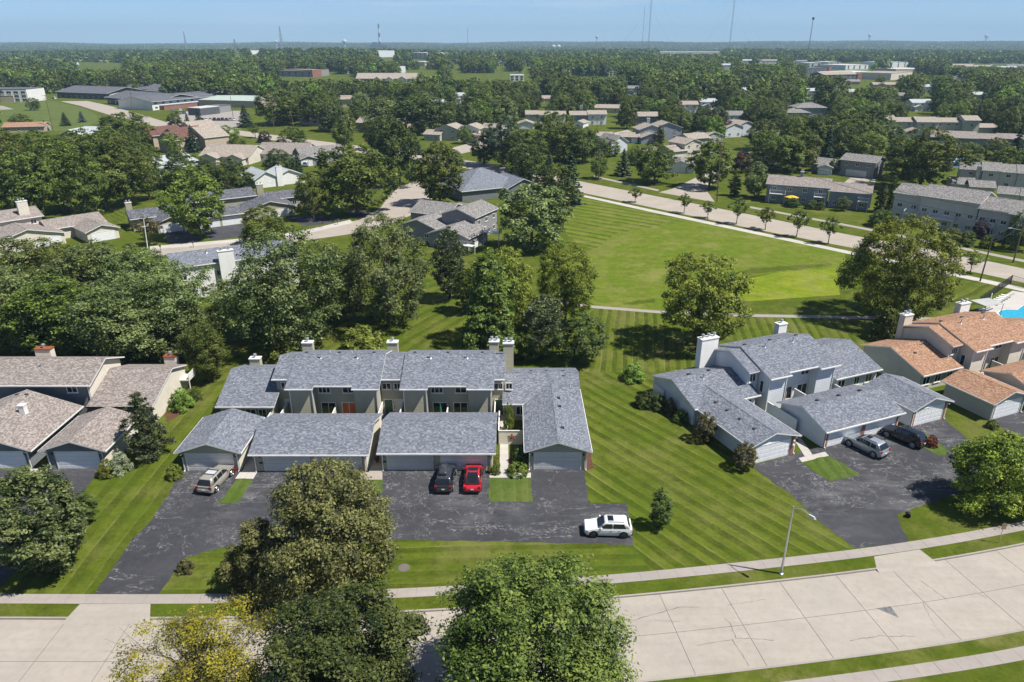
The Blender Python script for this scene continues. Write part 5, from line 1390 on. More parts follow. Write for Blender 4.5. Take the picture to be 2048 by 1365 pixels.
HZ('brown-roofed home and garage left of the small striped lawn', (178, 487), (240, 476), 'roof_brown', 'cream', [(0, 1, 0, 9, 2.5, 'y', dict(gd=[(.5, 4.9)])), (-.75, 1.0, 8.5, 16.5, 2.7, 'x', dict(nwin=3))], pipes=1)
HZ('olive house and garage left of the bright oval tree', (318, 468), (371, 461), 'roof_dark', 'olive_w', [(0, 1, 0, 6.5, 2.5, 'y', dict(gd=[(.5, 4.9)])), (-.75, .85, 6, 13.5, 3.0, 'x', dict(nwin=2))], [(-.75, 12.5, 1.4, 5.6)], pipes=1)
HZ('olive two-storey house with two white garage doors', (396, 459), (487, 447), 'roof_dark', 'olive_w', [(0, 1, 0, 7, 2.6, 'x', dict(gd=[(.27, 4.6), (.76, 4.6)])), (.0, 1.6, 10.5, 18.5, 4.6, 'x', dict(nwin=4))], pipes=2)
HZ('olive gable garage with tall plain chimney', (494, 442), (592, 430), 'roof_dark', 'olive_w', [(0, 1, 0, 8, 2.5, 'y', dict(gd=[(.66, 4.9)], p=.28)), (.3, 1.5, 9, 16, 3.0, 'x', dict(nwin=2))], [(.45, 9.4, 1.7, 7.0)])
HZ('white gabled house with pale grey roof', (512, 378), (612, 366), 'roof_pale', 'white_w', [(.0, .45, 0, 12, 2.7, 'y', dict(p=.55)), (.4, 1.0, 1, 11, 2.5, 'y', dict(p=.4))], [(.42, -.6, 1.9, 6.0)])
HZ('white-walled house with slate roof and broad white chimney behind maples', (356, 602), (600, 565), 'roof_blue', 'white_w', [(0, 1, 0, 8.5, 6.0, 'x', dict(nwin=7, oh=.3))], [(.36, -.95, 2.6, 8.0)], pipes=2)
_c, _s = math.cos(R(-26)), math.sin(R(-26))
HZ('dark grey house with white decks above the pine', proj(-18.5, 154.7), proj(-18.5 + 10 * _c, 154.7 + 10 * _s), 'roof_grey', 'grey_w', [(0, 1, 0, 9, 2.9, 'y', dict(nwin=2, wside=2)), (-.14, .73, 8, 19, 5.5, 'y', dict(nwin=1, wside=3)), (-.95, -.02, 3, 13, 3.2, 'y', dict(nwin=2)), (-1.3, -.3, 12.5, 23, 4.0, 'x', dict(nwin=2)), (-.5, .3, 18.5, 27, 3.4, 'x', {})], bal=((.75, 1.25, -.02, 1.6), (1.02, 1.42, 8.0, 2.9)), pipes=1)
HZ('large blue slate hip-roofed house above the curving road', (925, 404), (1055, 390), 'roof_blue', 'slate_w', [(0, 1, 0, 20, 3.0, 'h', dict(p=.42)), (.62, 1.12, -2.5, 10, 3.0, 'y', dict(p=.42))])
HZ('pale cottage with beige roof and two small gables', (402, 327), (498, 330), 'roof_tan', 'cream', [(0, 1, 0, 15, 2.8, 'x', dict(p=.42)), (.08, .42, -3, 3, 2.6, 'y', dict(p=.4)), (.62, .96, -3, 3, 2.6, 'y', dict(p=.4, gd=[(.5, 4.)]))])
HZ('brown-roofed cottage with white gable end', (513, 322), (610, 324), 'roof_brown', 'white_w', [(0, 1, 0, 15, 2.8, 'x', dict(nwin=4, p=.4))], pipes=2)
HZ('grey-roofed cottage with open garage', (602, 334), (700, 326), 'roof_grey', 'grey_w', [(0, .32, 0, 9, 2.6, 'y', dict(gd=[(.4, 4.)])), (.1, 1, 5, 17, 2.9, 'x', dict(nwin=3, p=.4))])
HZ('small blue-grey roofed house before the tan townhouses', (282, 345), (335, 350), 'roof_pale', 'white_w', [(0, 1, 0, 14, 2.8, 'y', dict(p=.4)), (.3, 1, -3, 2, 2.5, 'y', dict(p=.35))])
HZ('tan townhouses with brown roofs left of the spruce', (300, 292), (352, 300), 'roof_tan', 'tan_w', [(0, .5, 0, 10, 5.2, 'y', dict(nwin=1, p=.5)), (.5, 1, 2, 12, 5.4, 'y', dict(nwin=1, p=.5)), (1, 1.7, 5, 16, 5.4, 'y', dict(nwin=1, p=.5)), (.1, .9, 12, 24, 5.4, 'y', dict(p=.5))])
HZ('maroon-roofed townhouse row behind the spruce', (352, 308), (442, 296), 'roof_maroon', 'tan_w', [(0, .55, 0, 11, 5.2, 'x', dict(nwin=3, p=.5)), (.35, 1, 9, 20, 5.4, 'x', dict(nwin=3, p=.5)), (.15, .85, 20, 31, 5.4, 'x', dict(p=.5))])
HZ('orange-roofed long house at the far left', (8, 266), (90, 264), 'roof_orange', 'tan_w', [(0, 1, 0, 9, 2.8, 'x', dict(nwin=4))])
HZ('two pale blue roofs among the left trees', (120, 284), (166, 284), 'roof_pale', 'grey_w', [(0, 1, 0, 10, 2.8, 'y', dict(p=.45)), (.3, 1.6, 12, 21, 2.8, 'x', dict(p=.45))])
HZ('white and green gabled townhouses above the road stub', (848, 281), (912, 284), 'roof_tan', 'green_p', [(0, .5, 0, 9, 2.8, 'x', dict(nwin=2)), (.3, 1.0, 3, 13, 5.0, 'y', dict(nwin=2, wall='green_p', wside=1)), (.95, 1.55, 6, 15, 5.4, 'y', dict(wall='white_w', nwin=2)), (1.3, 1.75, -1, 9, 2.6, 'y', dict(wall='white_w', gd=[(.5, 4.6)])), (1.5, 2.1, 12, 20, 5.4, 'x', dict(nwin=2))])
HZ('far townhouse row with white dividing walls', (1052, 252), (1132, 252), 'roof_tan', 'greygreen_w', [(0, .28, 6, 15, 5.4, 'x', dict(nwin=1)), (.3, .62, 6, 15, 5.2, 'x', dict(nwin=1)), (.65, 1, 5, 14, 5.2, 'x', dict(nwin=1))])
HZ('white far garage with small gable at left of the broad tree', (1036, 258), (1068, 258), 'roof_tan', 'white_w', [(0, 1, 0, 9, 2.5, 'y', dict(gd=[(.3, 3.4), (.72, 3.4)]))])
HZ('far townhouses with brown tree before them', (1140, 250), (1212, 250), 'roof_tan', 'grey_w', [(0, .5, 0, 9, 5.2, 'x', dict(nwin=2)), (.5, 1, 0, 9, 5.6, 'x', dict(nwin=2, wall='white_w'))], [(.3, 9, 1.5, 9)])
HZ('small white gable house below the far townhouses', (1145, 256), (1166, 257), 'roof_tan', 'white_w', [(0, 1, 0, 9, 2.6, 'y', dict(nwin=1))])
HZ('white-gabled garage behind the olive tree', (1190, 284), (1221, 285), 'roof_tan', 'white_w', [(0, 1, 0, 8, 2.6, 'x', dict(wside=1))])
HZ('blue free-standing garage with brown roof', (1238, 286), (1276, 287), 'roof_tan', 'blue_m', [(0, 1, 0, 8, 2.7, 'x', dict(gd=[(.8, 2.4)], gdm='gdoor_w') if False else dict(gd=[(.8, 2.4)]))])
HZ('blue two-storey house beside the columnar arborvitae', (1282, 289), (1340, 288), 'roof_tan', 'blue_m', [(0, .75, 0, 9, 2.9, 'y', dict(nwin=1)), (.05, .9, 6, 16, 5.6, 'y', dict(nwin=2, wside=2)), (.7, 1.7, 12, 22, 5.6, 'y', dict(nwin=2, wall='blue_m'))], [(.55, 17, 1.5, 9)])
HZ('cream two-storey gable house near the junction', (1345, 318), (1401, 312), 'roof_tan', 'cream', [(0, .5, 0, 9, 2.8, 'x', {}), (.4, 1, 0, 9, 5.2, 'y', dict(nwin=2))])
HZ('white double garage behind the junction tree', (1332, 346), (1386, 348), 'roof_grey', 'white_w', [(0, 1, 0, 9, 2.6, 'y', dict(gd=[(.62, 2.6), (.86, 2.6)]))], gdm='gdoor')
HZ('white-trimmed gable house behind the grey spruce', (1222, 308), (1254, 305), 'roof_grey', 'blue_w', [(0, 1, 0, 10, 4.2, 'y', dict(nwin=1, p=.6))])
HZ('grey-roofed bungalows left of the purple tree', (1378, 292), (1450, 287), 'roof_tan', 'green_p', [(0, .55, 0, 9, 3.0, 'x', dict(nwin=2)), (.5, 1, 2, 12, 3.2, 'y', dict(nwin=1))])
HZ('pale townhouses right of the purple tree', (1450, 276), (1518, 272), 'roof_tan', 'blue_w', [(0, .5, 0, 9, 4.6, 'y', dict(nwin=2)), (.45, 1, 3, 13, 4.8, 'y', dict(nwin=2)), (.1, .7, 11, 20, 5.4, 'y', {})])
HZ('pale low house right of the pale townhouses', (1508, 281), (1555, 283), 'roof_tan', 'grey_w', [(0, 1, 0, 10, 2.8, 'y', dict(nwin=2))])
HZ('far beige house behind broad trees', (1182, 225), (1240, 226), 'roof_tan', 'cream', [(0, 1, 0, 10, 2.8, 'x', dict(nwin=3))])
HZ('far house with brown roof between two broad trees', (1276, 252), (1316, 252), 'roof_tan', 'grey_w', [(0, 1, 0, 10, 5.0, 'x', dict(nwin=2))])
HZ('blue two-level house with white balcony and yellow umbrella', (1530, 404), (1652, 414), 'roof_grey', 'blue_m', [(0, 1, 0, 9.5, 5.2, 'x', dict(nwin=4, roof='roof_brown'))], [(.5, 4.5, .8, 8.2)], bal=((.06, .32, -.01, 2.75), (.78, .97, -.01, 2.75)))
HZ('blue house with brown roof left of the arborvitae pair', (1654, 415), (1735, 422), 'roof_brown', 'blue_m', [(0, 1, 0, 9, 4.6, 'x', dict(nwin=3))], bal=((.72, .98, -.01, 2.6),), chim=((.97, 4, .8, 7),))
HZ('grey-green three-storey townhouse row across the road', (1775, 441), (1944, 469), 'roof_grey', 'greygreen_w', [(0, .34, 1.5, 11, 7.0, 'x', dict(nwin=2)), (.345, 1, 0, 11, 7.4, 'x', dict(nwin=5))], bal=((.2, .36, 0, 2.7), (.5, .78, -.01, 2.7)))
HZ('grey-green townhouses at the right edge across the road', (1946, 470), (2075, 494), 'roof_grey', 'greygreen_w', [(0, .5, 0, 11, 6.4, 'x', dict(nwin=3)), (.505, 1, -.5, 11, 6.4, 'x', dict(nwin=2, wall='blue_m'))], bal=((.02, .3, -.01, 2.7),))
HZ('white garage pair with grey roof at right', (1898, 385), (1945, 388), 'roof_grey', 'cream', [(0, 1, 0, 7.5, 2.7, 'x', {}), (.75, 1.75, -3.2, 4.0, 2.7, 'x', {})])
HZ('white garages with grey roof at the right edge', (1992, 406), (2075, 414), 'roof_grey', 'cream', [(0, .55, 0, 7.5, 2.8, 'x', {}), (.56, 1.2, -.6, 7, 2.8, 'x', {})])
HZ('cream townhouse row with white party walls at the right edge', (1915, 374), (2075, 386), 'roof_grey', 'greygreen_w', [(0, .28, 3, 12, 5.2, 'x', dict(nwin=1)), (.285, .5, 2, 12, 5.4, 'x', dict(nwin=1)), (.505, .72, 2.4, 12, 5.2, 'x', dict(nwin=1)), (.725, 1, 2, 12, 5.2, 'x', dict(nwin=1))], [(.2, 1.5, .9, 6.4)])
HZ('long blue house beyond the tennis court', (1858, 296), (1948, 300), 'roof_brown', 'blue_m', [(0, 1, 0, 12, 4.6, 'x', dict(nwin=4)), (1.02, 1.5, 3, 12, 4.4, 'x', dict(nwin=2)), (1.52, 2.1, 4, 13, 4.6, 'x', dict(nwin=2))])
HZ('far cream townhouse row with tan roofs', (1762, 266), (1942, 268), 'roof_tan', 'greygreen_w', [(0, .14, 0, 10, 6.2, 'x', dict(nwin=1)), (.15, .38, 3, 12, 5.2, 'x', dict(nwin=2)), (.385, .62, 0, 11, 5.4, 'x', dict(nwin=2)), (.625, .9, 3, 12, 5.2, 'x', dict(nwin=3)), (.905, 1.07, 0, 10, 6.4, 'x', dict(nwin=1)), (1.08, 1.3, 1, 9, 3.0, 'x', {})])
HZ('far garages below the cream townhouse row', (1778, 276), (1850, 278), 'roof_tan', 'white_w', [(0, .45, 0, 8, 2.8, 'y', {}), (.5, 1, 1, 9, 2.8, 'y', {})])
HZ('brown house with wide garage door and balcony posts', (1620, 343), (1745, 358), 'roof_grey', 'grey_w', [(0, .46, 0, 9, 2.8, 'x', dict(nwin=2)), (.47, 1, 0, 9, 5.2, 'x', dict(nwin=3, gd=[(.5, 6.5)]))], gdm='gdoor')
HZ('little white gable garage before the brown house', (1634, 349), (1662, 351), 'roof_grey', 'blue_w', [(0, 1, 0, 6, 2.5, 'y', dict(gd=[(.5, 3.2)]))])
HZ('violet-grey roofed apartment house among far trees', (1570, 236), (1658, 236), 'roof_grey', 'blue_m', [(0, .55, 0, 12, 3.0, 'h', {}), (.3, 1, 5, 18, 5.4, 'h', dict(nwin=3))])
HZ('tan far house beyond the far road', (600, 250), (640, 252), 'roof_tan', 'tan_w', [(0, 1, 0, 12, 3.2, 'x', dict(nwin=2)), (.6, 1.8, 4, 14, 3.0, 'y', dict(nwin=1, wall='white_w'))])
HZ('tan far house behind the willow-like tree', (712, 258), (760, 260), 'roof_tan', 'tan_w', [(0, 1, 0, 12, 3.2, 'x', dict(nwin=3)), (1.1, 2.0, 3, 13, 3.2, 'x', dict(nwin=2))])
HZ('tan roof peeping over far trees', (680, 214), (704, 214), 'roof_tan', 'cream', [(0, 1, 0, 12, 5, 'x', {})])
# storage rows, sheds, offices
M['roof_green'] = m_plain('green_metal_roof', (0.38, 0.45, 0.40), 0.6, var=.08, scale=.2)
M['roof_white'] = m_plain('white_membrane_roof', (0.52, 0.515, 0.50), 0.7, var=.08, scale=.1)
M['dk_wall'] = m_siding('siding_dark', (0.09, 0.10, 0.11))
for lb, a, b, d, k, nw in (('first dark-roofed motel row by the far road', (116, 196), (216, 200), 36, .9, 9), ('second dark-roofed motel row by the far road', (216, 208), (318, 217), 34, .9, 9),
                       ('rear dark-roofed motel row', (205, 183), (305, 191), 34, .9, 6), ('long rear dark-roofed motel row', (298, 193), (410, 205), 34, .9, 7)):
    HZ(lb, a, b, 'roof_dark', 'dk_wall', [(0, 1, 0, d, 4.6, 'x', dict(nwin=nw, p=.2, win=(1.8, 1.4), oh=1.4)), (.9, 1.005, 2, d - 2, 4.2, 'f', dict(wall='white_w', roof='roof_white'))], name='motel_row', cat='building')
HZ('dark-roofed motel front with red brick base', (306, 221), (432, 208), 'roof_dark', 'white_w', [(0, 1, 0, 30, 5.4, 'x', dict(nwin=9, p=.18, win=(2.2, 1.3), oh=1.2)), (.1, 1.02, -4, -.1, 2.2, 'f', dict(wall='brick', roof='roof_dark'))], name='motel_row', cat='building')
for lb, a, b, d, r_ in (('long shed with pale green metal roof', (398, 213), (512, 216), 46, 'roof_green'), ('rear shed with pale green metal roof', (420, 191), (512, 195), 40, 'roof_green'), ('white-roofed shed behind the motel rows', (270, 180), (340, 184), 20, 'roof_white'),
                    ('small white-roofed shed at the woods', (484, 184), (520, 184), 18, 'roof_white')):
    HZ(lb, a, b, r_, 'tan_w', [(0, 1, 0, d, 4.4, 'x', dict(p=.06, oh=.2))], name='storage_shed', cat='building')
HZ('white canopy building at the pale car park', (402, 232), (470, 224), 'roof_white', 'dk_wall', [(0, .55, 0, 10, 4.2, 'f', {}), (.6, 1.0, 3, 13, 4, 'f', dict(wall='grey_w', roof='roof_dark'))], name='showroom', cat='building')
HZ('white two-storey office block at the far left', (-70, 205), (58, 205), 'roof_dark', 'white_w', [(0, 1, 0, 22, 9, 'f', dict(nwin=9, win=(3.4, 1.7))), (.5, .78, -.3, .2, 4.5, 'f', dict(wall='tan_w', roof='roof_white'))], name='office_building', cat='building')
for lb, a, b, d, ze, r_, wl, nw in (
    ('far red brick school with flat roof', (626, 158), (644, 157), 60, 8, 'roof_tan', 'brick', 0), ('far grey flat-roofed school wing', (560, 157), (626, 158), 40, 7, 'roof_tan', 'grey_w', 5),
    ('far pale car showroom before the parked cars', (716, 153), (801, 153), 50, 8, 'roof_white', 'blue_w', 6), ('far white and blue store', (758, 126), (790, 125), 60, 12, 'roof_white', 'blue_w', 0),
    ('far cream store block', (820, 127), (855, 128), 60, 11, 'roof_white', 'cream', 4), ('far white gas station roof', (850, 139), (890, 138), 40, 6, 'roof_white', 'cream', 0),
    ('far white shopping centre', (1722, 161), (1790, 158), 60, 5.5, 'roof_white', 'tan_w', 0), ('far cream shop beside the shopping centre', (1780, 164), (1822, 160), 40, 7, 'roof_tan', 'cream', 0),
    ('far white roofed store row', (1790, 150), (1860, 149), 40, 5, 'roof_white', 'tan_w', 0), ('far white store with grey roof', (1618, 138), (1655, 138), 50, 6, 'roof_pale', 'white_w', 3),
    ('far white warehouse right of the dark block', (1655, 139), (1680, 139), 60, 8, 'roof_pale', 'cream', 2), ('far white mall block', (1690, 143), (1735, 142), 50, 6, 'roof_white', 'white_w', 4),
    ('far store with pale green roof', (1775, 138), (1815, 137), 50, 8, 'roof_green', 'white_w', 3), ('long distant white plant on the horizon', (1315, 107), (1445, 107), 80, 9, 'roof_white', 'cream', 0),
    ('distant white sheds left of the mast', (1010, 100.5), (1024, 100.5), 40, 10, 'roof_white', 'white_w', 0), ('distant white factory on the horizon', (602, 100), (618, 100), 60, 14, 'roof_white', 'white_w', 0),
    ('pale distant plant left of the woods', (500, 108), (522, 107), 60, 12, 'roof_white', 'white_w', 0), ('far white cottage row by the yellow field', (880, 150), (900, 150), 30, 5, 'roof_white', 'cream', 2),
    ('far blue roofed shop by the yellow field', (1020, 166), (1048, 166), 26, 6, 'roof_pale', 'white_w', 3), ('far brown shop in the woods', (1160, 153), (1185, 153), 30, 6, 'roof_brown', 'tan_w', 3),
    ('far white trailer row in the woods', (1205, 157), (1232, 157), 16, 5, 'roof_white', 'white_w', 4), ('far cream house at the motel woods', (522, 148), (540, 148), 26, 8, 'roof_pale', 'cream', 2)):
    HZ(lb, a, b, r_, wl, [(0, 1, 0, d, ze, 'f', dict(nwin=nw, win=(3.0, 2.2)))], name='store_building', cat='building', z=terrain(*P(*a)))
HZ('long far apartment block with tan hip roof and white gables', (712, 178), (832, 178), 'roof_tan', 'blue_m', [(0, 1, 4, 26, 9, 'x', dict(p=.4, nwin=10, win=(2, 1.6))), (.3, .42, 0, 10, 8.5, 'y', dict(p=.6, wall='cream', nwin=1)), (.5, .62, 0, 10, 8.5, 'y', dict(p=.6, wall='white_w', nwin=1)), (.7, .85, 0, 10, 8.5, 'y', dict(p=.6, wall='white_w', nwin=1))], name='apartment_block', cat='building')
HZ('far red brick apartment block with tan roof', (1645, 168), (1720, 166), 'roof_tan', 'dk_wall', [(0, .88, 0, 20, 9, 'x', dict(p=.25, nwin=8, win=(2.2, 1.6))), (.885, 1, -1, 21, 9.5, 'f', dict(wall='brick', roof='roof_tan'))], name='apartment_block', cat='building')
HZ('far dark brick block before the white stores', (1592, 155), (1660, 152), 'roof_dark', 'dk_wall', [(0, .9, 0, 20, 10, 'f', dict(nwin=7, win=(2.2, 1.6))), (.905, 1, -1, 21, 11, 'f', dict(wall='brick', roof='roof_dark'))], name='apartment_block', cat='building')
for lb, a, b in (('first distant house with slate roof at right', (1905, 138), (1935, 138)), ('second distant house with slate roof at right', (1940, 141), (1968, 141)), ('third distant house with slate roof at right', (1978, 139), (2020, 139)), ('fourth distant house with slate roof at right', (2026, 138), (2060, 138)),
                 ('far pale house above the yellow field', (1020, 146), (1034, 146)), ('far white house beyond the yellow field', (1048, 132), (1060, 132)), ('far brown-roofed house at the woods edge', (1138, 154), (1156, 154)), ('far roof in the woods right of the tall mast', (1408, 220), (1432, 220)), ('far pale roof left of the antenna pole', (1440, 142), (1460, 142)), ('far white roof below the tall grey mast', (1484, 130), (1506, 130)), ('far house between the far broad trees', (1478, 188), (1496, 188)), ('far long white roof left of the stores', (1512, 130), (1556, 130)), ('far white roof at the far stores', (1584, 131), (1606, 131)), ('far house among trees above the violet-grey roof', (1610, 196), (1630, 196)), ('far tan roof right of the shopping centre', (1840, 188), (1862, 188)), ('far pale roof in the middle distance right of the purple tree', (1448, 250), (1476, 250)), ('far pale roof above the purple tree', (1360, 226), (1386, 226)), ('far beige house left of the apartment block', (655, 147), (672, 147)), ('far roof below the red brick school', (690, 152), (708, 152)), ('far white house by the gas station', (905, 134), (920, 134)), ('far white house right of the gas station', (995, 138), (1010, 138)), ('far tan roof above the white townhouses', (868, 214), (890, 214)), ('far tan roof right of the willow-like tree', (800, 240), (826, 241)), ('far pale roof above the far townhouse row', (1080, 205), (1102, 205)), ('far roof in the woods above the blue row', (1830, 222), (1854, 222)), ('far roof in the woods at the right', (1940, 205), (1962, 205)), ('far tan roof below the first slate house', (1905, 168), (1925, 168)),
                 ('distant hilltop house at left', (133, 133), (148, 133)), ('distant white house on the left hill', (203, 128), (213, 128)),
                 ('far white house in the woods above the broad trees', (1258, 190), (1275, 190)), ('far roof left of the brick block', (1690, 172), (1712, 172)), ('far tan roof under the shopping centre', (1756, 178), (1785, 178)),
                 ('far pale roof in the right woods', (1790, 206), (1806, 206)), ('far tan roof in the right woods', (1688, 192), (1706, 192)), ('far tan roof in the middle woods', (916, 206), (930, 206))):
    k_ = sum(map(ord, lb))
    HZ(lb, a, b, ('roof_tan', 'roof_grey', 'roof_pale')[k_ % 3], ('cream', 'white_w', 'tan_w', 'blue_w')[k_ % 4], [(-.35, 1.35, 0, 9, (2.9, 5.2)[k_ % 2], 'x', dict(p=.38, nwin=3)), (-.2, .4, -3, 2, 2.7, 'y', dict(p=.4))], z=terrain(*P(*a)))

# ------------------------------------------------------------------ woods: nearest trees one by one, the rest as one mass
HOUSE = [(115, 160, 525, 222), (0, 165, 62, 206), (296, 232, 445, 306), (0, 250, 92, 266), (116, 243, 192, 284), (275, 296, 345, 350), (398, 284, 505, 331), (510, 280, 700, 336),
         (505, 330, 625, 400), (555, 138, 650, 159), (705, 132, 835, 179), (755, 112, 860, 129), (846, 232, 990, 286), (1034, 218, 1130, 258), (1138, 222, 1215, 258), (1186, 262, 1222, 286), (1236, 262, 1278, 288),
         (1280, 236, 1390, 290), (1340, 282, 1402, 318), (1330, 310, 1388, 349), (1222, 282, 1256, 308), (1376, 268, 1450, 292), (1448, 238, 1520, 276), (1506, 258, 1556, 283), (1182, 205, 1240, 226), (1274, 232, 1318, 253),
         (1590, 128, 1900, 165), (1568, 212, 1660, 237), (1760, 230, 1980, 270), (1775, 255, 1852, 279), (1855, 262, 2060, 300), (1618, 312, 1750, 358), (1895, 122, 2060, 142), (1614, 122, 1830, 146), (1312, 100, 1450, 107), (1015, 154, 1050, 167),
         (1158, 143, 1235, 158), (130, 124, 216, 134), (598, 226, 650, 255), (710, 232, 790, 262), (600, 95, 622, 101), (496, 100, 525, 109), (518, 138, 545, 149), (1255, 180, 1278, 191), (1688, 164, 1790, 180), (1786, 196, 1808, 207), (1686, 182, 1708, 193), (912, 196, 932, 207), (678, 203, 706, 215), (1018, 138, 1036, 146), (1046, 126, 1062, 132), (1136, 145, 1158, 154), (1406, 203, 1434, 220), (1438, 135, 1462, 142), (1482, 124, 1508, 130), (1476, 175, 1498, 188), (1510, 124, 1558, 130), (1582, 125, 1608, 131), (1608, 182, 1632, 196), (1838, 175, 1864, 188), (1446, 229, 1478, 250), (1358, 208, 1388, 226), (653, 139, 674, 147), (688, 143, 710, 152), (903, 128, 922, 134), (993, 131, 1012, 138), (866, 197, 892, 214), (798, 220, 828, 240), (1078, 190, 1104, 205), (1828, 204, 1856, 222), (1938, 190, 1964, 205), (1903, 157, 1927, 168)]
FLAT = [(0, 200, 205, 262), (40, 188, 330, 250), (330, 212, 560, 268), (430, 252, 625, 292), (905, 286, 985, 310), (1205, 258, 1268, 276), (1272, 288, 1345, 305), (900, 147, 1065, 160), (575, 152, 700, 162), (800, 140, 880, 152), (1880, 300, 1975, 338), (100, 131, 250, 140), (1450, 305, 1570, 332), (1650, 350, 1760, 372), (625, 270, 1180, 290)]
wr = np.random.default_rng(5)
cand = []
def clear(px, py, tp, hw):
    if py > 345 + (px > 1500) * 18: return False
    for x0, y0, x1, y1 in HOUSE:      # nothing growing through a house or standing close before it
        if px + hw * .55 > x0 and px - hw * .55 < x1 and py > y1 - .3 * (y1 - y0) and (tp < y0 + .6 * (y1 - y0) or py < y1 + 3): return False
    for x0, y0, x1, y1 in FLAT:
        if px + hw * .6 > x0 and px - hw * .6 < x1 and py > y0 and tp < y1 - 1: return False
    return True
grid = {}
for _ in range(60000):
    # even spread over the land in view, out to 1150 m
    d = math.sqrt(wr.uniform(235 ** 2, 1150 ** 2)); a = wr.uniform(R(-41), R(41))
    x, y = d * math.sin(a), d * math.cos(a)
    h = wr.uniform(11, 19) if d > 450 else wr.uniform(9, 15.5); w = h * wr.uniform(.72, 1.05)
    z = terrain(x, y) if d > 620 else 0
    px, py = proj(x, y, z); tp = proj(x, y, z + h)[1]; hw = w / 2 * pxm(x, y, z)
    if not clear(px, py, tp, hw): continue
    key = (int(x // 7), int(y // 7))
    if any((key[0] + i, key[1] + j) in grid for i in (-1, 0, 1) for j in (-1, 0, 1) if i == 0 or j == 0): continue
    grid[key] = 1
    cand.append((d, x, y, z, h, w, px))
cand.sort()
inview = [c for c in cand if -15 < c[6] < 2063]
NEAR = inview[:296]
nearset = set(id(c) for c in NEAR)
REST = [c for c in cand if id(c) not in nearset]
LAND = [(o.location.x, o.location.y, o['label']) for o in C.objects if o.get('category') in ('house', 'building') and o.get('label')]
PAL = ['green', 'deep', 'green', 'locust', 'deep', 'bright', 'green', 'silver', 'deep']
for i, (d, x, y, z, h, w, px) in enumerate(NEAR):
    lm = PAL[int(wr.integers(len(PAL)))]
    p = MID[i % 4] if d < 560 else LO[i % 4]
    if wr.uniform() < .05: p, w, lm = (SPR if d < 560 else LOS), w * .5, 'spruce'
    kind = {'spruce': 'dark spruce', 'bright': 'light green tree', 'silver': 'grey-green tree', 'deep': 'dark green tree'}.get(lm, 'green tree')
    lx, ly, ll = min(LAND, key=lambda q: (q[0] - x) ** 2 + (q[1] - y) ** 2)
    pos_ = ('behind' if y > ly + 6 else 'before' if y < ly - 4 else 'beside')
    lab = ('tall ' if h > 15 else 'small ' if h < 11 else '') + kind + ' ' + pos_ + ' the ' + ' '.join(ll.split()[:10])
    plant(p, 'woodland_tree', lab, 'tree', x, y, h, w, wr.uniform(0, 6.28), 'nearer woodland trees', lm, z)

# the mass of trees beyond: points carrying whole crowns
def stuff_points(name, label, pts, meshes, seed):
    """pts: (x,y,z,rz,sx,sz,kind)"""
    pts = np.array(pts, dtype=np.float64)
    me = bpy.data.meshes.new(name)
    n = len(pts)
    me.vertices.add(n); me.vertices.foreach_set('co', pts[:, :3].astype(np.float32).ravel())
    for nm, dt, col in (('rz', 'FLOAT', pts[:, 3]), ('sx', 'FLOAT', pts[:, 4]), ('sz', 'FLOAT', pts[:, 5]), ('kd', 'INT', pts[:, 6].astype(np.int32))):
        at = me.attributes.new(nm, dt, 'POINT'); at.data.foreach_set('value', np.ascontiguousarray(col.astype(np.int32 if dt == 'INT' else np.float32)))
    o = put(name, me)
    pc = bpy.data.collections.new(name + '_kinds')
    for i, m_ in enumerate(meshes):
        pc.objects.link(bpy.data.objects.new('kind_%02d' % i, m_))
    ng = bpy.data.node_groups.new(name, 'GeometryNodeTree')
    ng.interface.new_socket('Geometry', in_out='INPUT', socket_type='NodeSocketGeometry'); ng.interface.new_socket('Geometry', in_out='OUTPUT', socket_type='NodeSocketGeometry')
    N = ng.nodes.new; Lk = ng.links.new
    gi, go = N('NodeGroupInput'), N('NodeGroupOutput')
    ci = N('GeometryNodeCollectionInfo'); ci.inputs['Collection'].default_value = pc; ci.inputs['Separate Children'].default_value = True; ci.inputs['Reset Children'].default_value = True
    ip = N('GeometryNodeInstanceOnPoints'); ip.inputs['Pick Instance'].default_value = True
    def attr(nm, dt):
        q = N('GeometryNodeInputNamedAttribute'); q.data_type = dt; q.inputs['Name'].default_value = nm; return q.outputs['Attribute']
    c1, c2 = N('ShaderNodeCombineXYZ'), N('ShaderNodeCombineXYZ')
    Lk(attr('rz', 'FLOAT'), c1.inputs[2])
    sx = attr('sx', 'FLOAT'); Lk(sx, c2.inputs[0]); Lk(sx, c2.inputs[1]); Lk(attr('sz', 'FLOAT'), c2.inputs[2])
    Lk(gi.outputs[0], ip.inputs['Points']); Lk(ci.outputs[0], ip.inputs['Instance']); Lk(attr('kd', 'INT'), ip.inputs['Instance Index'])
    Lk(c1.outputs[0], ip.inputs['Rotation']); Lk(c2.outputs[0], ip.inputs['Scale'])
    Lk(ip.outputs[0], go.inputs[0])
    md = o.modifiers.new('scatter', 'NODES'); md.node_group = ng
    return tag(o, label, 'woods', kind='stuff')
far_m = []
for p in LO:
    for lm in ('green', 'deep', 'locust', 'bright'): far_m.append(recol(p, lm))
pts = []
for d, x, y, z, h, w, px in REST:
    if wr.uniform() < .04: w *= 1.25; h *= 1.15
    i = int(wr.integers(len(LO))); pts.append((x, y, z, wr.uniform(0, 6.28), w / LO[i].w, h / LO[i].H, i * 4 + int(wr.choice([0, 0, 1, 1, 2, 3], p=None))))
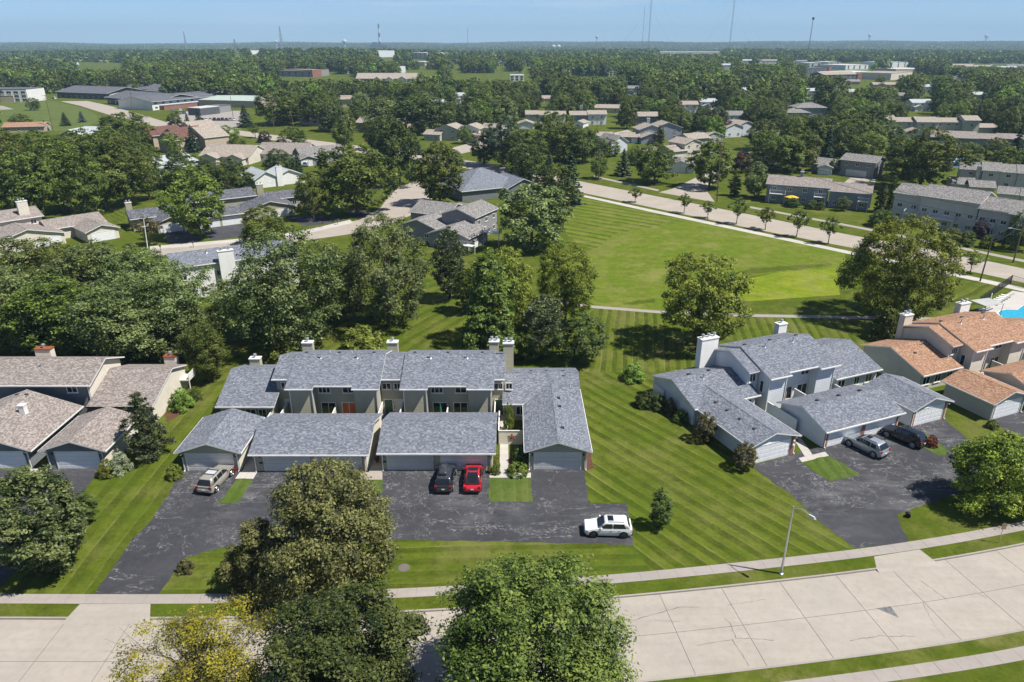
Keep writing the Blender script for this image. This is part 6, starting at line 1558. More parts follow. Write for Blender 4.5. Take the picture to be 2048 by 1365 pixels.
# beyond 1150 m: tree after tree, thinner crowns
VL = [proto(61 + i, 'dome', 12, 13, 'green', 12, 95, 4.2, .02, lump=.25, cr=3.2, limbs=0, fill=.1) for i in range(3)]
vb = len(far_m)
for p in VL:
    for lm in ('green', 'deep', 'locust', 'bright'): far_m.append(recol(p, lm))
FB = [(150, 126, 250, 133), (560, 138, 646, 157), (714, 134, 802, 152), (757, 114, 792, 126), (819, 116, 857, 127), (848, 132, 892, 139), (1592, 128, 1662, 150), (1645, 150, 1722, 164), (1655, 126, 1745, 142), (1775, 126, 1818, 138), (1720, 148, 1802, 160), (1790, 138, 1882, 149), (1895, 128, 2060, 140), (1315, 102, 1445, 107), (900, 147, 1065, 157), (601, 94, 619, 100), (499, 101, 523, 107), (1009, 96, 1025, 100), (1020, 141, 1034, 146), (1048, 127, 1060, 132), (1138, 149, 1156, 154), (1440, 137, 1460, 142), (1484, 125, 1506, 130), (1512, 125, 1556, 130), (1584, 126, 1606, 131), (655, 142, 672, 147), (690, 147, 708, 152), (905, 129, 920, 134), (995, 133, 1010, 138)]
for _ in range(26000):
    u = wr.uniform()
    d = 1150 + (3600 - 1150) * u ** .8; a = wr.uniform(R(-43), R(43))
    x, y = d * math.sin(a), d * math.cos(a)
    z = terrain(x, y); h = wr.uniform(9, 17); w = wr.uniform(10, 17) * (1 + (d - 1150) / 4000)
    px, py = proj(x, y, z); tp = proj(x, y, z + h)[1]
    if any(x0 < px < x1 and tp < y1 and py > y0 for x0, y0, x1, y1 in FB): continue
    i = int(wr.integers(3)); pts.append((x, y, z, wr.uniform(0, 6.28), w / 13, h / 12, vb + i * 4 + int(wr.choice([0, 0, 1, 1, 2, 3]))))
# groves beyond 3600 m
gm = []
for s_ in range(4):
    g = np.random.default_rng(90 + s_); parts = []
    for k in range(26):
        c = crown(400 + s_ * 50 + k, 'dome', g.uniform(12, 20), 0, g.uniform(8, 16), 6, 26, 6.5, cr=4.0, fill=.1)
        o_ = np.array([g.uniform(-45, 45), g.uniform(-45, 45), 0]); parts.append((c[0] + o_, *c[1:5]))
    cat_ = [np.concatenate([q[i] for q in parts]) for i in range(5)]
    gm.append(leaf_mesh('grove', LEAF[('deep', 'green', 'locust', 'green')[s_]], *cat_))
gb = len(far_m); far_m += gm
for d in np.concatenate([np.arange(3550, 9000, 62)]):
    for a in np.arange(R(-43), R(43), 62 / d):
        dd, aa = d + wr.uniform(-30, 30), a + wr.uniform(-.4, .4) * 62 / d
        x, y = dd * math.sin(aa), dd * math.cos(aa)
        px, py = proj(x, y, terrain(x, y))
        if wr.uniform() < .05: continue
        pts.append((x, y, terrain(x, y) - 1, wr.uniform(0, 6.28), 1.0, wr.uniform(.7, 1.3), gb + int(wr.integers(4))))
stuff_points('far_woods', 'mass of far green woods reaching to the horizon', pts, far_m, 1)
print('woods', len(NEAR), len(REST), len(pts))
sheet('meadow', [(870, 156), (905, 148), (1060, 147), (1068, 157), (960, 162)], m_grass('yellow_field', (0.14, 0.16, 0.03), (0.22, 0.22, 0.05), stripe=0, dry=.2), .3, 'distant yellow-green field in the middle', 'field', amp=0)
sheet('meadow', [(95, 142), (150, 133), (245, 131), (250, 135), (160, 139)], M['grass_far'], 6.5, 'distant sloping meadow on the left hill', 'field', amp=0) if False else None
# ------------------------------------------------------------------ vehicles
M['p_white'] = m_paint('paint_white', (0.72, 0.73, 0.74)); M['p_red'] = m_paint('paint_red', (0.42, 0.012, 0.02)); M['p_dark'] = m_paint('paint_graphite', (0.05, 0.053, 0.06), .25, 1, .3)
M['p_beige'] = m_paint('paint_beige', (0.40, 0.375, 0.32), .3, 1, .3); M['p_silver'] = m_paint('paint_silver', (0.42, 0.45, 0.48), .3, 1, .5); M['p_black'] = m_paint('paint_black', (0.012, 0.012, 0.014)); M['p_blue'] = m_paint('paint_blue', (0.05, 0.12, 0.28))
M['lamp_red'] = m_plain('tail_lamp', (0.35, 0.01, 0.012), .15, .6); M['lamp_clear'] = m_plain('head_lamp', (0.5, 0.52, 0.55), .1, .7); M['rim'] = m_plain('alloy', (0.45, 0.46, 0.48), .3, .5, .8); M['plate'] = m_plain('plate_white', (0.7, 0.7, 0.7), .5)
def ringq(x0, x1, w0, w1, z, r, n=4):
    """rounded plan outline, x0 rear x1 front, half widths"""
    pts = []
    for cx, cy, a0 in ((x1 - r, w1 - r, 0), (x0 + r, w0 - r, 90), (x0 + r, -w0 + r, 180), (x1 - r, -w1 + r, 270)):
        for k in range(n): a = R(a0 + 90 * k / (n - 1)); pts.append((cx + r * math.cos(a), cy + r * math.sin(a), z))
    return pts
def loft(rings, m=0):
    mb = MB(); n = len(rings[0])
    for r_ in rings: mb.v += r_
    for k in range(len(rings) - 1):
        for i in range(n):
            j = (i + 1) % n
            mb.f.append((k * n + i, k * n + j, (k + 1) * n + j, (k + 1) * n + i)); mb.m.append(m)
    mb.f.append(tuple((len(rings) - 1) * n + i for i in range(n))); mb.m.append(m)
    mb.f.append(tuple(range(n - 1, -1, -1))); mb.m.append(m)
    return mb
KIND = {  # length, width, height, belt, hood z, cabin rear bottom, rear top, front top, front bottom (fractions of length from rear)
 'suv': (4.7, 1.86, 1.69, 1.05, 1.0, .03, .13, .56, .735), 'hatch': (4.45, 1.80, 1.60, 1.0, .96, .04, .12, .56, .72), 'sedan': (4.7, 1.85, 1.45, .92, .86, .10, .36, .60, .78)}
def car(label, tail, nose, kind, paint, name='car', rack=None, sunroof=False, glassroof=False, rimmat='rim', cat='car', group=None, simple=False, shift=0.0):
    a, b = P(*tail), P(*nose)
    th = ang(a, b)
    t = thing(name, label, cat, ((a[0] + b[0]) / 2 + shift * math.cos(th), (a[1] + b[1]) / 2 + shift * math.sin(th), .012), th, group)
    L, W, Hc, zb, zh, rb, rt, ft, fb = KIND[kind]
    x = lambda f: -L / 2 + L * f
    w = W / 2
    key = ('car', kind, paint)
    def body():
        rings = [ringq(x(.03), x(.97), w * .9, w * .86, .22, .25), ringq(x(.0), x(1.0), w * .97, w * .92, .42, .3), ringq(x(.0), x(.995), w, w * .94, .66, .32), ringq(x(.012), x(.975), w * .985, w * .9, .8, .32)]
        m = loft(rings)
        # shoulders, bonnet and tail fall away from the belt line
        st_ = [(.012, .8 if kind == 'sedan' else zb - .03), (rb + .02, zb), (fb - .02, zb), (fb + .03, zh), (.9, zh - .12), (.975, .8)]
        for (f0, z0), (f1, z1) in zip(st_[:-1], st_[1:]):
            for s_ in (-1, 1):
                wa, wb = (w * .985, w * .97) if f1 < .8 else (w * .97, w * .9)
                q = [(x(f0), s_ * wa, .79), (x(f1), s_ * wb, .79), (x(f1), s_ * wb * .95, z1), (x(f0), s_ * wa * .95, z0)]
                m.face(q if s_ < 0 else q[::-1])
            m.face([(x(f0), -w * .93, z0), (x(f1), -(w * .92 if f1 < .8 else w * .85), z1), (x(f1), (w * .92 if f1 < .8 else w * .85), z1), (x(f0), w * .93, z0)])
        zz = st_[0][1]
        m.face([(x(.012), w * .97, .79), (x(.012), -w * .97, .79), (x(.012), -w * .93, zz), (x(.012), w * .93, zz)][::-1])
        return m.mesh('body', M[paint], False)
    bd = put('body', cached(key + ('b',), body), t)
    bm_ = bd.data
    def cabin():
        return loft([ringq(x(rb), x(fb), w * .93, w * .9, zb - .02, .18), ringq(x(rt - .01), x(ft + .012), w * .74, w * .73, Hc - .1, .2), ringq(x(rt + .015), x(ft - .01), w * .70, w * .68, Hc - .035, .2), ringq(x(rt + .06), x(ft - .06), w * .52, w * .5, Hc, .2)]).mesh('cabin', M[paint], True)
    put('cabin', cached(key + ('c',), cabin), t)
    def quad(p0, p1, p2, p3, m='glass_car', nm='window', out=(0, 0, 0)):
        o_ = Vector(out) * .02
        q = [tuple(Vector(p) + o_) for p in (p0, p1, p2, p3)]
        return MB().face(q).mesh(nm, M[m])
    zt = Hc - .11; zl = zb + .05
    def lerp(a_, b_, k): return tuple(a_[i] + (b_[i] - a_[i]) * k for i in range(3))
    # windscreen and rear window
    f0, f1 = (x(fb), w * .9, zb - .02), (x(ft + .012), w * .73, Hc - .1)
    def scr(): 
        a0, a1 = lerp((x(fb), w * .76, zb), (x(ft + .012), w * .60, Hc - .1), .06), lerp((x(fb), w * .76, zb), (x(ft + .012), w * .60, Hc - .1), .97)
        return quad(a0, (a0[0], -a0[1], a0[2]), (a1[0], -a1[1], a1[2]), a1, out=(.6, 0, .8))
    put('windscreen', cached((kind, 'ws'), scr), t)
    def rear():
        a0, a1 = lerp((x(rb), w * .8, zb), (x(rt - .01), w * .62, Hc - .1), .08), lerp((x(rb), w * .8, zb), (x(rt - .01), w * .62, Hc - .1), .95)
        return quad((a0[0], -a0[1], a0[2]), a0, a1, (a1[0], -a1[1], a1[2]), out=(-.8, 0, .6))
    put('rear_window', cached((kind, 'rw'), rear), t)
    cuts = {'suv': ((.15, .29), (.32, .49), (.51, .70)), 'hatch': ((.14, .40), (.42, .69)), 'sedan': ((.24, .46), (.48, .74))}[kind]
    for s_ in (-1, 1):
        for k, (c0, c1) in enumerate(cuts):
            def sw():
                lo, hi = .1, .88
                B = lambda f, h: (x(rb + (fb - rb) * 0) * 0 + x(f), s_ * (w * .925 + (w * .735 - w * .925) * h), zb - .02 + (Hc - .08 - zb) * h)
                top = lambda f: min(max(f, rt + .03), ft - .005)
                q = [B(max(c0, rb + .04), lo), B(min(c1 + .03 * (c1 > .68), fb - .04), lo), B(top(c1 - (.05 if c1 > .68 else 0)), hi), B(top(c0 + (.04 if k == 0 else 0)), hi)]
                if s_ > 0: q = q[::-1]
                return quad(*q, out=(0, s_, .25))
            put('side_window', cached((kind, 'sw', s_, k), sw), t)
    if simple: 
        for fx in (.2, .8):
            for s_ in (-1, 1):
                put('wheel', cached('farwheel', lambda: MB().tube((0, -.1, 0), (0, .1, 0), .34, n=8).mesh('wheel', M['black'])), t, (x(fx), s_ * (w - .12), .33))
        return t
    wr_ = .36 if kind == 'suv' else .335
    for fx in (.185, .805):
        for s_ in (-1, 1):
            o = put('wheel', cached(('wh', wr_), lambda: MB().tube((0, -.115, 0), (0, .115, 0), wr_, n=18).mesh('wheel', M['black'])), t, (x(fx), s_ * (w - .1), wr_))
            def rim_():
                m = MB()
                for k in range(5):
                    a_ = 2 * PI * k / 5
                    m.tube((0, .0, 0), (.72 * wr_ * math.cos(a_), 0, .72 * wr_ * math.sin(a_)), .05, .045, 5)
                m.tube((0, -.015, 0), (0, .02, 0), .09, n=8)
                for k in range(14):
                    a0, a1 = 2 * PI * k / 14, 2 * PI * (k + 1) / 14
                    m.tube((.7 * wr_ * math.cos(a0), 0, .7 * wr_ * math.sin(a0)), (.7 * wr_ * math.cos(a1), 0, .7 * wr_ * math.sin(a1)), .03, n=4, caps=False)
                return m.mesh('rim', M[rimmat])
            put('rim', cached(('rim', wr_, rimmat), rim_), o, (0, s_ * .12, 0))
            put('wheel_arch', cached(('wa', wr_), lambda: MB().tube((0, -.02, 0), (0, .02, 0), wr_ + .075, n=18).mesh('wheel_arch', M['black'])), t, (x(fx), s_ * (w - .012), wr_ + .02))
    for s_ in (-1, 1):
        put('tail_lamp', cached((kind, 'tl'), lambda: MB().box(-.05, .06, -.13, .13, -.11, .12).mesh('tail_lamp', M['lamp_red'])), t, (x(.014), s_ * (w - .2), .82 if kind != 'suv' else .92))
        put('head_lamp', cached((kind, 'hl'), lambda: MB().box(-.2, .06, -.17, .17, -.07, .07).mesh('head_lamp', M['lamp_clear'])), t, (x(.962), s_ * (w * .9 - .22), .73))
        put('mirror', cached(('mi', paint), lambda: MB().box(-.07, .07, -.11, .11, -.06, .09).mesh('mirror', M[paint])), t, (x(fb - .07), s_ * (w + .06), zb + .06))
        put('door_handle', cached(('dhn', paint), lambda: MB().box(-.09, .09, -.02, .02, -.015, .015).mesh('door_handle', M['rim'])), t, (x(.44), s_ * (w * .985 + .012), .84))
        put('door_handle', cached(('dhn', paint), lambda: None), t, (x(.27), s_ * (w * .985 + .012), .84))
    put('number_plate', cached('npl', lambda: MB().box(-.012, .01, -.16, .16, -.06, .06).mesh('number_plate', M['plate'])), t, (x(-.004), 0, .66))
    put('bumper', cached((kind, 'bp'), lambda: MB().box(-.05, .12, -w * .85, w * .85, -.08, .08).mesh('bumper', M['black'])), t, (x(.005), 0, .36))
    put('bumper', cached((kind, 'bpf'), lambda: MB().box(-.12, .05, -w * .8, w * .8, -.08, .08).mesh('bumper', M['black'])), t, (x(.995), 0, .36))
    if kind != 'sedan':
        for s_ in (-1, 1): put('roof_rail', cached((kind, 'rr'), lambda: MB().tube((x(rt + .06), 0, 0), (x(ft - .05), 0, 0), .028, n=6).mesh('roof_rail', M['dark_metal'])), t, (0, s_ * w * .64, Hc + .02))
    if sunroof: put('sunroof', cached('sr', lambda: MB().box(-.27, .27, -.4, .4, 0, .012).mesh('sunroof', M['glass_car'])), t, (x(ft - .11), 0, Hc + .001))
    if glassroof: put('glass_roof', MB().face([(x(.155), -w * .5, zb + .12), (x(.155), w * .5, zb + .12), (x(rt), w * .55, Hc - .01), (x(rt), -w * .55, Hc - .01)][::-1]).face([(x(rt), -w * .55, Hc - .01), (x(rt), w * .55, Hc - .01), (x(ft), w * .56, Hc + .012), (x(ft), -w * .56, Hc + .012)][::-1]).mesh('glass_roof', M['glass_car']), t)
    if rack == 'bars':
        for f in (.28, .45): put('roof_bar', cached((kind, 'rb'), lambda: MB().box(-.03, .03, -w * .68, w * .68, 0, .04).mesh('roof_bar', M['dark_metal'])), t, (x(f), 0, Hc + .05))
        put('roof_panel', MB().box(x(.29), x(.44), -w * .5, w * .5, Hc + .002, Hc + .012).mesh('roof_panel', M['lamp_clear']), t)
    if rack == 'box':
        put('roof_box', loft([ringq(x(.2), x(.58), .42, .3, Hc + .08, .12), ringq(x(.19), x(.6), .45, .32, Hc + .2, .14), ringq(x(.23), x(.56), .36, .24, Hc + .36, .12)]).mesh('roof_box', M['p_dark'], True), t, (0, .12, 0))
    return t
car('beige crossover car parked at the left garage', (417, 984), (450, 949), 'suv', 'p_beige', rack='bars')
car('dark grey SUV with a roof box', (888, 983), (895, 946), 'suv', 'p_dark', rack='box')
car('bright red sedan with a black glass roof', (945, 983), (948, 946), 'sedan', 'p_red', glassroof=True, rimmat='dark_metal')
car('white hatchback with black wheels at the end of the drive', (1259, 1066), (1170, 1064), 'hatch', 'p_white', sunroof=True, rimmat='dark_metal')
car('silver SUV before the pale blue double garage', (1757, 912), (1703, 886), 'suv', 'p_silver', sunroof=True)
car('black SUV beside the pointed grass island', (1833, 892), (1778, 869), 'suv', 'p_black')
cr_ = random.Random(4)
lot = [(346 + 7.4 * i, 222 + (i % 2) * 5.5, cr_.choice(['p_white', 'p_silver', 'p_dark', 'p_red', 'p_black', 'p_blue'])) for i in range(12)] + [(405 + 8 * i, 241, cr_.choice(['p_white', 'p_silver', 'p_dark', 'p_red', 'p_black'])) for i in range(9)]
for i, (px, py, pt) in enumerate(lot):
    car('%s car parked in the far pale car park' % {'p_white': 'white', 'p_silver': 'silver', 'p_dark': 'grey', 'p_red': 'red', 'p_black': 'black', 'p_blue': 'blue'}[pt], (px - 1, py + 2), (px + 2, py - 1.2), 'suv' if i % 2 else 'sedan', pt, simple=True, group='cars in the far car park')
for i in range(16):
    px, py = 585 + (i % 8) * 13, 157 + (i // 8) * 3; pt = cr_.choice(['p_white', 'p_silver', 'p_dark', 'p_white'])
    car('distant car in the lot beside the red brick school', (px, py + .8), (px + 3, py), 'suv', pt, simple=True, group='cars beside the school')
for i in range(16):
    px, py = 806 + (i % 8) * 9, 148 + (i // 8) * 3; pt = cr_.choice(['p_white', 'p_silver', 'p_dark', 'p_red'])
    car('distant car in the lot right of the pale showroom', (px, py + .8), (px + 3, py), 'suv', pt, simple=True, group='cars beside the showroom')
car('white car parked under the loose green tree', (1554, 328), (1538, 331), 'sedan', 'p_white', simple=True)
car('silver-blue SUV in the open garage of the grey cottage', (611, 334), (616, 331), 'suv', 'p_silver', simple=True)
car('white car on the far road', (114, 199), (104, 198), 'suv', 'p_white', simple=True)
for i, (px, py) in enumerate(((1478, 318), (1492, 314), (1506, 318), (1520, 322))): car('parked car in the street behind the purple-leaved tree', (px, py), (px + 7, py - 3), 'sedan', ('p_red', 'p_white', 'p_dark', 'p_white')[i], simple=True, group='cars behind the purple-leaved tree')

# ------------------------------------------------------------------ street furniture
x, y = P(1562, 1148)
t = thing('street_lamp', 'grey metal street lamp with curved arm beside the street', 'street lamp', (x, y, 0))
MB().tube((0, 0, 0), (0, 0, 7.0), .11, .06, 10).lathe([(.2, 0), (.2, .1), (.12, .14)], 10).build('pole', M['metal'], t)
ex, ey = P(1616, 1034, 6.75)
E_ = Vector((ex - x, ey - y, 6.78)); A_ = Vector((0, 0, 6.75))
m = MB(); pv = A_
for k in range(1, 7):
    s_ = k / 6; q = A_.lerp(E_, s_) + Vector((0, 0, .38 * math.sin(s_ * PI * .85))); m.tube(pv, q, .04, .035, 6, caps=False); pv = q
m.build('arm', M['metal'], t)
dv = Vector((E_.x, E_.y, 0)).normalized()
hd = put('lamp_head', loft([[(a_, b_, .0) for a_, b_ in ((0, -.1), (.6, -.13), (.72, 0), (.6, .13), (0, .1))], [(a_, b_, .16) for a_, b_ in ((.05, -.07), (.5, -.09), (.6, 0), (.5, .09), (.05, .07))]]).mesh('lamp_head', M['lamp_clear']), t, tuple(pv - Vector((0, 0, .08))), math.atan2(dv.y, dv.x))
def pole(label, base, top, arm=None, lamp=False, mat='pole', r=.16, name='utility_pole', cat='utility pole', n=2):
    x, y = P(*base); h = topz(top[0], top[1], y)
    d = ray(*top); X = d[0] * y / d[1]
    t = thing(name, label, cat, (x, y, 0))
    lean = X - x
    MB().tube((0, 0, -.2), (lean, 0, h), r, r * .62, 8).build('pole', M[mat], t)
    if arm:
        for k in range(n):
            z = h - .5 - k * 1.6
            MB().box(-arm / 2 + lean * z / h, arm / 2 + lean * z / h, -.06, .06, z, z + .14).build('crossarm', M[mat], t)
            for f in (-.45, -.2, .2, .45): put('insulator', cached('insul', lambda: MB().lathe([(.05, 0), (.07, .1), (.04, .2)], 6).mesh('insulator', M['trim'])), t, (arm * f + lean * z / h, 0, z + .14))
    if lamp:
        MB().tube((lean * .7, 0, h * .7), (lean * .7 - 2.2, 0, h * .74), .05, n=5).build('lamp_arm', M['metal'], t)
        MB().box(lean * .7 - 2.9, lean * .7 - 2.15, -.12, .12, h * .74 - .05, h * .74 + .1).build('lamp_head', M['lamp_clear'], t)
    return (x + lean, y, h)
tops = {}
for k, lb, b, tp, arm, lamp in (('a', 'tall brown utility pole at the road junction', (1434, 404), (1443, 270), 3.0, True), ('b', 'short utility pole with crossarm left of the junction', (1198, 363), (1198, 303), 2.6, False),
    ('c', 'leaning utility pole beside the pool lawn', (1960, 563), (1987, 471), None, False), ('d', 'dark utility pole at the right edge', (2026, 526), (2052, 432), 2.4, True),
    ('e', 'thin pole above the blue hip roof', (1019, 268), (1016, 208), None, False), ('f', 'leaning pole at the far left field', (107, 264), (90, 190), 3.0, False), ('g', 'pole beside the far road left of the motel', (266, 236), (260, 180), 3.0, False),
    ('h', 'pole before the pale green sheds', (467, 240), (459, 180), 2.5, False), ('i', 'crossarm pole on the far road', (549, 266), (541, 186), 3.0, False), ('j', 'short crossarm pole right of the far road', (587, 257), (582, 224), 4.0, False), ('k', 'tall pole before the willow-like tree', (740, 245), (733, 190), 3.0, False),
    ('l', 'pole behind the far garages', (1195, 278), (1194, 235), 2.0, False), ('m', 'pole before the blue garage', (1299, 292), (1300, 268), 2.0, False)):
    tops[k] = pole(lb, b, tp, arm, lamp)
pole('white lamp post beside the small reddish tree', (296, 503), (287, 438), None, False, 'trim', .12, 'lamp_post', 'lamp post')
def wire(label, a, b, sag=1.0, r=.03, n=10, dz=0.0):
    A_, B_ = Vector(a) - Vector((0, 0, dz)), Vector(b) - Vector((0, 0, dz))
    m = MB(); pv = A_
    for k in range(1, n + 1):
        s_ = k / n; q = A_.lerp(B_, s_) - Vector((0, 0, sag * 4 * s_ * (1 - s_))); m.tube(pv, q, r, n=4, caps=False); pv = q
    o = m.build('power_line', M['dark_metal']); return tag(o, label, 'power line')
wire('upper power line between the two right poles', tops['c'], tops['d'], .5); wire('lower power line between the two right poles', tops['c'], tops['d'], .7, dz=1.3)
wire('upper power line from the junction pole to the right', tops['a'], (tops['d'][0], tops['d'][1], tops['d'][2]), 2.2, .04); wire('lower power line from the junction pole to the right', tops['a'], tops['d'], 2.4, .04, dz=1.8)
wire('power line between the two junction poles', tops['b'], tops['a'], 1.2, .04, dz=.6); wire('power line along the far road', tops['i'], tops['k'], 1.5, .05); wire('power line over the car park', tops['h'], tops['i'], 1.2, .05); wire('power line before the motel', tops['g'], tops['h'], 1.6, .05)
# sign, tub, manhole
x, y = P(1997, 1086)
t = thing('street_sign', 'small tan sign on a thin post by the sidewalk', 'sign', (x, y, 0))
MB().tube((0, 0, 0), (0, 0, 2.2), .03, n=6).build('post', M['metal'], t); MB().box(-.22, .22, -.05, -.032, 1.55, 2.15).build('sign_plate', M['dirt'], t)
x, y = P(1815, 1037)
t = thing('black_tub', 'small black tub lying on the grass beside the drive', 'tub', (x, y, .0), .6)
MB().tube((0, 0, .26), (.5, .25, .24), .24, .16, 12).build('tub', M['black'], t); MB().lathe([(.25, 0), (.2, .12), (.1, .2)], 10, (.75, .35, 0)).build('lid', M['black'], t)
x, y = P(808, 1136)
tag(MB().lathe([(.52, -.05), (.52, .02), (.46, .035), (.44, .025), (.02, .028)], 20, (0, 0, 0)).build('manhole_cover', M['joint'], None, (x, y, 0)), 'round iron manhole cover in the front lawn', 'manhole cover')
# letter boxes and bins on the curving road
for i, (px, py) in enumerate(((322, 503), (387, 495), (479, 483), (645, 455), (675, 450))):
    x, y = P(px, py)
    t = thing('letter_box', '%s dark letter box along the white sidewalk' % ('first', 'second', 'third', 'fourth', 'fifth')[i], 'letter box', (x, y, 0), .3, 'letter boxes along the white sidewalk')
    put('post', cached('lbp', lambda: MB().box(-.06, .06, -.06, .06, 0, 1.0).mesh('post', M['wood'])), t); put('box', cached('lbb', lambda: MB().box(-.13, .13, -.28, .28, 1.0, 1.32).tube((0, -.28, 1.32), (0, .28, 1.32), .13, n=8).mesh('box', M['dark_metal'])), t)
# patio things
def umbrella(label, x, y, col, shut, h=2.4, r=1.5):
    t = thing('patio_umbrella', label, 'umbrella', (x, y, 0))
    MB().tube((0, 0, 0), (0, 0, h), .03, n=6).build('pole', M['metal'], t)
    MB().lathe([(.28, 0), (.28, .08), (.05, .1)], 10).build('base', M['dark_metal'], t)
    MB().lathe([(.13, .9), (.2, 1.1), (.1, 2.0), (.03, h + .05)] if shut else [(r, h - .55), (r * .97, h - .5), (r * .5, h - .18), (.03, h + .05)], 8).build('canopy', m_plain('canopy_' + ('green' if shut else 'yellow'), col, .8), t)
umbrella('closed green umbrella on the patio left of the blue-tinted door', -8.55, 75.0, (0.03, 0.16, 0.09), True)
x, y = P(1582, 409); umbrella('open yellow umbrella before the blue house', x, y, (0.62, 0.42, 0.02), False, 2.6, 2.0)
for lb, x, y, c in (('flower pot of red and white flowers beside the beige car', -29.5, 64.1, 'red'), ('flower pot with orange flowers at the double garage corner', -15.9, 64.0, 'redbush'), ('flower pot with yellow flowers right of the red car', -2.3, 64.1, 'lime'), ('flower pot in the tan passage', -14.7, 66.2, 'purple'), ('second flower pot in the tan passage', -14.7, 67.6, 'red')):
    t = thing('flower_pot', lb, 'flower pot', (x, y, .01)); MB().lathe([(.16, 0), (.22, .32), (.24, .36), (.2, .34)], 10).build('pot', M['rust'], t)
    f_ = put('flowers', recol(CLIP, c), t, (0, 0, .3)); f_.scale = (.28, .28, .36)
for lb, x, y in (('covered round patio table behind the orange garage', *L3(9.0, 8.0)), ('pale patio table of the pale blue house', *L2(13.5, 8.8))):
    t = thing('patio_table', lb, 'table', (x, y, 0)); MB().lathe([(.75, .05), (.8, .6), (.7, .85), (.2, 1.0), (.05, 1.15)], 12).build('cover', M['walk_new'], t)
# pool court
sheet('pool_deck', [(1952, 636), (1975, 612), (2025, 582), (2200, 610), (2200, 690), (1950, 660)], M['walk_new'], .02, 'pale concrete deck round the swimming pool', 'pool deck', amp=0)
q = [P(*a) for a in ((1996, 627), (2001, 622), (2013, 620), (2034, 621), (2048, 611), (2075, 608), (2120, 625), (2110, 650), (2060, 650), (2030, 647), (2010, 640))]
o = MB().prism(q, .05, .08).build('swimming_pool', M['water']); tag(o, 'bright turquoise swimming pool at the right edge', 'swimming pool')
cx_, cy_ = sum(a[0] for a in q) / len(q), sum(a[1] for a in q) / len(q)
MB().prism([(cx_ + (a[0] - cx_) * 1.06, cy_ + (a[1] - cy_) * 1.06) for a in q], .035, .01).build('coping', M['trim'], o)
def rail_fence(label, pts, h=1.7):
    w = [P(*a) for a in pts]
    t = thing('pool_fence', label, 'fence', (*w[0], 0))
    for a, b in zip(w[:-1], w[1:]):
        n = max(2, int(math.dist(a, b) / 2.4))
        for k in range(n + 1):
            put('post', cached('pfp', lambda: MB().tube((0, 0, 0), (0, 0, 1.75), .045, n=5).mesh('post', M['dark_metal'])), t, (a[0] + (b[0] - a[0]) * k / n - w[0][0], a[1] + (b[1] - a[1]) * k / n - w[0][1], 0))
        A_, B_ = Vector((a[0] - w[0][0], a[1] - w[0][1], 0)), Vector((b[0] - w[0][0], b[1] - w[0][1], 0))
        m = MB()
        for z in (.12, 1.68): m.tube(A_ + Vector((0, 0, z)), B_ + Vector((0, 0, z)), .03, n=4)
        m.build('rail', M['dark_metal'], t)
        m = MB(); nn = int(math.dist(a, b) / .16)
        for k in range(nn): q = A_.lerp(B_, (k + .5) / nn); m.tube(q + Vector((0, 0, .12)), q + Vector((0, 0, 1.66)), .016, n=3, caps=False)
        o_ = m.build('pickets', M['dark_metal'], t); o_['kind'] = 'stuff'
rail_fence('black metal fence along the lawn side of the pool', [(1957, 611), (2020, 568)]); rail_fence('black metal fence along the road side of the pool', [(2021, 568.5), (2130, 600)])
for i, (px, py) in enumerate(((1988, 610), (1993, 607), (1998, 604), (2003, 601), (2008, 598), (2013, 595), (1964, 622), (1969, 625))):
    x, y = P(px, py)
    t = thing('sun_lounger', ('lounger on the pool deck in the row along the fence' if i < 6 else 'lounger under the grey canopy at the pool'), 'sun lounger', (x, y, .02), -.5, 'pool loungers')
    put('seat', cached('ls', lambda: MB().box(-.9, .3, -.32, .32, .28, .36).mesh('seat', M['trim'])), t); put('backrest', cached('lbk', lambda: MB().prism([(.3, -.32), (1.0, -.32), (1.0, .32), (.3, .32)], lambda x, y: .36 + (x - .3) * .8, .07).mesh('backrest', M['trim'])), t)
    for a_, b_ in ((-.8, -.28), (-.8, .28), (.5, -.28), (.5, .28)): put('leg', cached('lleg', lambda: MB().box(-.03, .03, -.03, .03, 0, .28).mesh('leg', M['metal'])), t, (a_, b_, 0))
x, y = P(1968, 628)
t = thing('shade_canopy', 'grey fabric shade canopy behind the orange ridge', 'canopy', (x, y, 0), .3)
MB().prism([(-2, -1.5), (2, -1.5), (2, 1.5), (-2, 1.5)], lambda x, y: 2.5 - abs(y) * .25, .06).build('canopy', M['trim_d'], t)
for a_, b_ in ((-1.9, -1.4), (1.9, -1.4), (1.9, 1.4), (-1.9, 1.4)): put('post', cached('cnp', lambda: MB().tube((0, 0, 0), (0, 0, 2.1), .04, n=5).mesh('post', M['dark_metal'])), t, (a_, b_, 0))
x, y = P(1978, 611)
t = thing('pool_notice_board', 'blank white notice board before the pool fence', 'board', (x, y, 0), .9); MB().box(-.5, .5, -.03, .03, .6, 2.1).build('board', M['trim'], t); MB().box(-.04, .04, .031, .09, 0, 1.5).build('post', M['metal'], t)
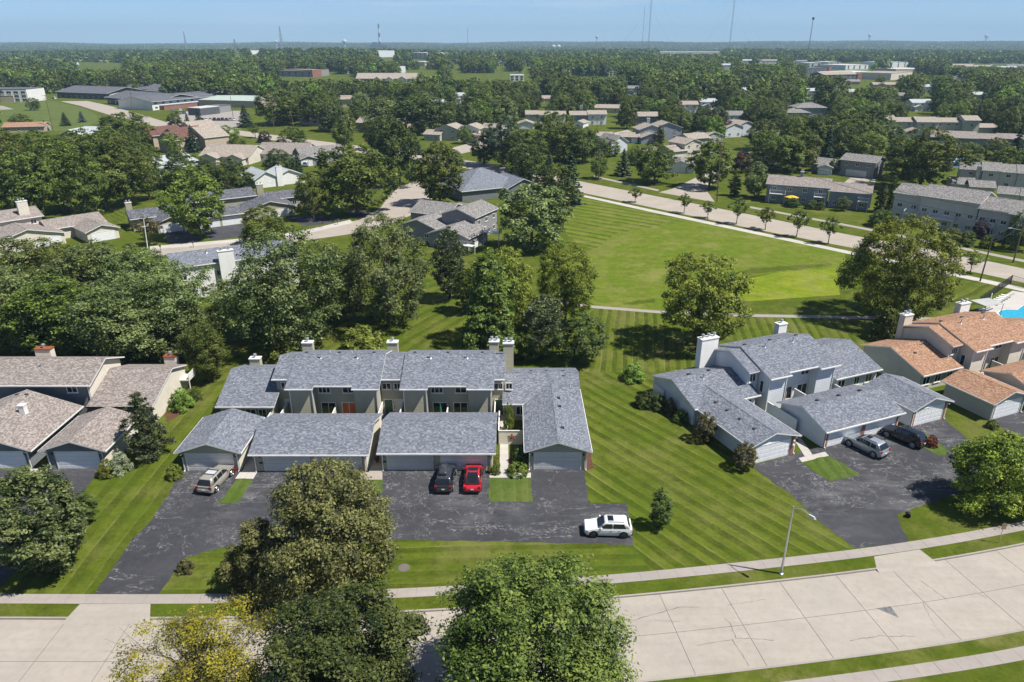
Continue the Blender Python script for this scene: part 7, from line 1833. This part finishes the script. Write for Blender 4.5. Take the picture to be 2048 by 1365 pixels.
# tennis court
sheet('tennis_court', [(1903, 313), (1962, 318), (1928, 335), (1893, 335)], M['court'], .02, 'blue tennis court behind the white garages', 'court', amp=0)
co_ = [P(*a) for a in ((1907, 315), (1957, 319), (1926, 333), (1898, 333))]
L4 = lambda a, b, k: (a[0] + (b[0] - a[0]) * k, a[1] + (b[1] - a[1]) * k)
for u0, u1, v0, v1 in ((0, 1, 0, 0), (0, 1, 1, 1), (0, 0, 0, 1), (1, 1, 0, 1), (0, 1, .5, .5), (.15, .15, 0, 1), (.85, .85, 0, 1)):
    f_ = lambda u, v: L4(L4(co_[0], co_[1], u), L4(co_[3], co_[2], u), v)
    a, b = f_(u0, v0), f_(u1, v1); l = math.dist(a, b); nx, ny = -(b[1] - a[1]) / l * .12, (b[0] - a[0]) / l * .12
    MB().face([(a[0] - nx, a[1] - ny, .026), (b[0] - nx, b[1] - ny, .026), (b[0] + nx, b[1] + ny, .026), (a[0] + nx, a[1] + ny, .026)]).build('court_line', M['trim'], bpy.data.objects['tennis_court'])

# ------------------------------------------------------------------ masts, towers and the chimney on the horizon
M['mast_red'] = m_plain('mast_red', (0.40, 0.16, 0.12), .6); M['mast_grey'] = m_plain('mast_grey', (0.20, 0.22, 0.26), .6)
def mast(label, base, h, w=1.3, mats=('mast_grey',), guys=0, name='radio_mast', taper=.9):
    x, y = P(*base); z0 = terrain(x, y)
    t = thing(name, label, 'mast', (x, y, z0))
    ns = 12
    for k in range(ns):
        za, zb_ = h * k / ns, h * (k + 1) / ns
        wa, wb = w * (1 - (1 - taper) * k / ns), w * (1 - (1 - taper) * (k + 1) / ns)
        m = MB()
        cs_ = [(math.cos(a_), math.sin(a_)) for a_ in (0.3, 2.4, 4.5)]
        for i in range(3):
            a_, b_ = cs_[i], cs_[(i + 1) % 3]
            m.tube((a_[0] * wa, a_[1] * wa, za), (a_[0] * wb, a_[1] * wb, zb_), w * .13, n=4, caps=False)
            for j in range(3):
                f0, f1 = j / 3, (j + 1) / 3
                m.tube((a_[0] * wa, a_[1] * wa, za + (zb_ - za) * f0), (b_[0] * wb, b_[1] * wb, za + (zb_ - za) * f1), w * .07, n=3, caps=False)
        m.build('mast_section', M[mats[k % len(mats)]], t)
    for g_ in range(guys):
        a_ = 2 * PI * g_ / guys + .5; rr_ = h * .55
        MB().tube((0, 0, h * (.95 if g_ % 2 else .6)), (rr_ * math.cos(a_), rr_ * math.sin(a_), 0), .09, n=3, caps=False).build('guy_wire', M['mast_grey'], t)
    return t
mast('tall red and grey radio mast right of centre', (1295, 116), 190, 1.6, ('mast_red', 'mast_grey'), 6)
mast('thin grey mast beside the tall red one', (1283, 113), 128, .9, ('mast_grey',), 3)
mast('tall grey radio mast at the right', (1457, 112), 200, 2.0, ('mast_grey',), 6)
mast('thin mast in the middle woods', (936, 108), 92, 1.1, ('mast_grey',), 3)
mast('lattice tower on the left horizon', (564, 101), 118, 10, ('mast_grey',), 0, 'lattice_tower', .12)
mast('smaller lattice tower on the left horizon', (373, 101), 95, 8, ('mast_grey',), 0, 'lattice_tower', .08)
mast('power line tower in the left woods', (476, 136), 38, 3, ('mast_grey',), 0, 'lattice_tower', .25)
x, y = P(1613, 128)
t = thing('monopole_antenna', 'single dark antenna pole with a crown above the far stores', 'antenna', (x, y, terrain(x, y)))
MB().tube((0, 0, 0), (0, 0, 82), 1.0, .55, 8).build('pole', M['mast_grey'], t)
MB().lathe([(1.2, 78), (2.4, 79), (2.4, 82), (1.2, 83)], 8).build('antenna_crown', M['dark_metal'], t)
x, y = P(760, 97.5)
t = thing('smokestack', 'black and white striped smokestack on the horizon', 'smokestack', (x, y, terrain(x, y) - 5))
for k in range(6): MB().tube((0, 0, 5 + 24 * k / 1), (0, 0, 5 + 24 * (k + 1)), 7.0 - k * .5, 6.6 - k * .5, 12).build('stack_band', M['plate'] if k % 2 == 0 else M['dark_metal'], t)
MB().box(-60, 45, -20, 30, 0, 34).box(-40, -15, -20, 10, 34, 50).build('boiler_house', M['dk_wall'], t)
for lb, b, hh, rr_ in (('white water tower left of the smokestack', (690, 99), 55, 13), ('white round tank left of the woods', (554, 98), 52, 9), ('first white domed tank right of centre', (1107, 101.5), 26, 10), ('second white domed tank right of centre', (1117, 101.5), 26, 10), ('small white water tower at the horizon, right of centre', (1193, 93), 60, 14), ('pale water tower at the right horizon', (1736, 92), 62, 16), ('tan dome on the far right horizon', (1969, 92), 64, 20)):
    x, y = P(*b)
    t = thing('water_tower', lb, 'water tower', (x, y, terrain(x, y)))
    MB().tube((0, 0, 0), (0, 0, hh - rr_ * .6), rr_ * .3, n=8).build('shaft', M['roof_white'], t)
    MB().lathe([(rr_ * .3, hh - rr_), (rr_ * .85, hh - rr_ * .7), (rr_, hh - rr_ * .2), (rr_ * .8, hh + rr_ * .3), (rr_ * .3, hh + rr_ * .55), (.2, hh + rr_ * .6)], 12).build('tank', M['roof_white'], t)
# ------------------------------------------------------------------ the air over the land
hm = bpy.data.materials.new('summer_haze'); hm.use_nodes = True
nt = hm.node_tree; nt.nodes.clear()
ho = nt.nodes.new('ShaderNodeOutputMaterial'); hv = nt.nodes.new('ShaderNodeVolumePrincipled')
hv.inputs['Color'].default_value = (0.50, 0.76, 1.0, 1)
hv.inputs['Density'].default_value = 0.000115
hv.inputs['Anisotropy'].default_value = 0.0
nt.links.new(hv.outputs[0], ho.inputs['Volume'])
hb = MB().box(-17000, 17000, -17000, 17000, -60, 330).build('haze', hm)
tag(hb, 'thin blue summer haze over the whole land', 'haze', kind='stuff')
